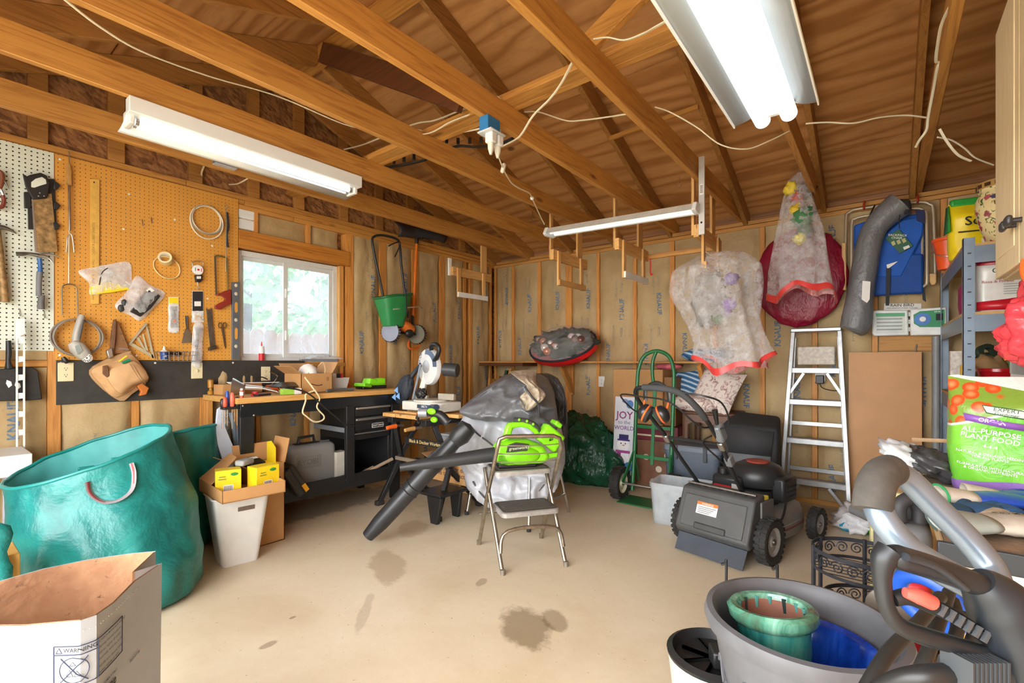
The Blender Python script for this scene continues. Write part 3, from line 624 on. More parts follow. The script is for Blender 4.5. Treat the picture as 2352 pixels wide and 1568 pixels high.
# pry bar
h = Hang('L', 'pry_bar', 'flat rusty steel pry bar on the pegboard', 'pry bar', 479, 708, .016)
h.plate('bar', [(473, 707), (477, 711), (479, 711), (486, 707), (490, 760), (494, 795), (482, 797), (476, 740)], .006, '#6d6154:0.5:0.7:0.3:30', bev=.001); h.plate('bent_end', [(478, 797), (494, 793), (495, 801), (477, 805)], .03, '#5d5146:0.5:0.7:0.3', bev=.002)
# scissors
h = Hang('L', 'scissors', 'rusty scissors hanging near the level', 'scissors', 510, 745, .016)
for s in (-1, 1): h.tube('finger_loop', [(510+s*5+4*math.cos(a), 747+6*math.sin(a)) for a in [2*PI*i/12 for i in range(12)]], .0032, '#5a4636:0.5:0.6', .006, sm=0, closed=True)
h.plate('blade', [(508, 752), (513, 752), (519, 800), (515, 795)], .004, '#6b5a48:0.45:0.7'); h.plate('blade', [(507, 753), (512, 753), (517, 802)], .003, '#7a6a58:0.45:0.7', .004)
# speed square
h = Hang('L', 'speed_square', 'aluminium speed square leaning above the tool pouch', 'square', 334, 742, .02)
h.plate('edge', [(333, 741), (337, 744), (299, 790), (294, 790)], .018, '#bcb6a2:0.4:0.5'); h.plate('long_arm', [(333, 741), (338, 747), (355, 822), (349, 822)], .004, '#c7bf9f:0.4:0.4')
h.plate('base_arm', [(294, 790), (300, 785), (351, 815), (354, 824)], .004, '#c7bf9f:0.4:0.4'); h.plate('middle_arm', [(326, 767), (330, 767), (340, 806), (334, 803)], .004, '#cfc7a5:0.4:0.4'); h.plate('cross_arm', [(312, 776), (317, 771), (336, 806), (330, 803)], .003, '#c7bf9f:0.4:0.4')
# wire basket, glue, glasses
h = Hang('L', 'wire_basket', 'small wire basket hooked on the pegboard', 'basket', 402, 820, .014)
for d in (0, .07):
    for v in (808, 816, 829): h.tube('rail', [(357+(v-808)*.25, v, d), (448-(v-808)*.2, v, d)], .002, 'steel', sm=0)
for i in range(9): h.tube('rib', [(358+i*11, 808, .07), (361+i*10, 829, .07), (361+i*10, 829, 0), (358+i*11, 808, 0)], .0018, 'steel', sm=0)
for u in (357, 448): h.tube('side_rail', [(u, 808, 0), (u, 808, .07)], .002, 'steel', sm=0)
h = Hang('L', 'glue_bottle', 'blue and white glue bottle standing in the wire basket', 'bottle', 377, 827, .05)
MB().lathe([(.02, .004), (.022, .006), (.022, .062), (.014, .07), (.008, .074)], 20).go('body', 'white_plastic', h.t); MB().lathe([(.0225, .006), (.0226, .056)], 20, False, False).go('label_band', '#2b4f9a:0.4', h.t)
MB().lathe([(.009, .073), (.009, .08), (.004, .098), (.0, .1)], 14).go('nozzle', 'white_plastic', h.t); MB().at((0, -.0228, .03)).box(.016, .001, .014).go('label_patch', 'white_plastic', h.t)
h = Hang('L', 'safety_glasses', 'dark glasses folded in the wire basket', 'glasses', 400, 812, .04)
for s in (-1, 1): MB().at((s*.022, -.01, 0)).ell((0, 0, 0), (.021, .012, .019), 12, 8).go('lens', '#2a1712:0.12', h.t)
MB().tube([(-.04, .0, .01), (0, -.022, .014), (.04, 0, .01)], .003, 6, sm=5).go('frame', 'black_plastic', h.t)
# hacksaw
h = Hang('L', 'hacksaw', 'hacksaw with red handle and rusty frame', 'saw', 508, 640, .02)
h.tube('frame', [(494, 590), (496, 587), (508, 589), (520, 594), (521, 612), (522, 668)], .006, '#7a6a3a:0.5:0.5', .008, sm=4); h.plate('blade', [(491, 588), (495, 588), (498, 678), (494, 678)], .002, '#6d6456:0.5:0.7', .006)
h.plate('handle', [(515, 668), (528, 665), (529, 698), (518, 702), (505, 711), (492, 709), (491, 703), (500, 697), (512, 692), (515, 686), (506, 678), (496, 680), (496, 675), (508, 672)], .022, 'red_paint', bev=.004)
h = Hang('L', 'metal_rod', 'thin steel rod with black grip hanging beside the cable coil', 'rod', 519, 476, .03)
h.tube('rod', [(518, 478), (517, 625)], .003, 'steel', .012, sm=0); h.tube('ring', [(518+4*math.cos(2*PI*i/10), 475+4*math.sin(2*PI*i/10)) for i in range(10)], .002, 'steel', .012, closed=True, sm=0)
h.tube('grip', [(521, 488), (523, 520), (520, 540), (522, 568)], [.006, .009, .007, .009], 'black_plastic', .01, sm=4)
# cable coil
h = Hang('L', 'cable_coil', 'coil of grey and white cable on the orange pegboard', 'cable', 473, 507, .012)
def coil(rx, rz, turns, r, drop=0, k=16, ph=0, y0=-.006, jit=.05):
    pts = []
    for i in range(int(turns*k)+1):
        a = 2*PI*i/k+ph; f = 1+jit*math.sin(i*.41+ph); pts.append((rx*f*math.cos(a), y0-.012*abs(math.sin(i*.33)), rz*f*math.sin(a)-drop*(1-math.sin(a))*.5))
    return MB().tube(pts, r, 6, sm=3)
coil(.105, .102, 3, .0045).go('grey_cable', '#9a968a:0.5', h.t); coil(.108, .105, 1.2, .005, .035, ph=1.2).go('white_cable', 'cord_white', h.t); coil(.095, .1, 1.1, .005, ph=2.).go('white_cable', 'cord_white', h.t)
# level
h = Hang('L', 'spirit_level', 'grey aluminium spirit level standing beside the window', 'level', 540, 648, .014)
h.plate('body', [(531, 648), (547.5, 648), (547.5, 826), (531, 826)], .022, '#7c848c:0.4:0.6', bev=.001)
for v0, v1 in ((693, 719), (752, 780)): h.plate('slot', [(536.5, v0+4), (539.5, v0), (543, v0+4), (543, v1-4), (539.5, v1), (536.5, v1-4)], .0225, '#d99a3c:0.5')
for v in (656, 675, 735, 795): MB().at(h.q(539.5, v, .022)).ell((0, 0, 0), (.012, .003, .014), 14, 8).go('vial', '#cfc9b0:0.2', h.t)
# heat gun and cord
h = Hang('L', 'heat_gun', 'grey heat gun hanging by its long coiled cord', 'heat gun', 185, 728, .02)
coil_c = h.q(175, 777)
for k, (rx, ph) in enumerate(((.118, 0), (.112, .8), (.122, 1.7), (.108, 2.4))): o = coil(rx, .112, 1.4, .0055, .0, ph=ph, y0=-.012-.006*k, jit=.06).go('cord', 'cord_grey', h.t); o.location = coil_c
h.tube('handle', [(184, 724), (179, 742), (172, 765), (170, 786)], [.014, .02, .02, .02], '#a9a59a:0.4', .05, sm=4, n=12); h.tube('grip', [(186, 735), (181, 752), (176, 780)], [.006, .01, .008], '#5b5a56:0.6', .064, sm=4)
h.tube('body', [(160, 786), (172, 797), (186, 812), (194, 820)], [.022, .042, .04, .032], '#b0aca0:0.4', .055, sm=4, n=16); h.plate('panel', [(164, 796), (174, 790), (182, 806), (170, 815)], .002, '#8f9a94:0.4', .097)
c = h.q(195, 822, .075); m = MB()
m.mat(Matrix.Translation(c) @ rotm((90, 0, -25))).lathe([(.026, 0), (.028, .012), (.022, .014), (.022, 0)], 18, False, False).go('nozzle', 'steel', h.t)
MB().mat(Matrix.Translation(c) @ rotm((90, 0, -25))).lathe([(0, .008), (.022, .008)], 18).go('vent', 'ink', h.t)
for i in range(12): MB().mat(Matrix.Translation(c) @ rotm((90, 0, -25)) @ rotm((0, 0, i*30))).bx(.005, .024, -.002, .002, .008, .016).go('fin', '#d8d4c8:0.4', h.t)
h.tube('plug', [(142, 820), (148, 828), (152, 834)], [.01, .014, .008], 'black_plastic', .03, sm=3)
# tool belt
h = Hang('L', 'tool_belt', 'tan leather tool pouch and belt with pencil and green marker', 'tool belt', 272, 740, .03)
h.plate('belt', [(262, 736), (270, 738), (292, 792), (296, 812), (252, 812), (250, 790), (254, 765)], .02, '#8a5f38:0.7:0:0.2', bev=.004); h.plate('belt_fold', [(258, 734), (264, 733), (263, 770), (258, 815), (249, 815), (253, 770)], .03, 'dark_leather', .01, bev=.004)
for u, v in ((276, 767), (279, 782), (282, 804)): MB().at(h.q(u, v, .021)).torus(.005, .0015, 10, 5).mat(Matrix.Identity(4)).go('eyelet', 'steel', h.t).rotation_euler = (0, 0, 0)
h.plate('buckle', [(269, 798), (294, 801), (294, 804), (269, 802)], .006, 'steel', .02); h.plate('tape_clip', [(240, 806), (253, 798), (256, 818), (246, 824)], .04, 'steel', .01, bev=.004)
def pouch(nm, pts, d0, puff, mat):
    P_ = h.poly(pts); cx = sum(p[0] for p in P_)/len(P_); cz = sum(p[1] for p in P_)/len(P_); ring = smooth([(p[0], 0, p[1]) for p in P_], 3, True); N = len(ring)
    def g(u, v):
        r = ring[int(round(u*N)) % N]; f = 1-v; x = cx+(r.x-cx)*f; z = cz+(r.z-cz)*f; return (x, -d0-puff*(1-f**4)-.004*nz(x*25, z*25), z)
    m = MB().grid(N, 7, g, True); m.grid(N, 2, lambda u, v: (g(u, 0)[0], -d0+v*d0, g(u, 0)[2]), True); return m.go(nm, mat, h.t, ang=60)
pouch('back_panel', [(204, 850), (240, 826), (296, 806), (300, 812), (340, 867), (300, 905), (273, 920), (220, 880)], .02, .01, '#b08a5e:0.75:0:0.15')
pouch('pocket', [(206, 852), (235, 836), (262, 828), (300, 815), (338, 868), (312, 885), (262, 912), (226, 878)], .035, .03, 'leather')
pouch('front_pocket', [(238, 856), (270, 838), (300, 828), (334, 866), (300, 884), (272, 902), (250, 884)], .07, .03, '#cfa473:0.7:0:0.12')
h.plate('tool_loop', [(228, 840), (240, 838), (244, 862), (238, 866), (228, 858)], .012, 'dark_leather', .075, bev=.004); h.plate('hammer_loop', [(308, 886), (320, 879), (336, 890), (330, 905), (314, 908), (318, 898)], .035, '#c56f28:0.6', .03, bev=.005)
h.tube('pencil', [(265, 830), (283, 817)], .0045, 'yellow', .085, sm=0); h.tube('marker', [(272, 833), (290, 826)], .009, '#17825e:0.4', .09, sm=0, n=10)
for u in (298, 304): h.tube('stitching', [(u-10, 835), (u+20, 882)], .0012, '#8d6a42:0.6', .098, sm=0)
# outlets and switch
def outlet(wall, u, v, lab, off, plate='cream', kind='outlet', s=1.):
    h = Hang(wall, 'wall_outlet' if kind == 'outlet' else 'light_switch', lab, kind, u, v, off)
    MB().bx(-.037*s, .037*s, -.006, 0, -.058*s, .058*s).go('plate', plate, h.t, bev=.003)
    if kind == 'outlet':
        for z in (-.02, .02):
            MB().mat(Matrix.Translation((0, -.006, z)) @ MXZ).lathe([(0, .002), (.016, .002), (.016, 0)], 18).go('socket', plate, h.t)
            for x in (-.006, .006): MB().at((x, -.0085, z+.003)).box(.002, .001, .009).go('slot', 'ink', h.t)
            MB().at((0, -.0085, z-.008)).box(.005, .001, .005).go('slot', 'ink', h.t)
    else: MB().at((0, -.011, 0), (25, 0, 0)).box(.008, .012, .02).go('toggle', plate, h.t, bev=.001)
    return h
outlet('L', 151, 854, 'cream double outlet on the black board below the heat gun', .012)
outlet('L', 452, 851, 'cream light switch below the bag of cable ties', .012, kind='switch')
outlet('L', 610, 858, 'cream outlet on the black board behind the workbench', .012)
# white foam boxes above the window
h = Hang('L', 'foam_box', 'white foam box sitting on the window header beam', 'box', 568, 529, -.03)
MB().bx(-.076, .064, -.02, .05, 0, .082).go('body', 'white_plastic', h.t, bev=.008)
h = Hang('L', 'foam_box', 'white foam box stacked on top of another above the window', 'box', 569, 506, -.03)
MB().bx(-.08, .076, -.025, .05, .004, .09).go('body', 'white_plastic', h.t, bev=.01); MB().bx(-.01, .05, -.028, -.02, .05, .075).go('raised_mark', 'white_paint', h.t, bev=.003)
# items on the window sill
h = Hang('L', 'caulk_tube', 'white and red caulk tube standing on the window sill', 'tube', 601, 831, -.03)
MB().lathe([(.022, 0), (.022, .07)], 20).go('base', 'red', h.t); MB().lathe([(.0215, .07), (.0215, .125), (.018, .13)], 20).go('body', 'white_plastic', h.t); MB().lathe([(.006, .128), (.003, .165), (0, .166)], 10).go('nozzle', 'red', h.t)
h = Hang('L', 'parts_tray', 'grey tray and crumpled plastic bag lying on the window sill', 'tray', 735, 832, -.035)
MB().bx(-.19, .16, -.03, .04, 0, .03).go('tray', '#8a8d90:0.4', h.t, bev=.003); MB().bx(-.4, -.19, -.02, .03, 0, .012).go('strip', '#c9ccce:0.3:0.4', h.t, bev=.002)
MB().grid(16, 10, lambda u, v: (-.16+u*.36, -.06+v*.1, .032+.035*math.sin(PI*v)*(1+.9*nz(u*5, v*4, 2))*(.4+.6*math.sin(PI*u)))).go('film', 'clear_plastic', h.t, ang=0)
# ---------------- workbench on the left wall ----------------
BX, BZ = -3.38, .953
wbn = thing('workbench', 'black steel workbench with wooden top under the window', 'workbench', (-3.67, 2.06, 0))
wbn_o = Vector((-3.67, 2.06, 0))
def wb_part(nm, x0, x1, y0, y1, z0, z1, mat, bev=.003, par=None): return MB().bx(x0+3.67, x1+3.67, y0-2.06, y1-2.06, z0, z1).go(nm, mat, par or wbn, bev=bev)
wb_part('worktop', -3.965, BX, 1.36, 2.75, BZ-.04, BZ, 'bench_wood')
wb_part('end_post', -3.96, -3.89, 1.362, 1.40, .03, BZ-.042, 'stud_wood')
for y0, y1 in ((1.385, 1.475), (2.63, 2.72)): wb_part('leg', BX-.05, BX-.012, y0, y1, 0, BZ-.042, 'black_metal')
for y0, y1 in ((1.6, 1.66), (2.64, 2.7)): wb_part('leg', -3.93, -3.89, y0, y1, 0, BZ-.042, 'black_metal')
wb_part('apron', BX-.025, BX-.01, 1.385, 2.72, .822, BZ-.042, '#26292c:0.25:0.4', .002)
wb_part('lower_rail', BX-.03, BX-.006, 1.385, 2.70, .175, .288, 'black_metal'); wb_part('lower_shelf', -3.93, BX-.03, 1.39, 2.70, .2, .215, 'black_metal')
wb_part('divider_post', BX-.03, BX+.004, 2.175, 2.25, .22, .838, 'black_metal'); wb_part('side_rail', -3.9, BX-.03, 2.19, 2.20, .62, .66, 'grey_plastic')
wb_part('cabinet_body', -3.9, BX-.03, 2.25, 2.62, .55, .84, 'black_metal'); wb_part('back_panel', -3.9, -3.89, 2.25, 2.62, .22, .55, 'black_metal'); wb_part('side_panel', -3.9, BX-.04, 2.61, 2.62, .22, .55, 'black_metal')
d = wb_part('drawer', BX-.03, BX-.006, 2.262, 2.60, .745, .822, 'black_metal'); wb_part('drawer_handle', BX-.006, BX+.012, 2.262, 2.60, .805, .822, '#b3b1aa:0.35:0.8', .003, d)
d = wb_part('drawer', BX-.03, BX-.006, 2.262, 2.60, .632, .738, 'black_metal'); wb_part('drawer_handle', BX-.006, BX+.012, 2.262, 2.60, .712, .73, '#b3b1aa:0.35:0.8', .003, d)
wb_part('trim_strip', BX-.03, BX-.004, 2.255, 2.61, .60, .608, '#b3b1aa:0.35:0.8', .002)
wb_part('badge', BX-.006, BX-.004, 2.42, 2.535, .64, .678, 'paper', .001); wb_part('badge_field', BX-.005, BX-.0032, 2.424, 2.531, .644, .674, 'ink', .0)
text('CRAFTSMAN', wbn, pln((BX+3.67-.0026, 2.4775-2.06, .658), (0, 1, 0), (0, 0, 1)), 'paper', .021, .012)
for y, z in ((1.47, .83), (2.18, .25), (2.24, .25), (2.65, .25), (2.68, .87), (1.40, .9)): MB().at((BX+3.67-.006, y-2.06, z)).ell((0, 0, 0), .007, 8, 6).go('bolt', 'steel', wbn)
def wthing(name, label, cat, x, y, z, rz=0, group=None): return thing(name, label, cat, (x, y, z), rz, group)
T0 = BZ+.001
# screwdriver rack on the bench end
t = thing('screwdriver_rack', 'rack of red and blue screwdrivers at the bench corner', 'screwdriver rack', (-3.43, 1.337, .88), 90)
MB().bx(-.05, .05, -.03, .03, 0, .018).go('rack', 'black_plastic', t, bev=.004)
for i, (x, y, c, L) in enumerate(((-.035, -.012, '#d9573c:0.4', .07), (-.012, .012, '#2d4f9e:0.4', .11), (.008, -.014, '#e06a50:0.4', .1), (.03, .01, '#2e66c0:0.4', .06), (.04, -.012, '#28292c:0.4', .07), (-.042, .014, '#28292c:0.4', .06))):
    MB().lathe([(.008, 0), (.013, .01), (.014, L*.5), (.012, L*.9), (.006, L)], 10).at().go('handle', c, t).location = (x, y, .012)
    MB().cyl((x, y, 0), (x, y, -.09-.02*(i % 3)), .003, 8).go('shaft', 'chrome', t)
t = thing('awl', 'amber-handled screwdriver standing at the back of the bench', 'screwdriver', (-3.93, 1.40, T0))
MB().lathe([(.02, 0), (.022, .018), (.012, .03), (.012, .045), (.02, .05), (.021, .105), (.012, .112)], 12).go('handle', '#a8772a:0.25:0:0.3:40', t)
t = thing('flat_carton', 'flat cardboard carton at the back left of the bench', 'box', (-3.85, 1.56, T0), 8); MB().box(.12, .3, .075, (0, 0, .0375)).go('carton', 'cardboard', t, bev=.003); MB().box(.1, .2, .004, (.0, .05, .077)).go('flap', '#a87d4c:0.75', t)
t = thing('clamp_lamp', 'metal clamp lamp with open reflector and chrome neck', 'lamp', (-3.66, 1.52, T0+.052), 62)
MB().mat(rotm((0, -84, 0))).lathe([(.028, 0), (.04, .025), (.06, .06), (.066, .075), (.064, .075), (.058, .06), (.038, .026), (.026, .004)], 28, False, False).go('reflector', 'steel', t)
MB().cyl((.01, 0, .005), (.12, .0, -.005), .02, 14, .014).go('socket', '#d4d2cb:0.3:0.7', t); MB().cyl((.12, 0, -.005), (.22, 0, -.035), .012, 12).go('neck', 'chrome', t)
t = thing('red_dish', 'small red plastic cap lying in front of the clamp lamp', 'cap', (-3.5, 1.53, T0)); MB().lathe([(.03, 0), (.03, .01), (.02, .016), (.02, .03), (0, .032)], 18).go('cap', 'red', t)
t = thing('small_case', 'small dark maroon case beside the red cap on the bench', 'case', (-3.48, 1.55, T0), 20); MB().box(.05, .12, .016, (0, 0.02, .008)).go('case', '#3a1f22:0.5', t, bev=.003)
t = thing('glue_stick', 'red and white tube standing at the bench corner', 'tube', (-3.405, 1.40, T0)); MB().lathe([(.012, 0), (.012, .05)], 12).go('body', '#d8553c:0.4', t); MB().lathe([(.0125, .015), (.0125, .04)], 12, False, False).go('band', 'paper', t); MB().lathe([(.009, .05), (.009, .062)], 12).go('cap', 'white_plastic', t)
t = thing('solar_light', 'black pyramid-topped solar post light lying on the bench', 'light', (-3.6, 1.80, T0), 20)
MB().add([(-.09, -.09, .055), (.09, -.09, .055), (.09, .09, .055), (-.09, .09, .055), (-.035, -.035, .085), (.035, -.035, .085), (.035, .035, .085), (-.035, .035, .085), (-.08, -.08, .048), (.08, -.08, .048), (.08, .08, .048), (-.08, .08, .048)],
    [(0, 1, 5, 4), (1, 2, 6, 5), (2, 3, 7, 6), (3, 0, 4, 7), (4, 5, 6, 7), (0, 8, 9, 1), (1, 9, 10, 2), (2, 10, 11, 3), (3, 11, 8, 0), (11, 10, 9, 8)]).go('roof', '#2a2d30:0.3', t)
MB().lathe([(.03, 0), (.045, .048)], 4).go('glass_body', 'clear_bin', t); MB().tube([(-.04, -.04, .048), (-.02, -.02, 0)], .004, 6).tube([(.04, .04, .048), (.02, .02, 0)], .004, 6).go('ribs', 'black_plastic', t)
t = thing('bulb_box', 'small lime green and white carton on the bench edge', 'box', (-3.475, 1.775, T0), 90-4); MB().box(.085, .05, .042, (-.03, 0, .021)).go('green_half', '#9ed04a:0.5', t, bev=.002); MB().box(.055, .05, .042, (.04, 0, .021)).go('white_half', 'paper', t, bev=.002)
t = thing('wire_stand', 'white wire stand lying behind the clamp lamp', 'wire stand', (-3.75, 1.56, T0)); MB().tube([(-.05, -.1, .09), (0, .0, .085), (.02, .25, .08)], .003, 6).tube([(-.05, -.1, .09), (.02, -.05, .06), (.1, .12, .045)], .003, 6).tube([(.1, .12, .045), (.02, .25, .08)], .003, 6).tube([(0, 0, .085), (0, 0, .003)], .003, 6).tube([(.02, .25, .08), (.02, .25, .003)], .003, 6).go('wire', 'white_paint', t)
t = thing('angle_grinder', 'orange and black tool with curled cable at the back of the bench', 'power tool', (-3.88, 1.84, T0)); MB().at((0, 0, .03)).box(.06, .12, .05).go('body', 'orange_plastic', t, bev=.012); MB().cyl((0, .06, .03), (.02, .2, .04), .02, 12, .014).go('handle', 'black_plastic', t); MB().tube([(0, -.06, .03), (.0, -.12, .06), (.0, -.15, .1), (0, -.1, .12), (0, -.05, .1)], .005, 6, sm=5).go('cable', 'cord_black', t)
MB().tube([(0, -.02, .05), (-.04, .05, .12), (-.07, -.0, .16)], .006, 6, sm=4).go('wand', 'chrome', t)
# open carton with mask
def carton(parent, sx, sy, h, mat='cardboard', th=.004, flaps=()):
    m = MB(); m.bx(-sx/2, sx/2, -sy/2, sy/2, 0, th); m.bx(-sx/2, sx/2, -sy/2, -sy/2+th, 0, h); m.bx(-sx/2, sx/2, sy/2-th, sy/2, 0, h); m.bx(-sx/2, -sx/2+th, -sy/2, sy/2, 0, h); m.bx(sx/2-th, sx/2, -sy/2, sy/2, 0, h)
    o = m.go('carton', mat, parent)
    for side, ang, ln in flaps:
        f = MB().bx(0, ln, -(sy if side in '+x-x' and side[1] == 'x' else sx)/2, (sy if side[1] == 'x' else sx)/2, -th/2, th/2).go('flap', mat, parent)
        a = {'+x': 0, '-x': 180, '+y': 90, '-y': -90}[side]
        f.location = {'+x': (sx/2, 0, h), '-x': (-sx/2, 0, h), '+y': (0, sy/2, h), '-y': (0, -sy/2, h)}[side]; f.rotation_euler = Euler((0, -R(ang), R(a)), 'XYZ')
    return o
t = thing('open_carton', 'open cardboard carton with a white dust mask and cord on the bench', 'box', (-3.62, 1.99, T0), 0)
carton(t, .26, .26, .15, flaps=(('-x', 40, .12), ('-y', 35, .1), ('+y', 60, .1))); [MB().at((.1306, y, .105)).box(.001, .003, .03).go('printed_bar', 'ink', t) for y in (.084, .096)]
MB().tube([(.1315, -.05, .07), (.1315, 0, .055), (.1315, .04, .06)], .003, 4, sm=3).go('printed_smile', 'ink', t)
MB().ell((.03, -.02, .15), (.085, .07, .075), 14, 8).go('dust_mask', 'paper', t); MB().tube([(.08, -.12, .02), (.1, -.06, .14), (.06, .0, .215), (-.02, .06, .19)], .006, 6, sm=5).tube([(.12, .06, .1), (.11, .08, .18), (.06, .09, .235), (.02, .07, .2)], .006, 6, sm=5).go('strap', '#c8a678:0.6', t)
t = thing('plastic_bin', 'translucent white plastic bin holding small boxes on the bench', 'bin', (-3.72, 2.24, T0))
m = MB(); m.lathe([(.17, 0), (.2, .1), (.205, .104), (.198, .104), (.166, .006), (0, .006)], 4, True, False); m.v = [Matrix.Rotation(PI/4, 4, 'Z') @ Vector((v.x*.72, v.y*.72, v.z)) for v in m.v]; m.v = [Vector((v.x*.85, v.y*1.25, v.z)) for v in m.v]; m.go('bin', '#dcdfe2:0.35', t, bev=.004, ang=30)
MB().box(.05, .1, .04, (.02, -.02, .12)).go('battery_box', '#e9e6e0:0.5', t, bev=.002); MB().box(.052, .03, .04, (.021, .05, .12)).go('black_label_box', '#1f1f20:0.5', t, bev=.002); MB().box(.05, .02, .04, (.021, .08, .12)).go('red_label_box', 'red', t, bev=.002); MB().box(.08, .2, .03, (-.05, 0, .12)).go('kraft_packet', 'cardboard', t, bev=.004)
t = thing('charger', 'lime green battery charger with black base on the bench', 'charger', (-3.62, 2.58, T0), 90)
MB().box(.25, .12, .03, (0, 0, .015)).go('base', 'black_plastic', t, bev=.008); MB().at().prism([(-.12, -.055), (.12, -.055), (.12, .055), (-.12, .055)], .01, .03).go('rim', 'lime', t, bev=.004)
MB().mat(MXZ).prism([(-.07, .035), (.12, .035), (.12, .095), (.05, .085), (.03, .07), (.015, .088), (-.045, .095)], .11).go('dome', 'lime', t, bev=.012).location = (0, .055, 0)
MB().box(.09, .13, .03, (-.1, -.02, .035), (0, 8, 10)).go('battery_dock', '#7fd321:0.35', t, bev=.008)
t = thing('orange_clip', 'small orange plastic clip behind the green charger', 'clip', (-3.8, 2.43, T0)); MB().box(.06, .08, .05, (0, 0, .025)).go('clip', 'orange_plastic', t, bev=.012)
t = thing('hose_piece', 'short grey hose lying along the bench front', 'hose', (-3.47, 2.1, T0+.012)); MB().tube([(.03, -.06, 0), (.0, .06, .004), (0, .2, 0)], .012, 10, sm=4).go('hose', '#5c5d5a:0.5', t)
t = thing('extension_cord', 'cream cord looping down over the bench front', 'cord', (-3.37, 2.0, T0)); P0 = [PX(u, v, -3.35) for u, v in ((700, 866), (722, 895), (734, 915), (728, 935), (744, 955), (740, 965), (722, 968), (703, 955), (695, 945), (702, 920), (703, 905), (725, 896))]
MB().tube([p-Vector((-3.37, 2.0, T0)) for p in P0], .006, 8, sm=6).go('cord', '#e3d2a6:0.5', t)
t = thing('power_cord', 'black power cord drooping from the bench to the drawers', 'cord', (-3.37, 2.2, T0)); P0 = [PX(u, v, -3.34) for u, v in ((655, 890), (690, 896), (715, 908), (745, 935), (790, 972), (812, 978), (850, 972), (893, 960))]
MB().tube([p-Vector((-3.37, 2.2, T0)) for p in P0], .006, 8, sm=6).go('cord', 'cord_black', t)
# ---------------- under the bench ----------------
t = thing('tool_case', 'grey moulded plastic tool case under the workbench', 'case', (-3.62, 1.99, .216), 90)
MB().box(.38, .2, .33, (0, 0, .165)).go('shell', '#8b8c8a:0.5:0:0.05', t, bev=.045, seg=4); MB().box(.385, .012, .335, (0, .02, .165)).go('seam', '#75767a:0.5', t, bev=.04, seg=4)
MB().box(.2, .006, .09, (-.05, -.1, .2)).go('panel', '#828380:0.5', t, bev=.02); text('RYOBI', t, pln((-.06, -.1045, .2), (1, 0, 0), (0, 0, 1)), '#6c6d6b:0.5', .06, .012)
MB().tube([(-.09, 0, .32), (-.08, 0, .38), (.04, 0, .385), (.05, 0, .32)], .012, 8).go('handle', 'black_plastic', t); MB().box(.2, .06, .02, (-.02, 0, .328)).go('handle_mount', 'black_plastic', t, bev=.006)
t = thing('drill_case', 'black tool case with yellow sticker leaning under the bench', 'case', (-3.42, 1.73, .216), 90)
m = MB().at((0, 0, .125), (0, -32, 0)); m.box(.1, .24, .24).go('shell', '#33342f:0.5', t, bev=.018); MB().at((0, 0, .125), (0, -32, 0)).box(.03, .246, .246).go('seam', 'black_plastic', t, bev=.012); MB().at((0.042, 0, .01), (0, -32, 0)).at((.06, -.123, .07), (0, -32, 0)).box(.03, .004, .06).go('sticker', '#e5a51e:0.5', t)
t = thing('white_carton', 'off-white carton standing under the drawers', 'box', (-3.55, 2.21, .216)); MB().box(.1, .1, .24, (0, 0, .12)).go('carton', '#d3cfc0:0.7', t, bev=.004)
t = thing('saw_carton', 'white carton marked SAW under the workbench', 'box', (-3.5, 2.285, .216)); MB().box(.08, .035, .26, (0, 0, .13)).go('carton', 'paper', t, bev=.003); text('SAW', t, pln((.041, .0, .06), (0, 0, 1), (0, -1, 0)), 'ink', .035, .01)
for i, (a, b, r) in enumerate((((-3.44, 2.29, .235), (-3.37, 2.62, .35), .014), ((-3.5, 2.27, .232), (-3.45, 2.36, .25), .016), ((-3.52, 2.33, .23), (-3.48, 2.5, .29), .008))):
    a = Vector(a); t = thing('metal_pipe', ('longest', 'shortest', 'thinnest')[i]+' tan pipe lying on the bench lower shelf', 'pipe', a); MB().lathe([(r*.7, 0), (r, 0), (r, (Vector(b)-a).length), (r*.7, (Vector(b)-a).length), (r*.7, 0)], 14, False, False).go('pipe', '#a58e74:0.5', t).rotation_euler = (Vector(b)-a).to_track_quat('Z', 'Y').to_euler()
t = thing('dirt_tray', 'cardboard tray of dark debris under the bench', 'tray', (-3.72, 1.66, .216)); MB().box(.25, .3, .3, (0, 0, .15)).go('tray', '#8a6a45:0.8', t, bev=.004); MB().grid(12, 14, lambda u, v: (-.13+.26*u, -.17+.38*v, .3+.05*math.sin(PI*u)*math.sin(PI*v)*(1+nz(u*9, v*9)))).go('debris', '#2c2420:0.9:0:0.6:60', t, kind='stuff'); MB().box(.2, .12, .005, (.06, .2, .27), (25, 0, 0)).go('flap', 'cardboard', t)
# ---------------- boxes and bin left of the bench ----------------
t = thing('waste_bin', 'white plastic wastebasket with hand slot in front of the workbench', 'bin', (-3.08, 1.24, 0), -8)
m = MB()
def rr(w, d, z, r=.03, n=4):
    out = []
    for cx, cy, a0 in ((w/2-r, d/2-r, 0), (-w/2+r, d/2-r, 90), (-w/2+r, -d/2+r, 180), (w/2-r, -d/2+r, 270)):
        for k in range(n+1): a = R(a0+90*k/n); out.append((cx+r*math.cos(a), cy+r*math.sin(a), z))
    return out
def loft(rings, cap0=True, cap1=False, m=None):
    m = m or MB(); n = len(rings[0]); vs = [p for r in rings for p in r]; fs = [(i*n+j, i*n+(j+1) % n, (i+1)*n+(j+1) % n, (i+1)*n+j) for i in range(len(rings)-1) for j in range(n)]
    if cap0: fs.append(tuple(range(n-1, -1, -1)))
    if cap1: fs.append(tuple((len(rings)-1)*n+j for j in range(n)))
    return m.add(vs, fs)
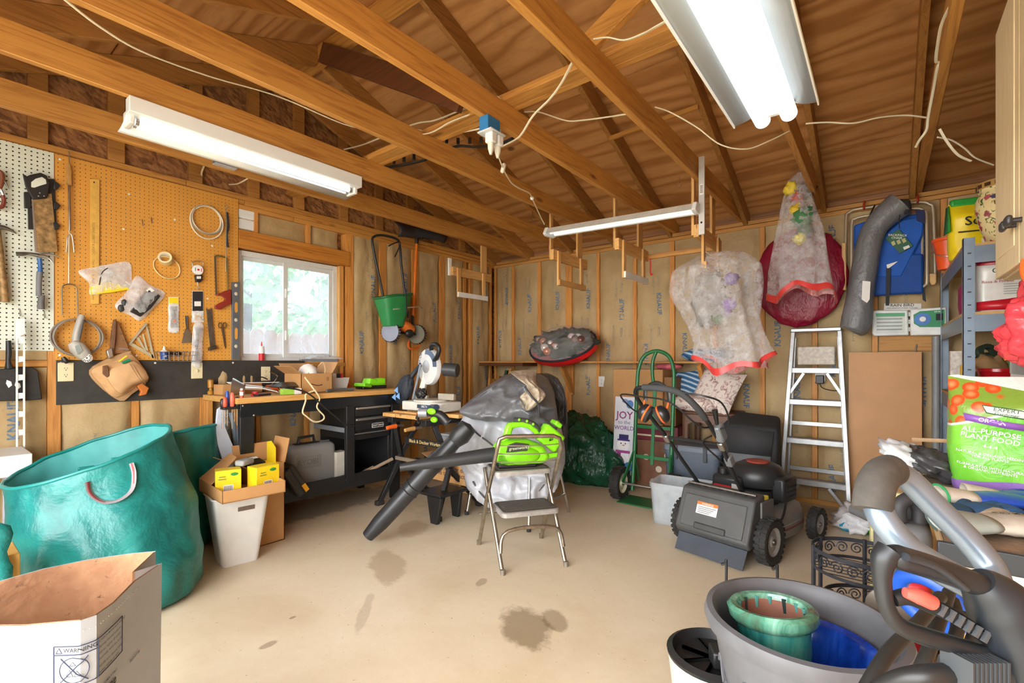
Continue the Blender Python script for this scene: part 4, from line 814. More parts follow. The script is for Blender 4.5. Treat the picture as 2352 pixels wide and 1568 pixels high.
loft([rr(.17, .19, 0, .025), rr(.18, .2, .015, .03), rr(.25, .3, .40, .035), rr(.262, .312, .405, .035), rr(.262, .312, .412, .035), rr(.244, .294, .412, .035), rr(.17, .19, .02, .025)]).go('bin', 'white_plastic', t, ang=50)
MB().at((.121, 0.02, .335), (0, 10.5, 0)).box(.005, .09, .026).go('hand_slot', '#6a5c50:0.8', t, bev=.002)
t = thing('flap_carton', 'open cardboard carton of yellow boxes resting on the white bin', 'box', (-3.06, 1.26, .413), -4)
carton(t, .42, .34, .07, th=.005)
MB().add([(-.21, -.17, .07), (.02, -.17, .07), (-.03, -.02, .2), (-.21, -.0, .2), (-.21, -.17, .075), (.02, -.17, .075), (-.03, -.02, .205), (-.21, 0, .205)], [(0, 1, 2, 3), (7, 6, 5, 4), (0, 4, 5, 1), (1, 5, 6, 2), (2, 6, 7, 3), (3, 7, 4, 0)]).go('flap', 'cardboard', t, sm=False)
def ybox(x, y, rz, lab, s=1.):
    b = thing('yellow_carton', lab, 'box', (-3.06+x, 1.26+y, .419), rz, 'yellow boxes in the carton')
    MB().box(.09*s, .13*s, .15, (0, 0, .075)).go('carton', 'yellow', b, bev=.002); MB().at((.046*s, 0, .04)).box(.001, .05, .05).go('barcode_label', 'paper', b)
    for i in range(8): MB().at((.0467*s, -.02+i*.0055, .045)).box(.0006, .0025, .032).go('bar', 'ink', b)
    MB().at((.0465*s, .03, .125)).ell((0, 0, 0), (.0015, .022, .01), 10, 5).go('leaf_mark', '#2c8a3a:0.5', b); [MB().at((.0465*s, -.03, .1+k*.014)).box(.001, .04-.008*k, .006).go('printed_line', '#8a8a30:0.6', b) for k in range(2)]
    return b
ybox(.03, -.09, -18, 'yellow carton half under the cardboard flap'); ybox(.09, .085, 6, 'yellow carton with green leaf mark at the right of the open box', 1.1)
t = thing('grey_gadget', 'grey plastic gadget lying on the yellow boxes', 'gadget', (-3.05, 1.27, .572), 30); MB().box(.06, .1, .035, (0, 0, .0175)).go('body', '#9a9d9c:0.5', t, bev=.01)
t = thing('tall_carton', 'tall open cardboard box with arrow marks beside the workbench', 'box', (-3.28, 1.46, 0), 0)
carton(t, .2, .24, .52, th=.005, flaps=(('+y', 78, .16), ('-y', 28, .14), ('-x', 75, .12))); [MB().at((.1012, y, .40)).box(.001, .003, .045).go('printed_bar', 'ink', t) for y in (.064, .086)]; MB().at((.1015, .075, .365)).box(.001, .05, .003).go('printed_line', 'ink', t)
for k, y in enumerate((.09, .112)): MB().at((.1015, y, .455)).mat(Matrix.Translation((.1012, y-.026, .42)) @ Matrix(((0, 0, 1, 0), (1, 0, 0, 0), (0, 1, 0, 0), (0, 0, 0, 1)))).prism([(-.008, 0), (.008, 0), (0, .012)], .001).go('printed_arrow', 'ink', t)
t = thing('open_yellow_carton', 'yellow carton with raised lid inside the tall cardboard box', 'box', (-3.27, 1.515, .43), 0); MB().box(.14, .09, .09, (0, 0, .045)).go('carton', 'yellow', t, bev=.002); MB().mat(Matrix.Translation((.0, .02, .09)) @ rotm((0, 0, 0)) @ MXZ).prism([(-.06, 0), (.06, 0), (.06, .1), (.0, .14), (-.06, .13)], .004).go('lid', 'yellow', t)
t = thing('black_package', 'black package with white label on top of the tall cardboard box', 'package', (-3.25, 1.405, .46), 0); MB().box(.12, .1, .1, (0, 0, .05), (0, 12, 8)).go('package', '#23251f:0.35:0:0.5:20', t, bev=.01); MB().at((.035, -.01, .115), (0, 12, 8)).box(.03, .05, .001).go('label', 'paper', t)
# garden tools leaning at the bench end
t = thing('pruning_saw', 'pale grey curved pruning saw leaning by the workbench leg', 'saw', (-3.5, 1.33, .1), 90)
MB().mat(MXZ).prism([(-.05, .78), (-.02, .8), (.0, .77), (0, .66), (.02, .6), (.05, .52), (.06, .42), (.045, .3), (.02, .22), (-.01, .3), (-.02, .45), (-.05, .56), (-.06, .66)], .018).go('body', '#c4ccd6:0.4', t, bev=.004); MB().cyl((.02, -.01, .24), (.03, -.01, -.1), .014, 10).go('pole', 'grey_plastic', t)
t = thing('loppers', 'loppers with grey and blue handles behind the pruning saw', 'loppers', (-3.6, 1.43, .1), 90); MB().tube([(-.02, 0, .74), (0, 0, .6), (.01, 0, .3)], [.015, .014, .008], 10, sm=4).tube([(.06, 0, .74), (.03, 0, .6), (.02, 0, .3)], [.014, .014, .008], 10, sm=4).go('handles', '#8fa0b0:0.4', t); MB().mat(MXZ).prism([(0, .3), (.03, .3), (.05, .05), (0, -.1)], .01).go('blade', 'dark_steel', t)
t = thing('bristle_brush', 'brown bristle brush on black handle beside the loppers', 'brush', (-3.43, 1.425, .02), 90); MB().tube([(0, 0, 0), (0, 0, .86)], .009, 8).go('handle', 'black_metal', t); MB().ell((-.01, 0, .56), (.032, .03, .13), 14, 12, lambda p: 1+.25*nz(p.x*9, p.y*9, p.z*14)).go('bristles', '#4c3a2a:0.95:0:0.6:80', t, kind='stuff')
# ---------------- the green garden bags ----------------
def _teal(n, c0='#0a5f5d', c1='#24938c'):
    m, nt, bs = base(n); t = NT(nt); co = t.coord(); a = t.noise(co, 4, 5, .6, .8); ck = t.n('ShaderNodeTexChecker'); ck.inputs['Scale'].default_value = 320; t.l(co, ck.inputs['Vector'])
    col = t.ramp(a, [(.3, c0), (.7, c1)]); col = t.mix(t.math('MULTIPLY', ck.outputs['Fac'], .18), col, '#0a4f4c'); t.l(col, bs.inputs['Base Color']); bs.inputs['Roughness'].default_value = .38
    t.bump(bs, t.noise(co, 6, 5, .55, .3), .6, .03); return m
DEF['teal_poly'] = _teal
def garden_bag(name, label, loc, r, h, seed, rimf, lean=(0, 0), squash=1., fold=1.):
    t = thing(name, label, 'bag', loc); N = 64
    def g(inn):
        def f(u, v):
            a = 2*PI*u; c, s = math.cos(a), math.sin(a); z = v*(h+rimf(c, s)); w = 1+.10*math.sin(PI*min(1, v*1.1))-.1*(1-v)**6
            fo = fold*(.045*nz(c*2.2+seed, s*2.2, v*4.5)+.022*nz(c*6, s*6+seed, v*9)); k = r*(w+fo*(1-.6*v**6))-inn
            if v < .02: k *= .9
            return (c*k+lean[0]*v, s*k*squash+lean[1]*v, max(z, .004)+(.01*nz(c*3, s*3, seed) if v > .9 else 0))
        return f
    m = MB().grid(N, 30, g(0), True); m.go('body', 'teal_poly', t, ang=0)
    mi = MB().grid(N, 30, g(.006), True); b = len(mi.v); mi.add([(0, 0, .02)], []); mi.f += [(b, (j+1) % N, j) for j in range(N)]; mi.go('lining', '#4c9c98:0.6:0:0.3:4', t, ang=0)
    MB().tube([g(.003)(i/N, 1) for i in range(N)], .009, 8, True).go('rim', '#0f7d78:0.4', t); return t, g
t, g = garden_bag('garden_bag', 'large teal garden waste bag with wide open top', (-3.0, .71, 0), .325, .7285, 1.3, lambda c, s: .063*(c*_C+s*_S)+.088*(-c*_S+s*_C), (-.19, -.11), fold=1.6)
hp = [g(-.012)(u, v) for u, v in ((-.045, .93), (-.045, .86), (-.03, .79), (-.005, .77), (.02, .8), (.032, .88), (.032, .95))]
MB().tube(hp, .014, 6, sm=5, flat=.25).go('handle', '#8d8385:0.6', t); MB().tube([Vector(p)*1.0+Vector((.004, 0, 0)) for p in hp], .006, 6, sm=5, flat=.3).go('handle_stripe', '#93403c:0.6', t)
for u in (.43, .5): 
    p = Vector(g(.012)(u, .8)); MB().at(p, (0, 0, 0)).box(.02, .07, .06).go('stitched_patch', '#1f857c:0.5', t, bev=.004); text('MM', t, pln(p+Vector((.0115, 0, 0)), (0, 1, 0), (0, 0, 1)), '#0c4d48:0.5', .05, .01)
t, g = garden_bag('garden_bag', 'smaller teal garden waste bag behind the large one', (-3.62, 1.10, 0), .22, .74, 4.1, lambda c, s: .04*(c*_C+s*_S))
# ---------------- charcoal paper bag, front left ----------------
t = thing('charcoal_bag', 'open white paper charcoal bag with warning print in the foreground', 'bag', (-1.75, .2, 0)); o0 = Vector((-1.75, .2, 0))
def _paperbrown(n):
    m, nt, bs = base(n); tt = NT(nt); co = tt.coord(); a = tt.noise(co, 5, 5, .6, .6); b = tt.ramp(tt.noise(co, 30, 5, .7, .4), [(.6, (0., 0, 0)), (.68, (1., 1, 1))]); col = tt.ramp(a, [(.3, '#94694a'), (.6, '#b88b66'), (.8, '#c99d78')]); col = tt.mix(tt.math('MULTIPLY', b, tt.math('MULTIPLY', a, 1.3)), col, '#3c3028')
    tt.l(col, bs.inputs['Base Color']); bs.inputs['Roughness'].default_value = .8; tt.bump(bs, tt.noise(co, 5, 5, .6, .2), .6, .03); return m
DEF['soot_paper'] = _paperbrown
DEF['bag_paper'] = lambda n: P(n, '#9fa2a4', .6, 0, .07, 5, .35, 9)
front = [PZ(u, v, .6) for u, v in ((-170, 1452), (-60, 1436), (60, 1430), (185, 1427), (222, 1414), (262, 1380), (312, 1332), (372, 1292))]
back = [PZ(u, v, .6) for u, v in ((358, 1266), (300, 1270), (200, 1284), (100, 1308), (0, 1332), (-90, 1352), (-190, 1372))]
gus = [PZ(310, 1316, .6)]
rim = [p-o0 for p in front+gus+back]
rim = [Vector((p.x, p.y, .6+.012*nz(p.x*7, p.y*7))) for p in rim]
cc = sum((p for p in rim), Vector())/len(rim)
def ringat(z, k=1., inn=0.):
    out = []
    for p in rim:
        d = Vector((p.x-cc.x, p.y-cc.y, 0)); q = cc+d*(k-inn/max(d.length, .05)); out.append(Vector((q.x+.006*nz(q.x*9, q.y*9, z*6)*max(0, .4-z), q.y+.006*nz(q.y*9, z*6, q.x*9)*max(0, .4-z), z if z < .6 else p.z)))
    return out
zs = [0, .06, .14, .22, .3, .38, .46, .53, .6]
loft([ringat(z, .97+.03*(z/.6)) for z in zs]).go('paper_shell', 'bag_paper', t, ang=25)
loft([ringat(z, .97+.03*(z/.6), .006) for z in [.02]+zs[1:]]).go('brown_liner', 'soot_paper', t, ang=25)
fr = [ringat(.6)[i] for i in range(8)]
def onbag(s, z):                                     # s = metres along the front rim from the fold (point 4)
    i = 4; d = abs(s); st = 1 if s >= 0 else -1
    while 0 < i+st < 7 and d > (fr[i+st]-fr[i]).length: d -= (fr[i+st]-fr[i]).length; i += st
    u = (fr[i+st]-fr[i]).normalized(); q = fr[i]+u*d; n = Vector((u.y, -u.x, 0)); n = n if n.dot(Vector((q.x-cc.x, q.y-cc.y, 0))) > 0 else -n
    q = cc+(Vector((q.x, q.y, 0))-Vector((cc.x, cc.y, 0)))*(.97+.03*z/.6)
    return Vector((q.x, q.y, z))+n*.004
def bagtext(st, s, z, size, w=.0, al='LEFT'): text(st, t, lambda a, b: onbag(s+a, z+b), 'ink', size, w+.008, al)
def bagline(pts, r=.0012): MB().tube([onbag(*p) for p in pts], r, 5).go('printed_line', '#273049:0.7', t)
def seg(s0, z0, s1, z1, n=6): return [(s0+(s1-s0)*i/n, z0+(z1-z0)*i/n) for i in range(n+1)]
bagline(seg(-.085, .545, .105, .545, 14)); bagline(seg(-.085, .455, .105, .455, 14)); bagline(seg(-.085, .545, -.085, .455)); bagline(seg(.105, .545, .105, .455)); bagline(seg(0, .545, 0, .455)); bagline(seg(-.085, .525, 0, .525))
bagtext('WARNING', -.064, .535, .0135, .004); bagline([(-.08, .529), (-.0735, .541), (-.067, .529), (-.08, .529)], .0008)
bagline([(-.043+.029*math.cos(a), .489+.029*math.sin(a)) for a in [2*PI*i/24 for i in range(25)]], .001); bagline(seg(-.07, .462, -.016, .517)); bagline(seg(-.07, .517, -.016, .462))
bagline([(-.058, .475), (-.05, .49), (-.042, .475), (-.058, .475)], .0006); bagline([(-.04, .475), (-.034, .488), (-.028, .475), (-.04, .475)], .0006); bagline([(-.05, .5), (-.043, .508), (-.036, .5), (-.05, .5)], .0006)
for k, (st, sz) in enumerate((('CARBON MONOXIDE HAZARD', .0082), ('Burning charcoal inside can', .0086), ('kill you. It gives off carbon', .0086), ('monoxide, which has no odor.', .0086), ('NEVER burn charcoal inside', .0086), ('homes, vehicles or tents.', .0086))): bagtext(st, .004, .537-k*.0142-(.004 if k > 3 else 0), sz, .0)
bagtext('COMBUSTIBLE', .02, .425, .009, .005); bagtext('one', .03, .405, .03, .02)
MB().tube([onbag(.028, .40), onbag(.034, .412), onbag(.03, .42)], [.006, .004, .001], 6).go('flame_mark', 'red', t); bagtext('Reload in', .15, .40, .014, .0)
m = MB()
for i in range(46): m.box(.004, .001, .0014, onbag(-.3+i*.011, .578))
m.go('stitching', '#b9b6ae:0.7', t, sm=False, kind='stuff')
# ---------------- far left ----------------
t = thing('white_cabinet', 'white metal shelf edge at the far left behind the green bag', 'shelf', (-3.72, .2, 0), 0)
MB().bx(-.2, .16, -.6, .22, .60, .71).go('shelf_top', 'white_paint', t, bev=.004); MB().bx(.1, .16, .14, .2, 0, .6).go('leg', '#c3c9d4:0.4', t, bev=.003); MB().bx(-.2, -.15, .14, .2, 0, .6).go('leg', '#c3c9d4:0.4', t, bev=.003); MB().bx(.1, .14, .02, .1, 0, .42).go('panel', '#8c6a48:0.7', t, bev=.003)
t = thing('mesh_sack', 'torn teal mesh sack by the paper bag at the left edge', 'sack', (-2.62, .13, 0)); MB().grid(18, 14, lambda u, v: (.02*nz(u*5, v*5), -.35+.47*u+.02*nz(u*7, v*6), .28+.3*v+.02*math.sin(u*16)*v+(-.12*max(0, u-.75)*4*(1-v)))).go('mesh', 'teal_poly', t, sol=.006, ang=0); MB().box(.2, .5, .45, (-.14, -.1, .225)).go('carton', '#c99a4a:0.7', t, bev=.004)
# ---------------- soft shapes ----------------
def _fabric(n, c, rough=.5, bs_=.6, sc=5): return P(n, c, rough, 0, .15, 4, bs_, sc)
DEF['clear_dome'] = lambda n: _clear(n, '#f2efee', .07, .1, .4, 25, .2)
def _fab(c, rough=.4, metal=0., var=.16, st=.9, dist=.05, sc=4.5):
    def f(n):
        m = P(n, c, rough, metal, var, 5); t = NT(m.node_tree); bs = m.node_tree.nodes['Principled BSDF']; co = t.coord((1, 1, .6)); a = t.noise(co, sc, 3, .5, .4); b = t.math('ABSOLUTE', t.math('SUBTRACT', a, .5)); c_ = t.math('ADD', b, t.math('MULTIPLY', t.noise(co, sc*4, 4, .6), .25)); t.bump(bs, c_, st, dist); return m
    return f
DEF['silver_cover'] = _fab('#b9bcc2', .36, .05, .1, .4, .04); DEF['dark_cover'] = _fab('#66676a', .36, .05, .14, .55, .04); DEF['tan_cover'] = _fab('#b3a58e', .5, 0, .12, .6); DEF['black_cover'] = _fab('#434345', .4, .05); DEF['grey_bag'] = _fab('#747475', .42, .05, .12, .7, .03, 9)
DEF['green_film'] = _fab('#0f4a30', .2, 0, .25, 1., .05, 7)
DEF['maroon'] = _fab('#8c1230', .36, 0, .2, .7, .03, 9)
DEF['bubble'] = lambda n: _clear(n, '#ece8e6', .17, .1, .9, 90, .38)
def blob(name, mat, par, c, r, seed, amp=.12, fr=2.2, zmin=None, sq=1., nu=56, nv=36, ridge=0., rot=(0, 0, 0), extra=None, folds=None, oct2=.5):
    M_ = rotm(rot)
    def g(u, v):
        a = 2*PI*u; b = PI*(v-.5); cb = abs(math.cos(b))**sq; sb = math.copysign(abs(math.sin(b))**sq, math.sin(b)); p = Vector((math.cos(a)*cb, math.sin(a)*cb, sb))
        k = 1+amp*nz(p.x*fr+seed, p.y*fr, p.z*fr)+amp*oct2*nz(p.x*fr*2.3, p.y*fr*2.3+seed, p.z*fr*2.3)
        if ridge: k += ridge*(abs(nz(p.x*fr*1.5+seed, p.y*fr*1.5, p.z*fr*.8))-.2)+ridge*.45*((1-abs(nz(p.x*fr*2.1, p.y*fr*2.1+seed, p.z*fr*1.3)))**7)+ridge*.25*((1-abs(nz(p.x*fr*4.1+seed, p.y*fr*4.1, p.z*fr*3)))**9)
        if folds: k += folds[1]*math.sin(folds[0]*a+5*nz(p.z*1.3+seed, p.x*1.2, p.y*1.2))*(.35+.65*min(1, max(0, 1-p.z)))
        if extra: k *= extra(p)
        q = M_ @ Vector((p.x*r[0]*k, p.y*r[1]*k, p.z*r[2]*k)); q = q+Vector(c)
        if zmin is not None and q.z < zmin: q.z = zmin
        return q
    return MB().grid(nu, nv, g, True).go(name, mat, par, ang=0)
# ---------------- portable work stand with mitre saw ----------------
t = thing('work_stand', 'black folding work stand with wooden jaws and splayed legs', 'work stand', (-2.97, 2.70, 0))
for x0, x1, y0, y1 in ((-.30, -.14, -.26, -.12), (-.13, .14, -.26, -.12), (-.3, .32, .0, .14)): MB().bx(x0, x1, y0, y1, .745, .775).go('jaw', 'pine_y', t, bev=.004)
MB().bx(-.24, .06, -.2, -.17, .776, .79).go('jaw_strip', 'pine_y', t, bev=.002)
for x in (-.2, .2): MB().bx(x-.03, x+.03, -.26, .2, .70, .745).go('jaw_bracket', 'black_metal', t, bev=.003)
for s in (-1, 1):
    MB().bar((s*.24, -.18, .7), (s*.3, -.06, .36), .036, .04).go('leg_upper', 'black_metal', t, bev=.003); MB().bar((s*.24, .1, .7), (s*.3, -.1, .36), .032, .04).go('leg_upper', 'black_metal', t, bev=.003)
    MB().bar((s*.3, -.08, .36), (s*.345, -.25, .03), .036, .036).go('leg_lower', 'black_metal', t, bev=.003); MB().bar((s*.3, -.08, .36), (s*.32, .24, .03), .036, .036).go('leg_lower', 'black_metal', t, bev=.003)
    MB().box(.05, .07, .04, (s*.347, -.255, .02)).go('foot', 'rubber', t, bev=.008); MB().box(.05, .07, .04, (s*.322, .25, .02)).go('foot', 'rubber', t, bev=.008)
    MB().cyl((s*.11, -.27, .68), (s*.11, -.36, .675), .018, 12, .014).go('crank_handle', 'orange_plastic' if s < 0 else 'wood_handle', t); MB().cyl((s*.11, -.2, .68), (s*.11, -.29, .68), .01, 10).go('screw', 'steel', t)
MB().bar((-.3, -.12, .38), (.3, -.12, .38), .02, .03).go('cross_bar', '#9c8a76:0.5:0.4', t); MB().bar((-.3, .1, .33), (.3, .1, .33), .02, .03).go('cross_bar', 'black_metal', t)
MB().bx(-.02, .5, -.262, -.25, .555, .60).go('name_plate', 'black_metal', t, bev=.002); text('Black & Decker Workmate', t, pln((.24, -.2635, .578), (1, 0, 0), (0, 0, 1)), '#d2b476:0.5', .036, .006)
MB().bx(.18, .42, -.29, .0, .19, .215).go('step_plate', 'black_metal', t, bev=.006)
MB().mat(Matrix.Translation((.36, -.27, 0)) @ MXZ).prism([(-.075, .2), (.075, .2), (.035, .0), (-.035, 0)], .03).go('step_leg', 'black_metal', t, bev=.004)
MB().mat(Matrix.Translation((.36, -.05, 0)) @ MXZ).prism([(-.06, .2), (.06, .2), (.03, .0), (-.03, 0)], .03).go('step_leg', 'black_metal', t, bev=.004)
t = thing('spring_clamp', 'black spring clamp with orange tips gripping the stand jaw', 'clamp', (-2.80, 2.40, .776)); MB().tube([(-.05, .06, .01), (.0, .02, .02), (.06, -.05, .0)], .01, 8, sm=4).tube([(-.04, .06, -.0), (.02, .0, -.005), (.07, -.04, -.035)], .01, 8, sm=4).go('arms', 'black_metal', t); MB().at((-.055, .07, .008)).box(.04, .03, .02).go('tip', 'orange_plastic', t, bev=.005)
t = thing('miter_saw', 'white and grey mitre saw with blue dust bag on the work stand', 'miter saw', (-2.98, 2.72, .792), 4)
MB().prism([(-.22, -.13), (.22, -.13), (.24, .1), (.1, .16), (-.1, .16), (-.24, .1)], .075).go('base', '#d6d3c8:0.45', t, bev=.01); MB().lathe([(.15, .075), (.15, .09)], 28).go('turntable', '#c9c5b9:0.4', t)
MB().box(.17, .03, .05, (.15, .02, .115)).go('fence', '#bfb8a6:0.4:0.3', t, bev=.003); MB().box(.15, .03, .035, (-.14, .02, .1)).go('fence', '#bfb8a6:0.4:0.3', t, bev=.003)
MB().box(.16, .01, .03, (.05, -.135, .04)).go('scale_plate', '#3a4a5c:0.4', t); text('DELTA', t, pln((.05, -.141, .04), (1, 0, 0), (0, 0, 1)), 'paper', .022, .008); MB().cyl((.12, -.13, .045), (.24, -.2, .05), .018, 12, .024).go('miter_handle', '#27384e:0.4', t)
M1 = Matrix.Translation((-.06, .03, .36)) @ rotm((90, 0, -14)) @ rotm((0, 0, 0))
MB().mat(M1).lathe([(0, .03), (.1, .03), (.15, .018), (.155, 0), (.155, -.02), (.14, -.03), (0, -.03)], 40).go('blade_guard', '#d9dad6:0.35', t)
MB().mat(M1).lathe([(.0, .034), (.05, .034), (.055, .031)], 20).go('hub', '#b8bcc0:0.35:0.4', t); MB().mat(M1).lathe([(.105, .0305), (.148, .0205)], 24, False, False, arc=R(100)).go('guard_band', '#4f5f78:0.4', t).rotation_euler = (0, 0, 0)
text('DELTA', t, lambda a, b: M1 @ Vector((-.1+b*.6+a*.35, .055+a*.85, .031)), '#2b4a86:0.4', .05, .014)
MB().bar((-.16, .02, .07), (-.08, .03, .33), .04, .05).go('arm', '#dcd9ce:0.4', t, bev=.008); MB().bar((-.2, -.02, .08), (-.11, -.02, .38), .012, .014).go('lift_rod', '#9cabb8:0.35:0.4', t)
MB().cyl((.08, .06, .34), (.2, .1, .33), .055, 18).go('motor', '#3b3c3d:0.4', t, bev=.005); MB().tube([(-.02, .02, .49), (.02, -.02, .54), (.1, -.04, .54), (.12, -.04, .49), (.06, -.02, .42), (.0, .02, .43)], .018, 10, True, 4).go('handle', 'black_plastic', t)
blob('dust_bag', '#232a33:0.6', t, (-.31, -.02, .16), (.085, .055, .14), 3.3, .12, rot=(0, 28, 0))
for k, (x, z) in enumerate(((-.36, .1), (-.31, .11), (-.33, .16))): MB().mat(Matrix.Translation((x, -.082, z)) @ rotm((0, 25, 0)) @ MXZ).prism([(-.028, -.02), (.028, -.02), (0, .03)], .004).go('triangle_mark', '#7aa6d8:0.5', t)
MB().tube([(-.25, 0, .26), (-.2, .02, .33), (-.14, .03, .38)], .022, 10, sm=4).go('dust_chute', 'black_plastic', t); blob('trigger_block', 'black_plastic', t, (-.12, .0, .13), (.05, .04, .045), 1.1, .3, 3)
t = thing('dog_carton', 'cardboard box with dog face drawings behind the work stand', 'box', (-2.86, 3.30, 0)); carton(t, .42, .36, .74)
for dx, s in ((-.12, 1), (.11, .95)):
    def ring_(cx, cz, rx, rz, n=18): return [(cx+rx*math.cos(2*PI*i/n), -.182, cz+rz*math.sin(2*PI*i/n)) for i in range(n)]
    for cx, cz, rx, rz in ((dx-.035, .64, .03, .03), (dx+.035, .64, .03, .03), (dx-.075, .63, .022, .04), (dx+.075, .63, .022, .04), (dx, .595, .022, .014), (dx, .545, .045, .04)): MB().tube(ring_(cx, cz, rx, rz), .0022, 4, True).go('drawn_line', 'ink', t)
t = thing('delivery_carton', 'open cardboard delivery box with blue tape under the work stand', 'box', (-2.78, 2.86, .216)); carton(t, .44, .3, .17, flaps=(('-x', 20, .1), ('+x', 45, .12)))
text('Prime deals for dogs\nTwo to be exact.', t, pln((.02, -.1515, .095), (1, 0, 0), (0, 0, 1)), 'ink', .052, .004); MB().at((-.17, -.152, .1)).box(.05, .002, .13).go('tape', '#2f7fc8:0.4', t)
t = thing('clear_box', 'clear plastic box half hidden behind the work stand', 'box', (-2.92, 2.98, .39)); MB().box(.3, .14, .16, (0, 0, .08)).go('box', 'clear_bin', t, bev=.008); MB().box(.31, .15, .015, (0, 0, .168)).go('lid', '#b9bec2:0.4', t, bev=.004); MB().box(.2, .1, .06, (.03, 0, .04)).go('contents', '#7a3540:0.6', t, bev=.01)
MB().box(.34, .2, .17, (0, .02, -.085)).go('crate', '#26282b:0.6', t, bev=.006)
# ---------------- covered pile on a chrome stool ----------------
t = thing('chrome_stool', 'chrome tube stool hidden under grey covers', 'stool', (-2.27, 2.98, 0))
for s in (-1, 1):
    MB().tube([(s*.3, -.27, 0), (s*.27, -.22, .3), (s*.22, -.15, .62)], .013, 10, sm=4).go('leg', 'chrome', t); MB().tube([(s*.3, .27, 0), (s*.27, .2, .3), (s*.22, .12, .62)], .013, 10, sm=4).go('leg', 'chrome', t)
    MB().tube([(s*.285, -.245, .15), (s*.285, .24, .15)], .011, 8).go('side_bar', 'chrome', t); MB().lathe([(.016, 0), (.016, .03)], 10).go('foot_cap', 'rubber', t).location = (s*.3, -.27, 0)
MB().tube([(-.285, -.245, .16), (.285, -.245, .16)], .012, 8).go('front_bar', 'chrome', t); MB().lathe([(.24, .62), (.25, .64), (.24, .66)], 24).go('seat', '#cfd0cf:0.4', t)
def cloth(name, mat, par, rows, t0, bulge, thick, seed, fold=.05, org=None, n=9, fr=3.2):
    """draped sheet: outline rows given where they stand in the room (view ray + distance), closed with a back side"""
    cols = [[Vector((0, 0, CAMH))+ray(u, v)*(t0[i] if isinstance(t0, (list, tuple)) else t0) for u, v in r] for i, r in enumerate(rows)]
    R1 = [smooth(r, n) for r in cols]; W = len(R1[0]); G = [smooth([R1[i][j] for i in range(len(R1))], n) for j in range(W)]; Hh = len(G[0]); bk = Vector((-_S, _C, 0)); m = MB(); vs = []
    for side in (0, 1):
        for i in range(Hh):
            for j in range(W):
                x, y = j/(W-1), i/(Hh-1); e = (max(0, 1-(2*x-1)**4)*max(0, 1-(2*y-1)**4))**.5; p = G[j][i]
                f = fold*(nz(x*fr+seed, y*fr*.8, seed)+.8*(1-abs(nz(x*fr*1.3+y*1.7, y*fr*1.1-x, seed+3)))**5-.25+.5*(1-abs(nz(x*fr*2.2-y*2, y*fr*1.7+x*2, seed+7)))**8)
                d = -bulge*e-f*(.25+.75*e) if side == 0 else thick*e**.5
                vs.append(p+bk*d-org)
    N = W*Hh; fs = []
    for s_ in (0, N):
        for i in range(Hh-1):
            for j in range(W-1):
                q = (s_+i*W+j, s_+i*W+j+1, s_+(i+1)*W+j+1, s_+(i+1)*W+j); fs.append(q if s_ == 0 else q[::-1])
    return m.add(vs, fs).go(name, mat, par, ang=0)
GC = Vector((-2.3, 2.98, .2)); t = thing('grill_cover', 'silver grey fabric cover draped low over the chrome stool', 'cover', GC)
cloth('fabric', 'silver_cover', t, [[(1080, 930), (1120, 930), (1180, 935), (1240, 945), (1285, 965)], [(1052, 982), (1105, 978), (1180, 985), (1245, 1000), (1295, 1010)], [(1048, 1035), (1105, 1040), (1180, 1045), (1250, 1050), (1298, 1050)], [(1066, 1082), (1120, 1085), (1180, 1090), (1240, 1085), (1290, 1085)], [(1072, 1112), (1125, 1125), (1185, 1130), (1240, 1125), (1278, 1108)], [(1108, 1152), (1140, 1163), (1185, 1160), (1225, 1155), (1252, 1136)]], 3.62, .22, .34, 2.2, .07, GC)
def strapline(pts, org, r=.006, mat='black_cover', par=None): MB().tube([at0(*p)-org for p in pts], r, 6, sm=5).go('piping', mat, par)
def at0(u, v, t): return Vector((0, 0, CAMH))+ray(u, v)*t
strapline([(1076, 962, 3.5), (1090, 990, 3.4), (1118, 1012, 3.34), (1135, 1025, 3.34)], GC, par=t); strapline([(1086, 1105, 3.42), (1100, 1128, 3.4), (1122, 1152, 3.42)], GC, par=t); strapline([(1225, 1140, 3.42), (1250, 1112, 3.42), (1264, 1085, 3.44)], GC, par=t)
CC = Vector((-2.28, 3.02, .72)); t = thing('charcoal_cover', 'charcoal grey fabric cover heaped on top with tan panel', 'cover', CC)
cloth('fabric', 'dark_cover', t, [[(1158, 862), (1185, 857), (1212, 853), (1238, 858), (1258, 868)], [(1112, 893), (1150, 878), (1200, 874), (1240, 882), (1272, 898)], [(1076, 922), (1120, 912), (1178, 905), (1235, 915), (1278, 935)], [(1056, 944), (1108, 944), (1165, 940), (1225, 948), (1282, 968)], [(1082, 962), (1122, 966), (1170, 968), (1225, 985), (1275, 1005)]], [3.72, 3.55, 3.46, 3.4, 3.42], .1, .5, 5.5, .09, CC, fr=2.6)
cloth('tan_panel', 'tan_cover', t, [[(1168, 853), (1200, 850), (1232, 850)], [(1192, 872), (1212, 872), (1232, 880)], [(1212, 890), (1230, 890), (1250, 900)], [(1194, 912), (1220, 915), (1250, 914)], [(1198, 934), (1209, 944), (1224, 938)]], [3.6, 3.36, 3.25, 3.2, 3.2], .02, .02, 1.5, .03, CC)
strapline([(1206, 888, 3.2), (1213, 900, 3.17), (1222, 912, 3.16), (1236, 928, 3.17), (1238, 955, 3.2)], CC, .008, par=t); strapline([(1190, 912, 3.18), (1200, 925, 3.16), (1209, 944, 3.15), (1226, 937, 3.16)], CC, .005, par=t)
BCo = Vector((-1.99, 3.22, .35)); t = thing('black_cover_bag', 'black fabric cover slumped on the right of the grey pile', 'cover', BCo)
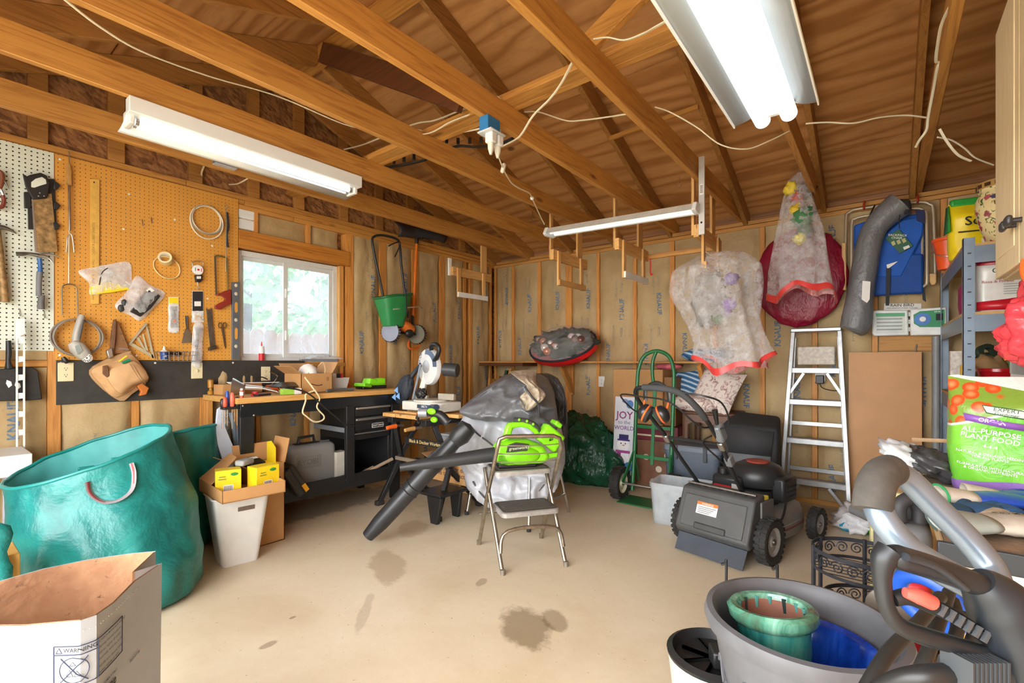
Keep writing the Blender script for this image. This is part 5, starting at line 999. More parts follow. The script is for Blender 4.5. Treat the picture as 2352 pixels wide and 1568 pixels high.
cloth('fabric', 'black_cover', t, [[(1232, 858), (1258, 857), (1282, 868)], [(1240, 885), (1272, 886), (1296, 900)], [(1248, 925), (1280, 925), (1301, 945)], [(1250, 965), (1280, 970), (1304, 990)], [(1255, 1015), (1280, 1025), (1300, 1040)]], 3.85, .12, .3, 8.5, .07, BCo)
strapline([(1268, 905, 3.68), (1285, 925, 3.66), (1280, 960, 3.66)], BCo, .01, 'black_plastic', t)
# ---------------- step stool with green blower ----------------
N1, N2, F1, F2 = [Vector(p) for p in ((-1.685, 2.071, 0), (-1.465, 2.386, 0), (-2.088, 2.318, 0), (-1.832, 2.664, 0))]
T1, T2 = Vector((-1.74, 2.09, .767)), Vector((-1.48, 2.36, .767)); so = (N1+N2+F1+F2)/4
t = thing('step_stool', 'worn chrome folding step stool with ribbed steps and wire backrest', 'step stool', so)
fw = ((F1-N1)+(F2-N2)).normalized(); rt = (N2-N1).normalized()
def L_(p): return p-so
MB().tube([L_(F1), L_(F1.lerp(T1, .5)), L_(T1-Vector((0, 0, .06))), L_(T1-Vector((0, 0, .015))+rt*.012), L_(T1+rt*.05), L_(T2-rt*.05), L_(T2-Vector((0, 0, .015))-rt*.012), L_(T2-Vector((0, 0, .06))), L_(F2.lerp(T2, .5)), L_(F2)], .0125, 10).go('back_frame', '#a49a8b:0.3:0.9:0.25:30', t)
S1, S2 = T1.lerp(F1, .3), T2.lerp(F2, .3)
for a, b, nm in ((N1, S1+fw*.16, 0), (N2, S2+fw*.16, 1)): MB().tube([L_(a), L_(a.lerp(b, .25)), L_(a.lerp(b, .55)), L_(Vector((b.x, b.y, .53)))], .0125, 10, sm=3).go('front_leg', '#a49a8b:0.3:0.9:0.25:30', t)
for p in (N1, N2, F1, F2): MB().lathe([(.014, 0), (.014, .03)], 10).go('foot_cap', '#8c8478:0.5:0.5', t).location = L_(p)
MB().tube([L_(N1.lerp(S1, .2)+Vector((0, 0, .0))), L_(N1.lerp(S1, .3)+rt*.05+Vector((0, 0, .06))), L_(N2.lerp(S2, .3)-rt*.05+Vector((0, 0, .06))), L_(N2.lerp(S2, .2))], .011, 10, sm=5).go('cross_bar', '#a49a8b:0.3:0.9:0.25:30', t)
MB().tube([L_(F1+Vector((0, 0, .2))), L_(F2+Vector((0, 0, .2)))], .009, 8).go('cross_bar', 'chrome', t)
for k in range(3):
    a = T1.lerp(F1, .07+k*.07); b = T2.lerp(F2, .07+k*.07); MB().tube([L_(a), L_(a.lerp(b, .3)-fw*.035), L_(a.lerp(b, .7)-fw*.035), L_(b)], .0035, 6, sm=5).go('back_wire', 'steel', t)
def stepplate(c, w, dpt, z):
    m = MB(); ex, ey = rt, fw
    M_ = Matrix(((ex.x, ey.x, 0, c.x-so.x), (ex.y, ey.y, 0, c.y-so.y), (0, 0, 1, z), (0, 0, 0, 1)))
    loft([rr(w, dpt, -.028, .03), rr(w, dpt, -.004, .03), rr(w-.012, dpt-.012, 0, .025)], True, True, MB().mat(M_)).go('step', '#a5a09a:0.45:0.3:0.2:25', t, ang=50)
    loft([rr(w-.02, dpt-.02, .0005, .025), rr(w-.02, dpt-.02, .003, .025)], True, True, MB().mat(M_)).go('tread', '#4d4740:0.6:0.2:0.3:30', t)
    m = MB().mat(M_)
    for i in range(11): m.box(w-.05, .004, .003, (0, -dpt/2+.03+i*(dpt-.06)/10, .0045))
    m.go('tread_ribs', '#5a544d:0.6:0.2', t, kind='stuff')
stepplate((S1+S2)/2+fw*.1, .36, .24, .545); stepplate((N1+N2)/2+fw*.17, .355, .24, .325)
bo = (S1+S2)/2+fw*.09; bo.z = .549
bl = thing('leaf_blower', 'lime green cordless leaf blower sitting on the step stool', 'leaf blower', bo, math.degrees(math.atan2(rt.y, rt.x))-4)
MB().mat(Matrix.Translation((.02, .075, 0)) @ MXZ).prism([(-.19, .05), (-.17, .14), (-.1, .165), (.02, .17), (.12, .13), (.17, .06), (.13, .02), (-.1, .015)], .15).go('housing', 'lime', bl, bev=.025, seg=3)
MB().at((.02, 0, 0)).ell((-.02, -.07, .075), (.12, .03, .055), 24, 12).go('fan_cover', '#7bd014:0.35', bl); MB().box(.24, .13, .03, (-.02, .0, .014)).go('foot', 'black_plastic', bl, bev=.01)
for i in range(6): MB().box(.11, .004, .004, (-.09, -.083, .035+i*.009)).go('vent_slat', '#4f9a10:0.4', bl)
MB().mat(Matrix.Translation((.02, .03, 0)) @ MXZ).prism([(-.13, .15), (-.1, .25), (-.085, .27), (.0, .275), (.05, .262), (.1, .225), (.12, .18), (.1, .16), (.08, .2), (.04, .232), (-.01, .243), (-.06, .235), (-.075, .17)], .05).go('handle', 'lime', bl, bev=.012)
MB().tube([(-.03, .005, .285), (.05, .005, .272), (.11, .005, .238), (.135, .005, .2)], [.016, .022, .022, .016], 10, sm=4).go('grip', '#3c3f3a:0.6', bl)
for x, z in ((.0, .292), (.05, .282), (.09, .262)): MB().at((x, -.016, z-.004)).ell((0, 0, 0), (.009, .006, .009), 10, 6).go('grip_dot', 'lime', bl)
MB().box(.15, .1, .12, (.2, 0, .17), (0, 38, 0)).go('battery', '#8ae21c:0.35', bl, bev=.016); MB().box(.05, .11, .03, (.245, 0, .255), (0, 38, 0)).go('battery_latch', '#79cc16:0.35', bl, bev=.008); MB().box(.16, .06, .03, (.17, -.03, .06), (0, -6, 0)).go('side_tab', 'lime', bl, bev=.01)
MB().mat(Matrix.Translation((-.03, -.088, .118)) @ MXZ).prism([(-.07, -.015), (.06, -.012), (.075, .03), (-.01, .045), (-.06, .03)], .006).go('name_panel', '#3a3d38:0.5', bl, bev=.003); text('greenworks', bl, pln((-.02, -.0955, .128), (1, 0, .06), (0, 0, 1)), '#d7e8b8:0.5', .026, .008); text('40V', bl, pln((.2, -.055, .17), (.8, 0, .6), (-.6, 0, .8)), 'ink', .03, .008)
MB().tube([(-.14, 0, .078), (-.2, 0, .074), (-.62, 0, .036)], [.045, .044, .031], 18).go('tube', '#2f3133:0.42', bl); MB().tube([(-.60, 0, .038), (-.72, 0, .026)], [.031, .022], 16).go('nozzle', '#2a2c2d:0.42', bl)
# ---------------- black vacuum blower ----------------
a, b = Vector((-2.66, 1.87, .055)), Vector((-2.24, 2.25, .67)); t = thing('vacuum_blower', 'black leaf vacuum with long fat tube resting on the floor', 'leaf vacuum', (a.x, a.y, 0)); q = lambda f: a.lerp(b, f)-Vector((a.x, a.y, 0))
fm = frame(a-Vector((a.x, a.y, 0)), b-a); Ln = (b-a).length
MB().mat(fm).lathe([(.036, .0), (.041, .0), (.056, .12), (.058, .42), (.06, .42)], 26, False, False).go('lower_tube', '#28292b:0.36', t); MB().mat(fm).lathe([(.035, .0), (.05, .12), (.05, .4)], 26, False, False).go('tube_inside', 'ink', t)
MB().mat(fm).lathe([(.061, .39), (.061, .44), (.058, .44), (.06, .62), (.064, .62), (.064, .68), (.055, .7), (.05, Ln)], 26, False, True).go('upper_tube', '#26282a:0.36', t)
for z in (.39, .435, .62, .675): MB().mat(fm).lathe([(.0615, z), (.065, z+.004), (.0615, z+.008)], 26, False, False).go('collar', '#2a2b2c:0.4', t)
MB().mat(fm).lathe([(.05, Ln-.01), (.07, Ln+.05), (.06, Ln+.13), (.0, Ln+.15)], 20).go('fan_housing', 'black_plastic', t, bev=.003); h0 = q(1)+Vector((-.05, -.02, .12)); MB().tube([h0, h0+Vector((-.05, -.02, .05)), h0+Vector((-.13, -.05, .06))], [.03, .03, .022], 12, sm=4).go('handle', 'black_plastic', t)
MB().at(h0+Vector((-.16, -.07, .06)), (0, 0, 30)).cyl((-.03, 0, 0), (.03, 0, 0), .03, 14).go('cap', '#9a9ea2:0.35:0.4', t); MB().ell(h0+Vector((-.09, -.06, .075)), (.04, .02, .022), 12, 8).go('green_button', 'lime', t); MB().ell(h0+Vector((-.07, -.055, .02)), (.03, .02, .02), 12, 8).go('green_lever', 'lime', t)
# ---------------- back wall: shelf, frames, wreath ----------------
t = thing('wall_shelf', 'long narrow wooden shelf on the back wall', 'shelf', (-2.6, 4.56, 1.18))
MB().bx(-1.385, 1.40, -.14, .155, 0, .018).go('board', 'cross_wood', t, bev=.002); MB().bx(-1.38, -.7, -.14, .155, -.04, -.002).go('edge_board', 'dark_wood', t, bev=.002)
for x in (-.2, 1.28): MB().bar((x, -.11, -.005), (x, .14, -.32), .038, .07, (0, 1, 0)).go('bracket', 'stud_wood', t, bev=.003); MB().bx(x-.02, x+.02, .115, .155, -.36, -.002).go('bracket_post', 'stud_wood', t, bev=.003)
fx = [(-3.88, '#c98f45', .66, 0), (-3.84, '#b57a34', .7, 6), (-3.79, '#2e4a33', .78, 9), (-3.73, '#c38a40', .8, 9), (-3.68, '#a8742f', .62, 4), (-3.62, '#8a5a2a', .70, 3), (-3.55, '#cb9448', .74, 2), (-3.49, '#b88038', .66, 2), (-3.42, '#a8702f', .72, 0), (-3.30, '#c08740', .7, 0)]
dsc = ('Leftmost', 'second', 'dark green', 'wide pale', 'short brown', 'dark brown', 'tall light', 'plain tan', 'reddish', 'rightmost')
for i, (x, c, hh, tl) in enumerate(fx):
    o = MB().at((0, 0, 0), (-7, tl, 0)).bx(-.017, .017, -.1, .1, 0, hh+.3).go('timber_board', c+':0.6:0:0.25:14'); o.location = (x, 4.48, .02); tag(o, dsc[i].lower()+' board leaning below the wall shelf in the corner', 'board', 'boards leaning in the corner')
t = thing('wreath_bag', 'red bag with clear top holding an ornament wreath on the shelf', 'bag', (-2.76, 4.44, 1.20)); Mw = Matrix.Translation((0, -.02, .16)) @ rotm((46, -4, 4))
MB().mat(Mw).lathe([(0, -.1), (.34, -.1), (.40, -.05), (.40, .02), (.38, .02), (.38, -.05), (0, -.06)], 40, sy=.62).go('base', '#d8201f:0.45:0:0.15', t); MB().mat(Mw).torus(.395, .012, 44, 8, (0, 0, .02), .62).go('zip_trim', 'ink', t)
MB().mat(Mw).lathe([(.39, .02), (.37, .1), (.28, .15), (.1, .165), (0, .165)], 40, sy=.62).go('clear_top', 'clear_dome', t)
rw = random.Random(4)
blob('greenery', '#2f3323:0.85:0:0.7:40', t, (0, -.03, .2), (.33, .19, .10), 4.4, .25, 3, rot=(40, -4, 4), ridge=.4)
OC = ('#d9c7c2', '#c98a70', '#e2e6e4', '#b98468', '#b03a3a', '#e2d8d0', '#8f6a58', '#d05050', '#cfa58e', '#6b4a3e')
for i in range(26):
    an = rw.uniform(PI*.98, PI*2.02) if i % 4 else rw.uniform(0, PI); r_ = rw.uniform(.1, .3); MB().mat(Mw @ Matrix.Translation((r_*math.cos(an), r_*math.sin(an)*.62, .085+.03*rw.random()))).ell((0, 0, 0), rw.uniform(.022, .05), 14, 10).go('ornament', OC[i % 10]+':0.2:0.3', t)
# dark green leaf bag
t = thing('leaf_bag', 'dark green glossy plastic leaf bag slumped against the back wall', 'bag', (-2.42, 4.24, 0)); blob('bag', 'green_film', t, (0, 0, .28), (.42, .30, .35), 6.1, .16, 1.7, zmin=.003, ridge=.16, oct2=.3, sq=.9, nu=100, nv=64, extra=lambda p: 1+.25*p.z*(-p.x))
# snowman sign
t = thing('snowman_sign', 'white wooden sign with snowman and JOY TO THE WORLD', 'sign', (-1.96, 4.20, 0.0), 0); sg = struct if 0 else None
t.rotation_euler = (R(-6), 0, 0)
MB().bx(-.105, .105, -.01, .01, .08, .86).go('board', '#dfe2ea:0.5:0:0.06', t, bev=.003); MB().bx(-.08, .08, -.006, .006, 0.005, .08).go('stand', '#6a4a78:0.5', t)
f_ = lambda x, z: pln((x, -.0115, z), (1, 0, 0), (0, 0, 1))
text('JOY', t, f_(0, .68), '#8c3a7a:0.5', .1, .012); text('to the', t, f_(0, .615), '#7a6a9a:0.5', .05, .0); text('WORLD', t, f_(.0, .56), '#7d4a8c:0.5', .054, .008)
def disc(nm, x, z, rx, rz, c, y=-.0115, par=None, th=.002): return MB().mat(Matrix.Translation((x, y, z)) @ MXZ).lathe([(0, th), (rx, th), (rx, 0)], 24, sy=rz/rx).go(nm, c, par or t)
disc('snowman_body', -.01, .26, .075, .1, '#eef0f6:0.5'); disc('snowman_head', -.0, .40, .062, .062, '#f4f5fa:0.5', -.0125); MB().bx(-.06, .065, -.0165, -.012, .44, .455).go('hat_brim', '#4a3a7a:0.5', t); MB().bx(-.045, .05, -.016, -.012, .455, .5).go('hat', '#33306a:0.5', t)
for x in (-.022, .022): disc('eye', x, .415, .006, .006, 'ink', -.0145)
disc('nose', .004, .398, .012, .005, '#d8702a:0.5', -.015); MB().bx(-.075, .07, -.017, -.012, .325, .35).go('scarf', '#a04a8c:0.5', t); MB().bx(-.06, -.02, -.017, -.012, .22, .33).go('scarf_tail', '#8a3a80:0.5', t); disc('flower', .06, .2, .045, .045, '#4a86c8:0.5', -.014); disc('flower', -.05, .13, .05, .04, '#7a5ab0:0.5', -.014); disc('flower', .05, .11, .04, .03, '#3a6ab0:0.5', -.0135); disc('holly', .05, .79, .035, .04, '#5a86c0:0.5', -.013); disc('holly', .0, .82, .03, .02, '#8a9ac8:0.5', -.013)
# cartons behind the hand truck
t = thing('gift_box', 'maroon topped brown gift box standing behind the hand truck', 'box', (-1.66, 4.45, 0)); MB().bx(-.19, .19, -.15, .15, 0, .46).go('body', '#7a5138:0.55:0:0.3:6', t, bev=.004); MB().bx(-.2, .2, -.16, .16, .46, .60).go('lid', '#6d1f33:0.45:0:0.15', t, bev=.004); MB().bx(-.202, .202, -.162, .162, .5, .515).go('ribbon', '#d6c7a8:0.5', t)
for x, z in ((-.1, .3), (.02, .2), (.1, .33), (-.03, .08)): MB().mat(Matrix.Translation((x, -.151, z)) @ MXZ).lathe([(0, .001), (.03, .001), (.03, 0)], 10).go('printed_motif', '#c9bda6:0.6', t)
t = thing('brown_carton', 'large plain cardboard box behind the hand truck handle', 'box', (-1.86, 4.47, .602)); MB().box(.5, .3, .52, (0, 0, .26)).go('carton', 'cardboard', t, bev=.005); MB().box(.07, .302, .003, (.1, 0, .521)).go('tape', '#a87a46:0.4', t); MB().bx(.251, .36, -.12, .12, .0, .45).go('side_carton', '#8a6138:0.7', t, bev=.004)
t = thing('red_bundle', 'small red and white bundle on the cardboard box', 'bundle', (-1.6, 4.45, 1.123)); blob('bundle', '#c4606a:0.6:0:0.4:20', t, (0, 0, .025), (.12, .08, .03), 2., .2, 3, nu=24, nv=14)
# ---------------- hand truck ----------------
def wheel(par, r, w, c, hubc, tread=14, axis='X', hub=.55, nm='wheel'):
    e = bpy.data.objects.new(nm, None); e.empty_display_size = .02
    M_ = Matrix.Translation(c) @ rotm((0, 90, 0)); h = w/2
    o = MB().mat(M_).lathe([(r*.62, -h*.8), (r*.9, -h), (r*.98, -h*.8), (r, -h*.3), (r, h*.3), (r*.98, h*.8), (r*.9, h), (r*.62, h*.8), (r*.62, -h*.8)], 32, False, False).go('tire', 'rubber', par)
    m = MB()
    for i in range(tread):
        for s in (-1, 1): m.mat(M_ @ rotm((0, 0, (i+(.5 if s > 0 else 0))*360/tread))).box(.008, r*2*PI/tread*.55, h*.95, (r, 0, s*h*.5))
    m.go('tread', 'rubber', o, kind='stuff')
    MB().mat(M_).lathe([(0, h*.7), (r*.2, h*.7), (r*.24, h*.4), (r*.5, h*.35), (r*.6, h*.75), (r*.66, h*.8), (r*.66, -h*.8), (r*.6, -h*.75), (r*.5, -h*.35), (r*.24, -h*.4), (r*.2, -h*.7), (0, -h*.7)], 28).go('hub', hubc, o)
    MB().mat(M_).lathe([(0, h*.95), (r*.12, h*.95), (r*.14, h*.7)], 12).go('hub_cap', 'dark_steel', o); return o
t = thing('hand_truck', 'green steel hand truck with black pneumatic tires', 'hand truck', (-1.585, 3.96, 0)); G = 'green_paint'
MB().tube([(-.165, 0, .06), (-.165, .06, .5), (-.165, .11, 1.0), (-.155, .125, 1.14), (-.11, .135, 1.245), (0, .14, 1.29), (.11, .135, 1.245), (.155, .125, 1.14), (.165, .11, 1.0), (.165, .06, .5), (.165, 0, .06)], .017, 12, sm=4).go('frame', G, t)
MB().tube([(0, .14, 1.285), (-.03, .135, 1.2), (-.03, .125, 1.08), (.0, .11, .95)], .015, 10, sm=4).go('inner_handle', G, t)
for z, y in ((.95, .105), (.62, .075), (.36, .045)): MB().bar((-.165, y, z), (.165, y, z), .012, .03).go('cross_bar', G, t, bev=.003)
MB().bar((0, .035, .3), (0, .105, .95), .03, .012).go('center_strap', G, t, bev=.002); MB().bar((-.165, .04, .4), (-.18, -.02+.2, .12), .03, .012, (1, 0, 0)).go('side_brace', G, t); MB().bar((.165, .04, .4), (.18, .18, .12), .03, .012, (1, 0, 0)).go('side_brace', G, t)
MB().bar((-.165, .04, .4), (-.2, -.12, .15), .03, .012, (1, 0, 0)).go('side_brace', G, t); MB().bar((.165, .04, .4), (.2, -.12, .15), .03, .012, (1, 0, 0)).go('side_brace', G, t)
MB().cyl((-.3, -.1, .138), (.3, -.1, .138), .01, 10).go('axle', 'steel', t); MB().bx(-.2, .2, -.24, .02, .004, .012).go('toe_plate', G, t, bev=.002)
for s in (-1, 1): wheel(t, .138, .085, (s*.235, -.1, .138), '#cfc8a8:0.5', 16)
# ---------------- table, pillows, tote ----------------
t = thing('plastic_table', 'brown plastic side table with curved apron', 'table', (-1.2, 4.47, 0)); BR = '#6a4a38:0.5:0:0.15'
MB().bx(-.22, .22, -.2, .2, .73, .755).go('top', BR, t, bev=.012)
for sx in (-1, 1):
    for sy in (-1, 1): MB().tube([(sx*.19, sy*.17, .73), (sx*.195, sy*.175, .4), (sx*.2, sy*.18, 0)], [.032, .028, .022], 8).go('leg', BR, t)
for s in (-1, 1): MB().mat(Matrix.Translation((0, s*.185, 0)) @ MXZ).prism([(-.19, .73), (.19, .73), (.19, .6), (.17, .64), (.12, .67), (.06, .665), (0, .65), (-.06, .665), (-.12, .67), (-.17, .64), (-.19, .6)], .012).go('apron', BR, t); MB().mat(Matrix.Translation((s*.19, 0, 0)) @ Matrix(((0, 0, 1, 0), (1, 0, 0, 0), (0, 1, 0, 0), (0, 0, 0, 1)))).prism([(-.17, .73), (.17, .73), (.17, .6), (.15, .64), (.1, .67), (-.1, .67), (-.15, .64), (-.17, .6)], .012).go('apron', BR, t)
def pillow(label, loc, sx, sy, h, rot, mat):
    o = thing('pillow', label, 'pillow', loc); M_ = rotm(rot)
    def g(u, v, s):
        x, y = u*2-1, v*2-1; e = max(0, (1-x**4)*(1-y**4))**.45; k = 1-.08*(1-abs(x))*(1-abs(y)) if 0 else 1; px = x*(1-.1*(1-y*y)*0-.06*y*y*0); cx = 1-.07*(1-abs(y)**2); cy = 1-.07*(1-abs(x)**2)
        return M_ @ Vector((x*sx/2*(1-.08*(1-y*y)), y*sy/2*(1-.08*(1-x*x)), s*h/2*e*(1+.1*nz(x*3, y*3, s))))
    m = MB().grid(16, 16, lambda u, v: g(u, v, 1)); m.grid(16, 16, lambda u, v: g(u, v, -1)); m.go('cushion', mat, o, ang=0); return o
def _stripe(n):
    m, nt, bs = base(n); tt = NT(nt); sp = tt.n('ShaderNodeSeparateXYZ'); tt.l(tt.coord((1, 1, 1), (0, 0, .4)), sp.inputs[0]); f = tt.math('FRACT', tt.math('MULTIPLY', tt.math('ADD', sp.outputs[1], sp.outputs[2]), 17.)); r_ = tt.n('ShaderNodeValToRGB'); r_.color_ramp.interpolation = 'CONSTANT'; e = r_.color_ramp.elements
    e[0].color = lin('#3b6f9c'); e[0].position = 0; e[1].color = lin('#cfdbe2'); e[1].position = .3; q_ = e.new(.5); q_.color = lin('#7fa6c2'); q_ = e.new(.72); q_.color = lin('#27506f'); tt.l(f, r_.inputs[0]); tt.l(r_.outputs[0], bs.inputs['Base Color']); bs.inputs['Roughness'].default_value = .8; return m
DEF['stripe'] = _stripe
def _floral(n):
    m, nt, bs = base(n); tt = NT(nt); co = tt.coord(); a = tt.ramp(tt.noise(co, 14, 5, .7, 2.5), [(.52, '#e3d8cc'), (.58, '#b79a98'), (.63, '#a8706e'), (.7, '#8a8a6c')]); tt.l(a, bs.inputs['Base Color']); bs.inputs['Roughness'].default_value = .85; tt.bump(bs, tt.noise(co, 10, 3), .3, .02); return m
DEF['floral'] = _floral
pillow('large pale floral pillow leaning on the brown table', (-1.17, 4.43, .93), .42, .42, .15, (62, 8, -22), 'floral'); pillow('flat pale floral pillow lying on the brown table', (-1.34, 4.38, .825), .38, .3, .13, (6, 4, 10), 'floral'); pillow('blue striped pillow propped behind the floral pillows', (-1.40, 4.55, .98), .3, .3, .12, (70, -10, 10), 'stripe'); pillow('blue striped pillow lying on the wall shelf', (-1.27, 4.52, 1.256), .4, .27, .12, (2, 0, 0), 'stripe')
def tote(name, label, loc, rz, sx, sy, h, mat, lid=None, k=.86):
    o = thing(name, label, 'bin', loc, rz)
    loft([rr(sx*k, sy*k, 0, .04), rr(sx*(k+.02), sy*(k+.02), .01, .045), rr(sx*.97, sy*.97, h*.9, .05), rr(sx, sy, h*.9, .05), rr(sx, sy, h, .05), rr(sx*.955, sy*.94, h, .045), rr(sx*(k-.02), sy*(k-.03), .015, .04)], True, True).go('tub', mat, o, ang=50)
    if lid: loft([rr(sx*1.02, sy*1.03, h-.01, .05), rr(sx*1.02, sy*1.03, h+.025, .05), rr(sx*.96, sy*.96, h+.04, .05)], True, True).go('lid', lid, o, bev=.003, ang=50)
    return o
o = tote('storage_tote', 'slate blue storage tote with lid in front of the brown table', (-1.27, 4.16, 0), 0, .47, .25, .45, '#56606c:0.5', '#6c7580:0.5')
for x in (-.12, .12): MB().bx(x-.015, x+.015, -.14, -.126, .37, .49).go('latch', '#3a4048:0.5', o, bev=.003)
o = tote('clear_tote', 'empty clear plastic tote on the floor by the mower', (-1.19, 3.58, 0), 4, .41, .32, .30, 'clear_bin')
# ---------------- ear muffs + lawn mower ----------------
mo = Vector((-.795, 3.22, 0)); mw = thing('lawn_mower', 'grey and black walk-behind lawn mower with folded handle', 'lawn mower', mo, -13.7)
wheel(mw, .135, .07, (.27, 0, .135), '#9c9a94:0.45', 24); wheel(mw, .135, .07, (-.27, 0, .135), '#9c9a94:0.45', 24); wheel(mw, .105, .06, (.29, .66, .105), '#9c9a94:0.45', 20); wheel(mw, .105, .06, (-.29, .66, .105), '#9c9a94:0.45', 20)
dk = []
for i in range(28): a = 2*PI*i/28; dk.append((.245*math.copysign(abs(math.cos(a))**.75, math.cos(a)), .41+.37*math.copysign(abs(math.sin(a))**.75, math.sin(a))))
loft([[(x, y, .07) for x, y in dk], [(x*1.02, .41+(y-.41)*1.02, .11) for x, y in dk], [(x, y, .17) for x, y in dk], [(x*.93, .41+(y-.41)*.93, .22) for x, y in dk], [(x*.7, .41+(y-.41)*.7, .25) for x, y in dk]], True, True).go('deck', '#8b8a85:0.4:0.1:0.15', mw, ang=60)
loft([[(x*1.006, .41+(y-.41)*1.006, .135) for x, y in dk], [(x*1.006, .41+(y-.41)*1.006, .155) for x, y in dk]], False).go('white_stripe', '#d5d2cc:0.45', mw); loft([[(x*1.014, .41+(y-.41)*1.014, .128) for x, y in dk], [(x*1.012, .41+(y-.41)*1.012, .135) for x, y in dk]], False).go('red_stripe', '#b8432e:0.45', mw); loft([[(x*1.016, .41+(y-.41)*1.016, .105) for x, y in dk], [(x*1.016, .41+(y-.41)*1.016, .128) for x, y in dk]], False).go('dark_stripe', '#4a423c:0.5', mw)
MB().add([(x, y, z) for x in (-.235, .235) for y, z in ((.02, .40), (-.1, .38), (-.2, .14), (-.17, .1), (.05, .12))], [(0, 1, 2, 3, 4), (9, 8, 7, 6, 5), (0, 5, 6, 1), (1, 6, 7, 2), (2, 7, 8, 3), (3, 8, 9, 4), (4, 9, 5, 0)]).go('rear_door', '#4b4c4b:0.5', mw, bev=.012)
MB().mat(Matrix.Translation((0, -.155, .25)) @ rotm((-22.6, 0, 0)) @ Matrix.Translation((0, 0, 0))).bx(-.2, .2, -.008, .004, -.1, .1).go('door_panel', '#525352:0.5', mw, bev=.006); MB().mat(Matrix.Translation((0, -.155, .25)) @ rotm((-22.6, 0, 0))).bx(-.1, .1, -.02, 0, -.105, -.065).go('door_grip', '#414241:0.5', mw, bev=.008)
MB().mat(Matrix.Translation((-.02, -.155, .25)) @ rotm((-22.6, 0, 0))).bx(-.085, .05, -.0115, -.008, -.01, .065).go('warning_label', 'paper', mw); MB().mat(Matrix.Translation((-.02, -.155, .25)) @ rotm((-22.6, 0, 0))).bx(-.085, .05, -.012, -.0095, .045, .065).go('label_band', '#d8742e:0.5', mw); Mq = Matrix.Translation((-.02, -.155, .25)) @ rotm((-22.6, 0, 0)); text('WARNING', mw, lambda a, b: Mq @ Vector((-.017+a, -.0126, .053+b)), 'paper', .016, .01); [MB().mat(Mq).bx(-.075, .04-.012*k, -.0121, -.0112, .03-k*.011, .034-k*.011).go('printed_line', '#6a6a6a:0.6', mw) for k in range(4)]
MB().add([(-.22, -.17, .1), (.22, -.17, .1), (.23, -.25, .012), (-.2, -.25, .012), (-.22, -.165, .1), (.22, -.165, .1), (.23, -.244, .01), (-.2, -.244, .01)], [(0, 1, 2, 3), (7, 6, 5, 4), (0, 4, 5, 1), (1, 5, 6, 2), (2, 6, 7, 3), (3, 7, 4, 0)]).go('trailing_flap', '#4a5058:0.5', mw)
for i in range(9): MB().at((-.2+i*.05, -.05, .395)).box(.03, .03, .012).go('hinge_tooth', 'black_plastic', mw, bev=.003)
MB().cyl((-.22, -.06, .4), (.22, -.06, .4), .006, 8).go('hinge_rod', 'steel', mw)
MB().bx(.225, .245, -.04, .12, .1, .36).go('side_plate', '#6d6c68:0.5:0.4', mw, bev=.006); MB().bx(-.245, -.225, -.04, .12, .1, .36).go('side_plate', '#6d6c68:0.5:0.4', mw, bev=.006)
MB().cyl((0, .4, .24), (0, .4, .34), .15, 24).go('engine_base', '#2a2b2c:0.45', mw); MB().lathe([(.15, 0), (.165, .03), (.165, .08), (.14, .13), (.1, .15), (0, .152)], 28).go('shroud', '#2b2c2d:0.38', mw).location = (.02, .4, .36); MB().lathe([(.07, 0), (.075, .012), (.05, .018), (0, .018)], 24).go('starter_cap', '#a9483a:0.4', mw).location = (.02, .4, .508)
MB().box(.2, .16, .13, (-.1, .27, .36)).go('fuel_tank', '#2e2f30:0.38', mw, bev=.025); MB().box(.12, .002, .02, (-.12, .188, .35)).go('red_label', 'red', mw); MB().box(.05, .002, .05, (-.03, .188, .355)).go('spec_label', '#b9b8b2:0.5', mw); MB().cyl((-.15, .26, .42), (-.15, .26, .46), .035, 16).go('fuel_cap', 'black_plastic', mw)
MB().box(.09, .2, .16, (.18, .42, .36)).go('muffler_guard', '#242526:0.45', mw, bev=.02)
for i in range(3):
    for j in range(5): MB().box(.004, .022, .012, (.226, .36+j*.03, .32+i*.03)).go('guard_slot', '#0c0c0c:0.6', mw)
MB().cyl((.16, .2, .28), (.16, .19, .32), .012, 10).go('dipstick_tube', 'black_plastic', mw); MB().box(.05, .02, .035, (.16, .18, .335), (0, 0, 20)).go('dipstick', '#d8c03a:0.45', mw, bev=.008); MB().tube([(.24, .3, .3), (.25, .22, .22), (.235, .1, .15), (.24, .08, .1)], .007, 6, sm=4).go('cable', 'cord_black', mw)
for s in (-1, 1):
    MB().tube([(-.035+s*.14, .05, .33), (-.03+s*.16, -.18, .56), (-.025+s*.175, -.33, .72)], .012, 10).go('lower_handle', 'black_metal', mw); MB().bx(-.035+s*.14-.015, -.035+s*.14+.015, -.02, .1, .27, .37).go('handle_bracket', '#333435:0.45', mw, bev=.006); MB().box(.035, .04, .06, (-.025+s*.178, -.33, .72), (40, 0, 0)).go('handle_clamp', 'steel', mw, bev=.008)
MB().tube([(-.2, -.31, .70), (-.19, -.335, .725), (.14, -.335, .725), (.15, -.31, .70)], .01, 8).go('cross_bar', 'black_metal', mw)
up = [(-.2, -.33, .72), (-.225, -.52, .90), (-.23, -.6, .985), (-.2, -.645, 1.035), (-.14, -.66, 1.05), (-.06, -.66, 1.05), (.03, -.66, 1.045), (.1, -.64, 1.02), (.14, -.57, .95), (.15, -.46, .85), (.15, -.33, .72)]
MB().tube(up, .0125, 10, sm=4).go('upper_handle', 'black_metal', mw); MB().tube([(-.14, -.66, 1.05), (-.06, -.66, 1.05), (.03, -.66, 1.045), (.1, -.64, 1.02), (.14, -.57, .95), (.148, -.5, .885)], .018, 12, sm=4).go('foam_grip', '#3f4142:0.85', mw)
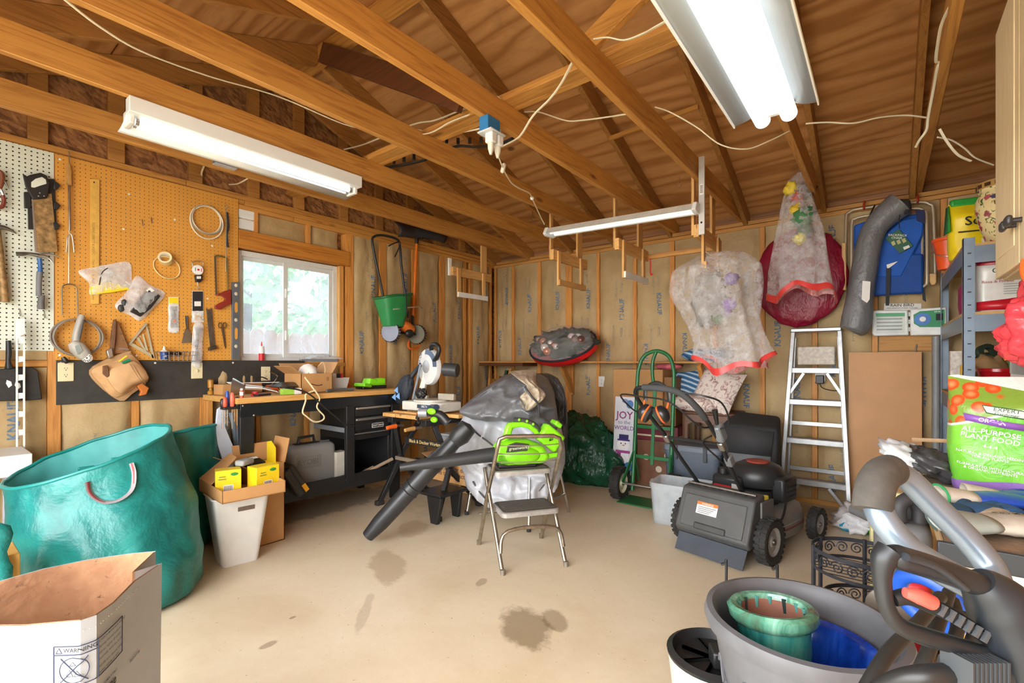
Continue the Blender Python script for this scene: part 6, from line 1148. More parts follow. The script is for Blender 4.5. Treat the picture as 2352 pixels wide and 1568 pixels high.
MB().tube([(-.235, -.50, .88), (-.28, -.56, .9), (-.27, -.7, 1.0), (-.1, -.72, 1.0), (.06, -.7, .98), (.16, -.6, .86), (.17, -.5, .84)], .005, 6, sm=5).go('bail_bar', 'black_metal', mw); MB().tube([(.17, -.42, .82), (.24, -.42, .86), (.27, -.55, .98), (.22, -.64, 1.02), (.12, -.65, 1.03)], .005, 6, sm=5).go('drive_bar', 'black_metal', mw)
MB().box(.05, .06, .11, (.165, -.38, .80), (35, 0, 0)).go('throttle', '#7f8386:0.35:0.2', mw, bev=.012); MB().tube([(.165, -.4, .83), (.165, -.43, .93)], [.008, .016], 8).go('throttle_lever', 'black_plastic', mw); MB().tube([(.13, -.4, .78), (.05, -.35, .72), (.08, -.2, .6), (.12, .0, .4)], .005, 6, sm=5).go('cable', 'cord_black', mw); MB().box(.04, .05, .07, (.14, -.22, .62), (35, 0, 0)).go('rope_guide', '#6d6f70:0.5', mw, bev=.008)
em_o = mw.matrix_basis @ Vector((.0, -.66, 1.07)); em_o = mo+Matrix.Rotation(R(-13.7), 3, 'Z') @ Vector((-.05, -.66, 1.072)); t = thing('ear_muffs', 'black ear muffs with orange rims hanging on the mower handle', 'ear muffs', em_o, -13.7)
MB().tube([(-.075, .0, -.1), (-.07, 0, -.03), (0, 0, .005), (.07, 0, -.03), (.08, 0, -.1)], .013, 8, sm=5, flat=.5).go('headband', 'black_plastic', t)
for s in (-1, 1): 
    M_ = Matrix.Translation((s*.06, -.03, -.16)) @ rotm((0, s*62, 20)); MB().mat(M_).ell((0, 0, 0), (.05, .042, .034), 20, 12).go('cup', '#232426:0.3', t); MB().mat(M_).torus(.047, .006, 28, 8, (0, 0, -.012), .85).go('orange_rim', '#e0692a:0.45', t); MB().mat(M_).torus(.04, .012, 24, 8, (0, 0, -.026), .85).go('cushion', 'rubber', t); MB().tube([(s*.078, 0, -.09), (s*.075, -.015, -.13)], .006, 6).go('fork', '#e0692a:0.45', t)
# ---------------- grass catcher, ladder, hardboard ----------------
t = thing('grass_catcher', 'black fabric grass catcher standing against the back wall', 'grass catcher', (-.83, 4.22, 0), 0)
MB().add([(-.19, -.15, .02), (.19, -.15, .02), (.19, .16, .02), (-.19, .16, .02), (-.21, -.12, .7), (.2, -.12, .68), (.17, .16, .76), (-.17, .16, .78)], [(3, 2, 1, 0), (0, 1, 5, 4), (1, 2, 6, 5), (2, 3, 7, 6), (3, 0, 4, 7), (4, 5, 6, 7)]).go('bag', '#2f3031:0.75:0:0.2:6', t, bev=.03, seg=3)
MB().add([(-.16, -.152, .05), (.16, -.152, .05), (.15, -.14, .47), (-.15, -.14, .47)], [(0, 1, 2, 3)]).go('front_panel', '#80858b:0.6', t, sol=.012, offs=1); MB().add([(-.15, -.145, .47), (.15, -.145, .47), (.17, -.135, .66), (-.19, -.135, .68)], [(0, 1, 2, 3)]).go('upper_fold', '#3b3c3d:0.8', t, sol=.01, offs=1)
t = thing('step_ladder', 'paint-splattered aluminium step ladder leaning on the back wall', 'step ladder', (-.44, 4.5, 0)); AL = '#b3b5b4:0.38:0.6:0.15:18'
def LX(z, s): return s*(.235-.075*z/1.46)
for s in (-1, 1):
    MB().bar((LX(0, s), -.04, 0), (LX(1.46, s), .12, 1.46), .03, .05, (0, 1, 0)).go('side_rail', AL, t, bev=.003); MB().bar((LX(0, s)*.9, .14, 0), (LX(1.4, s)*.92, .15, 1.4), .02, .025, (0, 1, 0)).go('rear_rail', AL, t, bev=.003)
    MB().bar((s*.1, -.03, .2), (LX(0, s)*.96, -.035, .03), .02, .012, (0, 1, 0)).go('foot_brace', AL, t); MB().bar((s*.08, .07, 1.1), (LX(.95, s)*.97, .06, .93), .02, .012, (0, 1, 0)).go('top_brace', AL, t); MB().at((LX(0, s), -.04, .01)).box(.04, .06, .022).go('foot_pad', 'rubber', t)
for z in (.225, .55, .865, 1.125): MB().bx(LX(z, -1), LX(z, 1), -.06+z*.11, .03+z*.11, z-.025, z+.02).go('step', AL, t, bev=.004); MB().box(LX(z, 1)*1.9, .05, .001, (0, -.015+z*.11, z+.021)).go('tread', '#8f8f8b:0.6:0.2', t)
for z in (.3, .68): MB().bar((LX(z, -1)*.9, .14, z), (LX(z, 1)*.9, .14, z), .015, .03).go('rear_bar', AL, t)
MB().bx(LX(1.46, -1)-.015, LX(1.46, 1)+.015, .06, .17, 1.44, 1.47).go('top_cap', AL, t, bev=.006); MB().bx(-.13, .13, .1, .115, 1.17, 1.32).go('bucket_tray', '#d3cabb:0.5:0:0.3:40', t, bev=.012)
for i in range(8): a = R(i*47); MB().at((LX(.3+.13*i, 1 if i % 2 else -1), -.035+(.3+.13*i)*.11-.03+.004, .3+.13*i)).ell((0, 0, 0), (.006, .002, .008), 8, 5).go('rivet', 'dark_steel', t)
for i in range(2):
    o = MB().at((0, 0, 0), (-3.2-i*1., 0, 0)).bx(-.22, .22-i*.03, -.005, .004, 0, 1.27).go('hardboard_sheet', '#c08a50:0.5:0:0.1:3' if i == 0 else '#7a4f30:0.6:0:0.2'); o.location = (.0+i*.04, 4.56+i*.03, .0); tag(o, ('tan hardboard sheet leaning on the wall beside the ladder', 'dark backed hardboard sheet behind the tan one')[i], 'panel')
outlet('B', 1382, 876, 'white outlet on the back wall left of the cardboard box', .005, 'white_paint')
h = outlet('B', 1884, 860, 'white outlet with black adapter behind the ladder', .012, 'white_paint'); MB().bx(-.03, .03, -.05, -.006, -.075, -.005).go('adapter', 'black_plastic', h.t, bev=.006); MB().tube([(.0, -.03, -.075), (.02, -.03, -.11), (.1, -.02, -.13), (.16, -.01, -.11)], .004, 6, sm=4).go('cable', 'cord_black', h.t)
def at_(u, v, t): return Vector((0, 0, CAMH))+ray(u, v)*t
# ---------------- fluorescent shop lights ----------------
def _tubemat(n, s):
    m, nt, bs = base(n); bs.inputs['Base Color'].default_value = (.9, .92, .95, 1); bs.inputs['Emission Color'].default_value = (.93, .97, 1, 1); bs.inputs['Emission Strength'].default_value = s; return m
DEF['tube_bright'] = lambda n: _tubemat(n, 1.25); DEF['tube_dim'] = lambda n: _tubemat(n, .3)
DEF['enamel'] = lambda n: P(n, '#e9ece9', .3, 0, .03)
t = thing('shop_light', 'white two-tube strip light mounted under a ceiling joist', 'light', (-2.87, 1.30, 2.468))
MB().bx(-.02, .045, -.64, .64, -.075, 0).go('housing', 'enamel', t, bev=.003)
def arc_refl(r0, r1, z0, z1, y0, y1, s=1, n=10): return MB().grid(2, n, lambda u, v: (s*(r0+(r1-r0)*(1-math.cos(v*PI/2))), y0+(y1-y0)*u, z0+(z1-z0)*math.sin(v*PI/2)))
arc_refl(-.02, .16, -.005, -.115, -.64, .64, -1).go('reflector', 'enamel', t, sol=.003, ang=0)
for x in (-.03, -.075): MB().cyl((x, -.6, -.09), (x, .6, -.09), .0165, 14).go('tube', 'tube_bright', t)
for s in (-1, 1):
    MB().bx(-.1, .005, s*.62-.012, s*.62+.012, -.115, -.04).go('lamp_holder', 'white_plastic', t, bev=.006)
    for x in (-.03, -.075): MB().cyl((x, s*.6, -.09), (x, s*.585, -.09), .017, 12).go('tube_cap', 'steel', t)
t = thing('shop_light', 'slim hanging tube light with clear guard above the back wall brackets', 'light', (-1.6, 3.32, 2.28)); t.rotation_euler = (0, R(1.7), 0)
MB().mat(Matrix(((0, 0, 1, 0), (1, 0, 0, 0), (0, 1, 0, 0), (0, 0, 0, 1)))).prism([(-.075, -.045), (-.045, .0), (.045, .0), (.075, -.045), (.07, -.047), (.042, -.006), (-.042, -.006), (-.07, -.047)], 1.18, -.59).go('reflector', '#d9d8cc:0.35:0.3', t)
for y in (-.03, .035): MB().cyl((-.57, y, -.035), (.57, y, -.035), .015, 12).go('tube', 'tube_dim', t)
for s in (-1, 1): MB().mat(Matrix(((0, 0, 1, s*.6), (1, 0, 0, 0), (0, 1, 0, 0), (0, 0, 0, 1)))).prism([(-.08, -.05), (-.05, .008), (.05, .008), (.08, -.05), (.05, -.065), (-.05, -.065)], .03, -.015).go('end_cap', '#dddfdc:0.35', t, bev=.006); MB().tube([(s*.6, 0, -.06), (s*.6, .002, -.1), (s*.602, 0, -.16)], .002, 5).go('pull_chain', '#a86a4a:0.5:0.5', t)
MB().cyl((-.615, 0, -.03), (-.64, 0, -.03), .018, 12).go('end_knob', '#d8d6cc:0.4', t)
t = thing('metal_track', 'white metal track hanging beside the slim tube light', 'track', (-.975, 3.34, 2.16)); MB().bx(-.02, .02, -.006, .006, -.1, .43).go('track', '#c9c7c0:0.35:0.5', t, bev=.002); MB().bx(-.011, .011, -.0075, -.006, .17, .24).go('label', 'paper', t); MB().at((0, -.009, -.02)).ell((0, 0, 0), .007, 8, 6).go('bolt', 'ink', t)
for i in range(7): MB().bx(-.009, .009, -.0082, -.0074, .18+i*.008, .184+i*.008).go('bar', 'ink', t)
LZ = 1.97; t = thing('shop_light', 'bright two-tube shop light with wide winged reflector overhead', 'light', (-.262, 1.05, LZ)); 
MB().bx(-.03, .03, -.62, .58, .0, .05).go('housing', 'enamel', t, bev=.004)
for s in (-1, 1):
    arc_refl(.03, .115, .035, -.02, -.62, .58, s).go('reflector_wing', '#9ca2a1:0.35:0.1:0.03', t, sol=.003, ang=0); MB().bx(s*.113-.002, s*.113+.002, -.62, .58, -.03, -.018).go('wing_lip', 'enamel', t)
    for i in range(14): MB().at((s*.072, -.58+i*.085, .022), (0, s*20, 0)).box(.035, .055, .004).go('embossed_panel', '#8d9392:0.35:0.1:0.03', t, bev=.002)
    MB().cyl((s*.036, -.6, -.022), (s*.036, .6, -.022), .0225, 18).go('tube', 'tube_bright', t)
for y in (-.6, .565): MB().bx(-.055, .055, y-.01, y+.01, -.03, .05).go('lamp_holder', 'white_plastic', t, bev=.004)
for y in (-.4, .4):
    for s in (-1, 1): MB().tube([(s*.025, y, .05), (0, y, .2), (-.16, y, .5)], .0025, 5).go('chain', 'steel', t)
# ---------------- wooden ladder brackets hung from the joists ----------------
def bracket(x, lab, white, near=True):
    t = thing('hanging_bracket', lab, 'bracket', (x, 3.8, 1.86), group='wooden brackets hung from joists'); W_ = 'white_paint'
    MB().bx(-.02, .0, .14, .23, .24, .74).go('post', 'pine', t, bev=.003)
    if near: MB().bx(-.02, .0, -.32, -.28, .24, .74).go('post', 'pine', t, bev=.003)
    else: MB().bx(-.02, .0, -.36, -.32, .22, .4).go('post', W_, t, bev=.003)
    MB().bx(.002, .04, -.34, .26, .22, .31).go('arm', 'pine_y', t, bev=.003)
    for y in (-.27, .12): MB().bx(.042, .06, y-.022, y+.022, .0, .3).go('hanger', 'pine', t, bev=.002)
    MB().bx(.062, .08, -.30, .16, .0, .05).go('rail', W_ if white else 'pine_y', t, bev=.002)
bracket(-3.51, 'wooden hanging bracket with white rail nearest the window wall', 1, False); bracket(-2.29, 'plain wooden hanging bracket below the left end of the tube light', 0); bracket(-1.68, 'wooden hanging bracket with white rail beneath the tube light', 1); bracket(-1.07, 'plain wooden hanging bracket holding the bubble wrap bag', 0)
t = thing('wood_strip', 'long thin wooden strip spanning two hanging brackets', 'strip', (-1.36, 4.06, 2.12)); MB().bx(-.3, .32, -.01, .01, -.02, .02).go('strip', 'cross_wood', t, bev=.002)
t = thing('red_hook', 'red plastic hook hanging below the third bracket', 'hook', (-1.6, 3.99, 2.09)); MB().tube([(0, 0, .0), (.005, 0, -.05), (.004, 0, -.12), (.012, 0, -.145), (.024, 0, -.13)], .006, 6, sm=4).go('hook', 'red', t)
for i, (x, y, lab) in enumerate(((-2.37, 3.32, 'small screw hook left of the tube light'), (-1.12, 3.32, 'small screw hook above the right end of the tube light'))): t = thing('screw_hook', lab, 'hook', (x, y, 2.47)); MB().tube([(0, 0, .01), (0, 0, -.03), (.015, 0, -.045), (0, 0, -.065), (-.015, 0, -.05)], .003, 6, sm=4).go('hook', 'chrome', t)
# ---------------- wiring overhead ----------------
t = thing('junction_box', 'blue junction box with plugs on the fourth joist', 'junction box', PX(1135, 300, -1.6)); jb = t.location.copy()
MB().bx(-.06, .0, -.05, .05, -.01, .07).go('box', 'blue_box', t, bev=.004); MB().bx(-.065, .03, -.06, .06, -.018, -.01).go('cover', '#c9cdcc:0.4', t, bev=.002)
for y, s in ((-.02, 1), (.035, .8)): MB().bx(-.03, .02, y-.02, y+.02, -.07, -.018).go('adapter', 'white_plastic', t, bev=.006); MB().lathe([(.018, 0), (.016, -.03), (.007, -.06)], 12).go('plug', '#d8d3c2:0.4', t).location = (-.005, y, -.07)
t = thing('junction_box', 'blue outlet box on the first joist above the window', 'junction box', PX(515, 372, -3.44)); MB().bx(-.02, .03, -.06, .06, -.03, .05).go('box', 'blue_box', t, bev=.004); MB().bx(.031, .034, -.02, .02, -.005, .04).go('outlet', 'cream', t, bev=.002); MB().bx(-.03, .04, -.065, .065, -.035, -.03).go('cover', '#b9bcc0:0.4', t)
def cable(lab, pts, r=.006, mat='cord_white', nm='ceiling_cable'):
    P_ = [at_(*p) for p in pts]; t = thing(nm, lab, 'cable', P_[0], group='white cables overhead'); MB().tube([p-P_[0] for p in P_], r, 8, sm=8, flat=.55 if r > .005 else None).go('cable', mat, t)
cable('white cable sagging from the top left to the plug adapter', [(140, -8, 1.62), (230, 62, 1.8), (330, 120, 2.0), (480, 175, 2.3), (640, 222, 2.6), (790, 285, 2.85), (860, 298, 2.95), (920, 308, 3.0), (985, 306, 2.9), (1035, 280, 2.78), (1096, 257, 2.72)])
cable('white cable running beside the strongback to the junction box', [(790, 343, 3.6), (840, 330, 3.5), (945, 287, 3.2), (1000, 276, 3.1), (1060, 252, 2.9), (1078, 248, 2.8)], .005)
cable('white cable drooping into the blue junction box', [(950, 296, 3.2), (985, 303, 3.1), (1030, 307, 3.0), (1080, 300, 2.92), (1118, 291, 2.84)], .005)
cable('white cable looped over the fourth joist into the adapter', [(1143, 222, 2.6), (1152, 232, 2.58), (1150, 275, 2.6), (1147, 312, 2.63), (1140, 318, 2.65)], .0065)
cable('thick white cable from the plug adapter up to the fifth joist', [(1152, 337, 2.7), (1185, 320, 2.6), (1200, 305, 2.55), (1225, 265, 2.45), (1262, 228, 2.35), (1290, 190, 2.25), (1316, 140, 2.1)], .0065)
cable('white cable sagging between the fourth and fifth joists', [(1204, 257, 2.85), (1240, 258, 2.85), (1300, 277, 2.85), (1340, 276, 2.8), (1400, 268, 2.75), (1446, 261, 2.7)], .006)
cable('white cable sagging between the fifth and sixth joists', [(1505, 246, 2.55), (1540, 258, 2.5), (1600, 292, 2.45), (1655, 332, 2.4), (1715, 342, 2.4), (1770, 322, 2.42), (1812, 301, 2.45)], .006)
cable('white cable from the fifth joist to the bright shop light', [(1364, 90, 2.0), (1395, 86, 1.95), (1435, 92, 1.9), (1480, 76, 1.8), (1500, 65, 1.7), (1530, 48, 1.6), (1558, 26, 1.52)], .0055)
cable('white cable stapled along the sixth bay to the seventh joist', [(1851, 284, 2.42), (1900, 281, 2.4), (1960, 283, 2.38), (2020, 270, 2.36), (2080, 265, 2.35), (2128, 270, 2.35)], .006)
cable('white cable dropping along the seventh joist', [(2190, 0, 1.75), (2165, 50, 1.85), (2155, 95, 1.95), (2150, 140, 2.05), (2158, 142, 2.06), (2152, 160, 2.1), (2145, 200, 2.2), (2132, 270, 2.35), (2128, 298, 2.4), (2112, 322, 2.45), (2103, 338, 2.5)], .006)
cable('white cable curling behind the wall cabinet', [(2158, 296, 2.35), (2175, 325, 2.35), (2200, 355, 2.35), (2230, 370, 2.35)], .007); cable('thin white cable end behind the wall cabinet', [(2153, 315, 2.4), (2185, 322, 2.4), (2215, 340, 2.4), (2240, 362, 2.4), (2282, 379, 2.4)], .004)
cable('white cable loop hanging above the window', [(468, 382, 3.3), (463, 400, 3.5), (470, 415, 3.7), (478, 424, 3.85)], .006); cable('short white cable arc above the window', [(500, 430, 3.85), (520, 424, 3.75), (545, 422, 3.6), (570, 409, 3.45)], .005)
P_ = [at_(*p) for p in ((1137, 332, 2.7), (1142, 350, 2.75), (1152, 378, 2.85), (1156, 386, 2.9), (1162, 400, 2.95), (1175, 420, 3.1), (1192, 432, 3.2), (1215, 443, 3.35), (1222, 455, 3.45), (1238, 490, 3.7), (1250, 515, 3.86))]
t = thing('twisted_cable', 'twisted white cord from the junction box down to the tube light', 'cord', P_[0]); MB().tube([p-P_[0] for p in P_], .0045, 6, sm=5).go('cord', 'cord_white', t); c_ = P_[3]-P_[0]; MB().at(c_, (0, 20, 0)).box(.025, .025, .06).go('switch', '#ddd8c4:0.4', t, bev=.01); c_ = P_[8]-P_[0]; MB().ell(c_, .014, 10, 8).go('knot', 'white_plastic', t)
P_ = [at_(*p) for p in ((880, 385, 3.6), (930, 378, 3.55), (985, 364, 3.5), (1045, 337, 3.35), (1090, 337, 3.25), (1140, 333, 3.1), (1178, 318, 3.0))]
t = thing('drip_strip', 'black plastic strip with clips hanging under the rafters', 'strip', P_[0]); MB().tube([p-P_[0] for p in P_], .016, 8, sm=6, flat=.5).go('strip', 'black_plastic', t)
for i, (u, v, d) in enumerate(((884, 372, 3.6), (905, 370, 3.58), (928, 366, 3.55), (951, 361, 3.53), (1026, 322, 3.38), (1052, 324, 3.34), (1079, 323, 3.27), (1105, 322, 3.2))): MB().at(at_(u, v, d)-P_[0], (0, 0, 40)).box(.022, .014, .045).go('clip', 'black_plastic', t, bev=.004)
# ---------------- things hung on the left wall past the window ----------------
h = Hang('L', 'snow_shovel', 'snow shovel with black blade and orange shaft hung upside down', 'shovel', 952, 560, .09)
h.tube('shaft', [(957, 556), (953, 640), (949, 726)], .015, '#e8791f:0.4', 0, sm=0, n=12); h.tube('grip_neck', [(948, 724), (946, 780)], .013, 'black_metal', 0, sm=0); h.tube('socket', [(958, 520), (957, 560)], [.03, .018], 'black_plastic', 0, sm=0, n=12)
MB().grid(16, 8, lambda u, v: h.q(900+u*110, 512+u*14+v*34-4*math.sin(PI*u), .02+.09*math.sin(PI*v*.8)+.02*math.cos(u*8))).go('blade', '#2e3036:0.45', h.t, sol=.008, ang=0)
for i in range(8): h.tube('blade_rib', [(912+i*12, 517+i*1.6, .05), (910+i*12, 545+i*1.6, .09)], .005, '#26272b:0.45', sm=0)
h.tube('d_grip', [(942, 778), (938, 790), (942, 800), (958, 800), (964, 790), (958, 778)], .012, '#d8661e:0.45', 0, sm=4)
h = Hang('L', 'seed_spreader', 'green broadcast spreader with grey wheels hung by its handle', 'spreader', 890, 690, .16)
h.tube('handle', [(882, 690), (872, 640), (861, 590), (855, 555), (858, 544), (872, 540), (895, 543), (912, 550), (918, 562), (922, 610), (928, 660), (938, 730)], .012, '#23282a:0.4', 0, sm=3, n=10); h.tube('handle', [(882, 688), (890, 735), (900, 760)], .012, 'black_metal', 0, sm=3); h.tube('lever', [(888, 566), (905, 558), (915, 560), (903, 590)], .006, 'black_plastic', .03)
def hop(u, v):
    a = 2*PI*u; k = .16*(1-.45*v); c = h.q(898, 680); return Vector((c.x+.01+k*1.15*math.copysign(abs(math.cos(a))**.6, math.cos(a)), -.02+k*.8*math.copysign(abs(math.sin(a))**.6, math.sin(a)), c.z-.30*v+.04*math.cos(a)*(1-v)))
m = MB().grid(32, 10, hop, True); m.f.append(list(range(32))); m.f.append(list(range(9*32+31, 9*32-1, -1))); m.go('hopper', '#2c8a4c:0.4', h.t, ang=60); MB().tube([hop(i/32, 0) for i in range(32)], .012, 8, True).go('hopper_rim', '#1f6a3a:0.4', h.t); h.tube('shaft', [(908, 668), (910, 720)], .007, 'black_metal', .16, sm=0)
for u, v, c in ((895, 762, '#9aa2b4:0.45'), (955, 768, '#6f6a58:0.6')):
    M_ = Matrix.Translation(h.q(u, v, .02)) @ rotm((0, 0, 20)); r_ = .095
    MB().mat(M_ @ rotm((0, 90, 0))).lathe([(r_*.8, -.022), (r_, -.02), (r_, .02), (r_*.8, .022), (r_*.72, .008), (.02, .012), (0, .012)], 30).go('wheel', c, h.t)
    m = MB()
    for i in range(22): m.mat(M_ @ rotm((0, 90, 0)) @ rotm((0, 0, i*360/22))).box(.014, .012, .04, (r_, 0, 0))
    m.go('wheel_lugs', '#3c3a34:0.7', h.t, kind='stuff')
h.tube('axle', [(895, 762, .02), (955, 768, .02)], .01, 'black_metal', sm=0); h.tube('gear_housing', [(918, 745), (930, 752), (942, 758)], [.05, .06, .045], '#d8722c:0.45', .03, sm=4, n=14); MB().ell(h.q(930, 766, .07), (.05, .03, .045), 16, 10).go('spinner', 'black_plastic', h.t); h.tube('strut', [(885, 712, .12), (945, 706, .1), (966, 708, .02)], .006, '#b5ae98:0.4', sm=3)
# ---------------- things hung on the back wall ----------------
def wrapbag(name, label, top, pts, dep, mat, hem=True, seed=1):
    """hanging sheet bag: rings of half-width / height from the tie point"""
    t = thing(name, label, 'bag', top)
    def g(u, v):
        x = v*(len(pts)-1); i = min(int(x), len(pts)-2); f = x-i; cx = pts[i][0]+(pts[i+1][0]-pts[i][0])*f; w = pts[i][1]+(pts[i+1][1]-pts[i][1])*f; z = pts[i][2]+(pts[i+1][2]-pts[i][2])*f
        a = 2*PI*u; fold = 1+.16*nz(math.cos(a)*2+seed, math.sin(a)*2, z*2)+.10*math.sin(a*7+seed)*min(1, v*1.6)
        return Vector((cx+w*math.cos(a)*fold, dep*math.sin(a)*(w/.22)*fold, z+.05*math.sin(a*2+seed)*v**4+.03*math.sin(a*5+seed)*v**6))
    MB().grid(72, 30, g, True).go('bubble_sheet', mat, t, ang=0)
    if hem: MB().grid(72, 3, lambda u, v: g(u, .955+.045*v)*1.0+Vector((math.cos(2*PI*u)*.004, math.sin(2*PI*u)*.004, 0)), True).go('red_hem', '#e0453f:0.35', t, ang=0)
    return t, g
t, g = wrapbag('bubble_wrap_bag', 'bubble wrap bag with red hem hung on the wooden bracket', (-.98, 3.72, 1.91), [(.0, .02, .04), (.02, .16, .08), (-.02, .29, -.02), (-.02, .30, -.2), (.04, .24, -.42), (.1, .23, -.6), (.12, .25, -.74)], .17, 'bubble', True, 1.7)
blob('grey_contents', '#8f8b86:0.7:0:0.3:12', t, (-.05, 0, -.25), (.13, .09, .2), 4., .3, 3, nu=28, nv=20); MB().tube([(-.06, -.1, .1), (.0, -.02, .04), (.02, -.02, -.05)], .004, 6, sm=4).go('tie', 'cord_white', t)
for c, p in (('#7a5aa8', (.12, -.06, -.12)), ('#8a60b8', (.1, -.05, -.3)), ('#5a7a4a', (.03, -.06, -.4)), ('#9a70c0', (.05, .02, -.35))): blob('silk_flower', c+':0.6', t, p, (.05, .04, .04), p[2]*9, .4, 3, nu=18, nv=12)
t, g = wrapbag('bubble_wrap_bag', 'tall bubble wrap bag of artificial flowers hung from a rafter', (-.50, 4.22, 2.62), [(-.0, .03, .02), (-.01, .08, -.04), (-.02, .1, -.2), (.0, .15, -.45), (.0, .19, -.7), (.02, .21, -.92)], .15, 'bubble', True, 4.4)
for c, p, r_ in (('#e0c43a', (-.06, -.03, -.1), .05), ('#d8b830', (-.03, -.05, -.27), .04), ('#3f7a48', (.02, -.03, -.33), .07), ('#5a4a3a', (.04, .0, -.12), .06), ('#e6dc7a', (.0, -.06, -.5), .04), ('#b05a50', (-.02, -.02, -.18), .05), ('#4a6a40', (.03, -.02, -.44), .05)): blob('silk_flower', c+':0.6', t, p, (r_, r_, r_), p[2]*11, .5, 3.5, nu=20, nv=14)
t = thing('round_bag', 'round maroon storage bag hanging behind the bubble wrap', 'bag', (-.56, 4.62, 1.90)); blob('disc', 'maroon', t, (0, 0, 0), (.33, .07, .41), 3., .06, 3, nu=64, nv=40)
h = Hang('B', 'beach_chair', 'folded blue beach chair with beige tube frame hung on red hooks', 'chair', 2045, 560, .07); FR = '#b5a58c:0.35:0.3'
h.tube('outer_frame', [(1943, 660), (1943, 510), (1950, 488), (1975, 479), (2050, 470), (2115, 464), (2136, 470), (2144, 490), (2148, 650)], .011, FR, .0, sm=3, n=10); h.tube('inner_frame', [(1957, 640), (1957, 520), (1965, 506), (1985, 500), (2060, 488), (2105, 482), (2120, 488), (2127, 505), (2128, 640), (2125, 655), (2118, 660)], .011, FR, .05, sm=3, n=10); h.tube('side_bar', [(2117, 500), (2117, 600)], .012, FR, .03, sm=0)
h.plate('armrest', [(1934, 560), (1944, 560), (1945, 668), (1934, 668)], .03, '#cfa56a:0.5:0:0.15', .02, bev=.006); h.plate('armrest', [(2134, 630), (2150, 630), (2150, 650), (2146, 656), (2138, 656), (2134, 648)], .03, '#cfa56a:0.5:0:0.15', .02, bev=.006)
h.plate('fabric', [(1962, 520), (2000, 505), (2122, 492), (2122, 620), (2120, 640), (2000, 640), (1962, 610)], .03, '#0f4fa8:0.7:0:0.12', .01, bev=.01); h.plate('fabric_fold', [(2005, 590), (2120, 585), (2120, 676), (2060, 678), (2000, 682)], .04, '#0d4796:0.7:0:0.12', .03, bev=.015); h.plate('fabric_flap', [(2000, 640), (2010, 560), (2070, 510), (2122, 500), (2118, 545), (2070, 638)], .02, '#1157b4:0.7:0:0.12', .055, bev=.01)
h.plate('strap', [(2035, 620), (2046, 620), (2042, 704), (2034, 704)], .006, 'ink', .085); h.plate('strap', [(2116, 655), (2122, 655), (2126, 695), (2118, 690)], .006, 'ink', .05); h.plate('white_label', [(2036, 612), (2062, 604), (2052, 612), (2038, 622)], .002, 'paper', .086); h.plate('pocket', [(2102, 488), (2122, 488), (2122, 520), (2104, 512)], .006, '#1a2450:0.7', .078)
o = h.plate('hang_tag', [(2033, 552), (2064, 532), (2096, 570), (2066, 587)], .003, '#1f5a3a:0.5', .09, bev=.001)
for k in range(3): h.plate('tag_photo', [(2046+k*12, 562-k*3), (2053+k*12, 558-k*3), (2057+k*12, 566-k*3), (2050+k*12, 570-k*3)], .001, '#b9b27a:0.5', .0932)
h.txt('BACKPACK\nCHAIR', 2060, 549, .022, 'paper', .094, -12, .006); h.plate('tag_barcode', [(2073, 573), (2086, 568), (2089, 573), (2076, 579)], .001, 'paper', .0932)
for u, v in ((1985, 473), (2107, 458)): hh = Hang('B', 'wall_hook', 'red plastic hook '+('left' if u < 2000 else 'right')+' of two holding the beach chair', 'hook', u, v, .03); MB().tube([(0, .02, .03), (0, -.02, .03), (0, -.05, .0), (0, -.06, -.025), (0, -.04, -.035)], .008, 8, sm=4).go('hook', '#a83a24:0.45', hh.t)
h = Hang('B', 'umbrella_bag', 'long grey drawstring umbrella bag hanging over the beach chair', 'bag', 2060, 480, .2)
h.tube('sleeve', [(2068, 468), (2040, 490), (2012, 520), (1996, 560), (1985, 620), (1975, 680), (1968, 730), (1962, 755), (1958, 762)], [.1, .09, .08, .082, .085, .088, .1, .095, .05], 'grey_bag', .0, sm=5, n=18); h.tube('gathered_top', [(2052, 470), (2072, 478), (2084, 492)], [.03, .06, .02], '#38383a:0.6', .03, sm=4, n=14); h.tube('cord', [(2066, 500), (2064, 515), (2066, 530)], .003, 'ink', .09); h.plate('paper_label', [(1982, 648), (2000, 650), (1998, 690), (1992, 698), (1980, 690)], .002, 'paper', .085)
h.tube('strap', [(2010, 470, .0), (1996, 500, -.02), (1985, 560, -.05), (1975, 620, -.06)], .01, 'ink', flat=.3)
# irrigation controller
h = Hang('B', 'sprinkler_controller', 'open white sprinkler controller with dial on the back wall', 'controller', 2046, 742, .08)
h.plate('door', [(2003, 718), (2008, 713), (2085, 712), (2087, 770), (2008, 772), (2003, 766)], .035, '#d9dcd8:0.4', .0, bev=.008); h.plate('instruction_sheet', [(2012, 720), (2078, 719), (2078, 765), (2012, 766)], .002, '#c9cfc8:0.5', .034); h.plate('green_band', [(2012, 720), (2078, 719), (2078, 727), (2012, 728)], .002, '#4aa06a:0.5', .0362)
for k in range(4): h.plate('printed_lines', [(2014, 732+k*8), (2072, 731+k*8), (2072, 734+k*8), (2014, 735+k*8)], .0008, '#8a918c:0.5', .0362)
h.plate('body', [(2090, 711), (2172, 706), (2172, 770), (2090, 771)], .06, '#e2e4df:0.4', .0, bev=.008); h.plate('face', [(2097, 724), (2112, 716), (2168, 712), (2168, 752), (2112, 752), (2098, 744)], .003, '#1f8a54:0.5', .0585); 
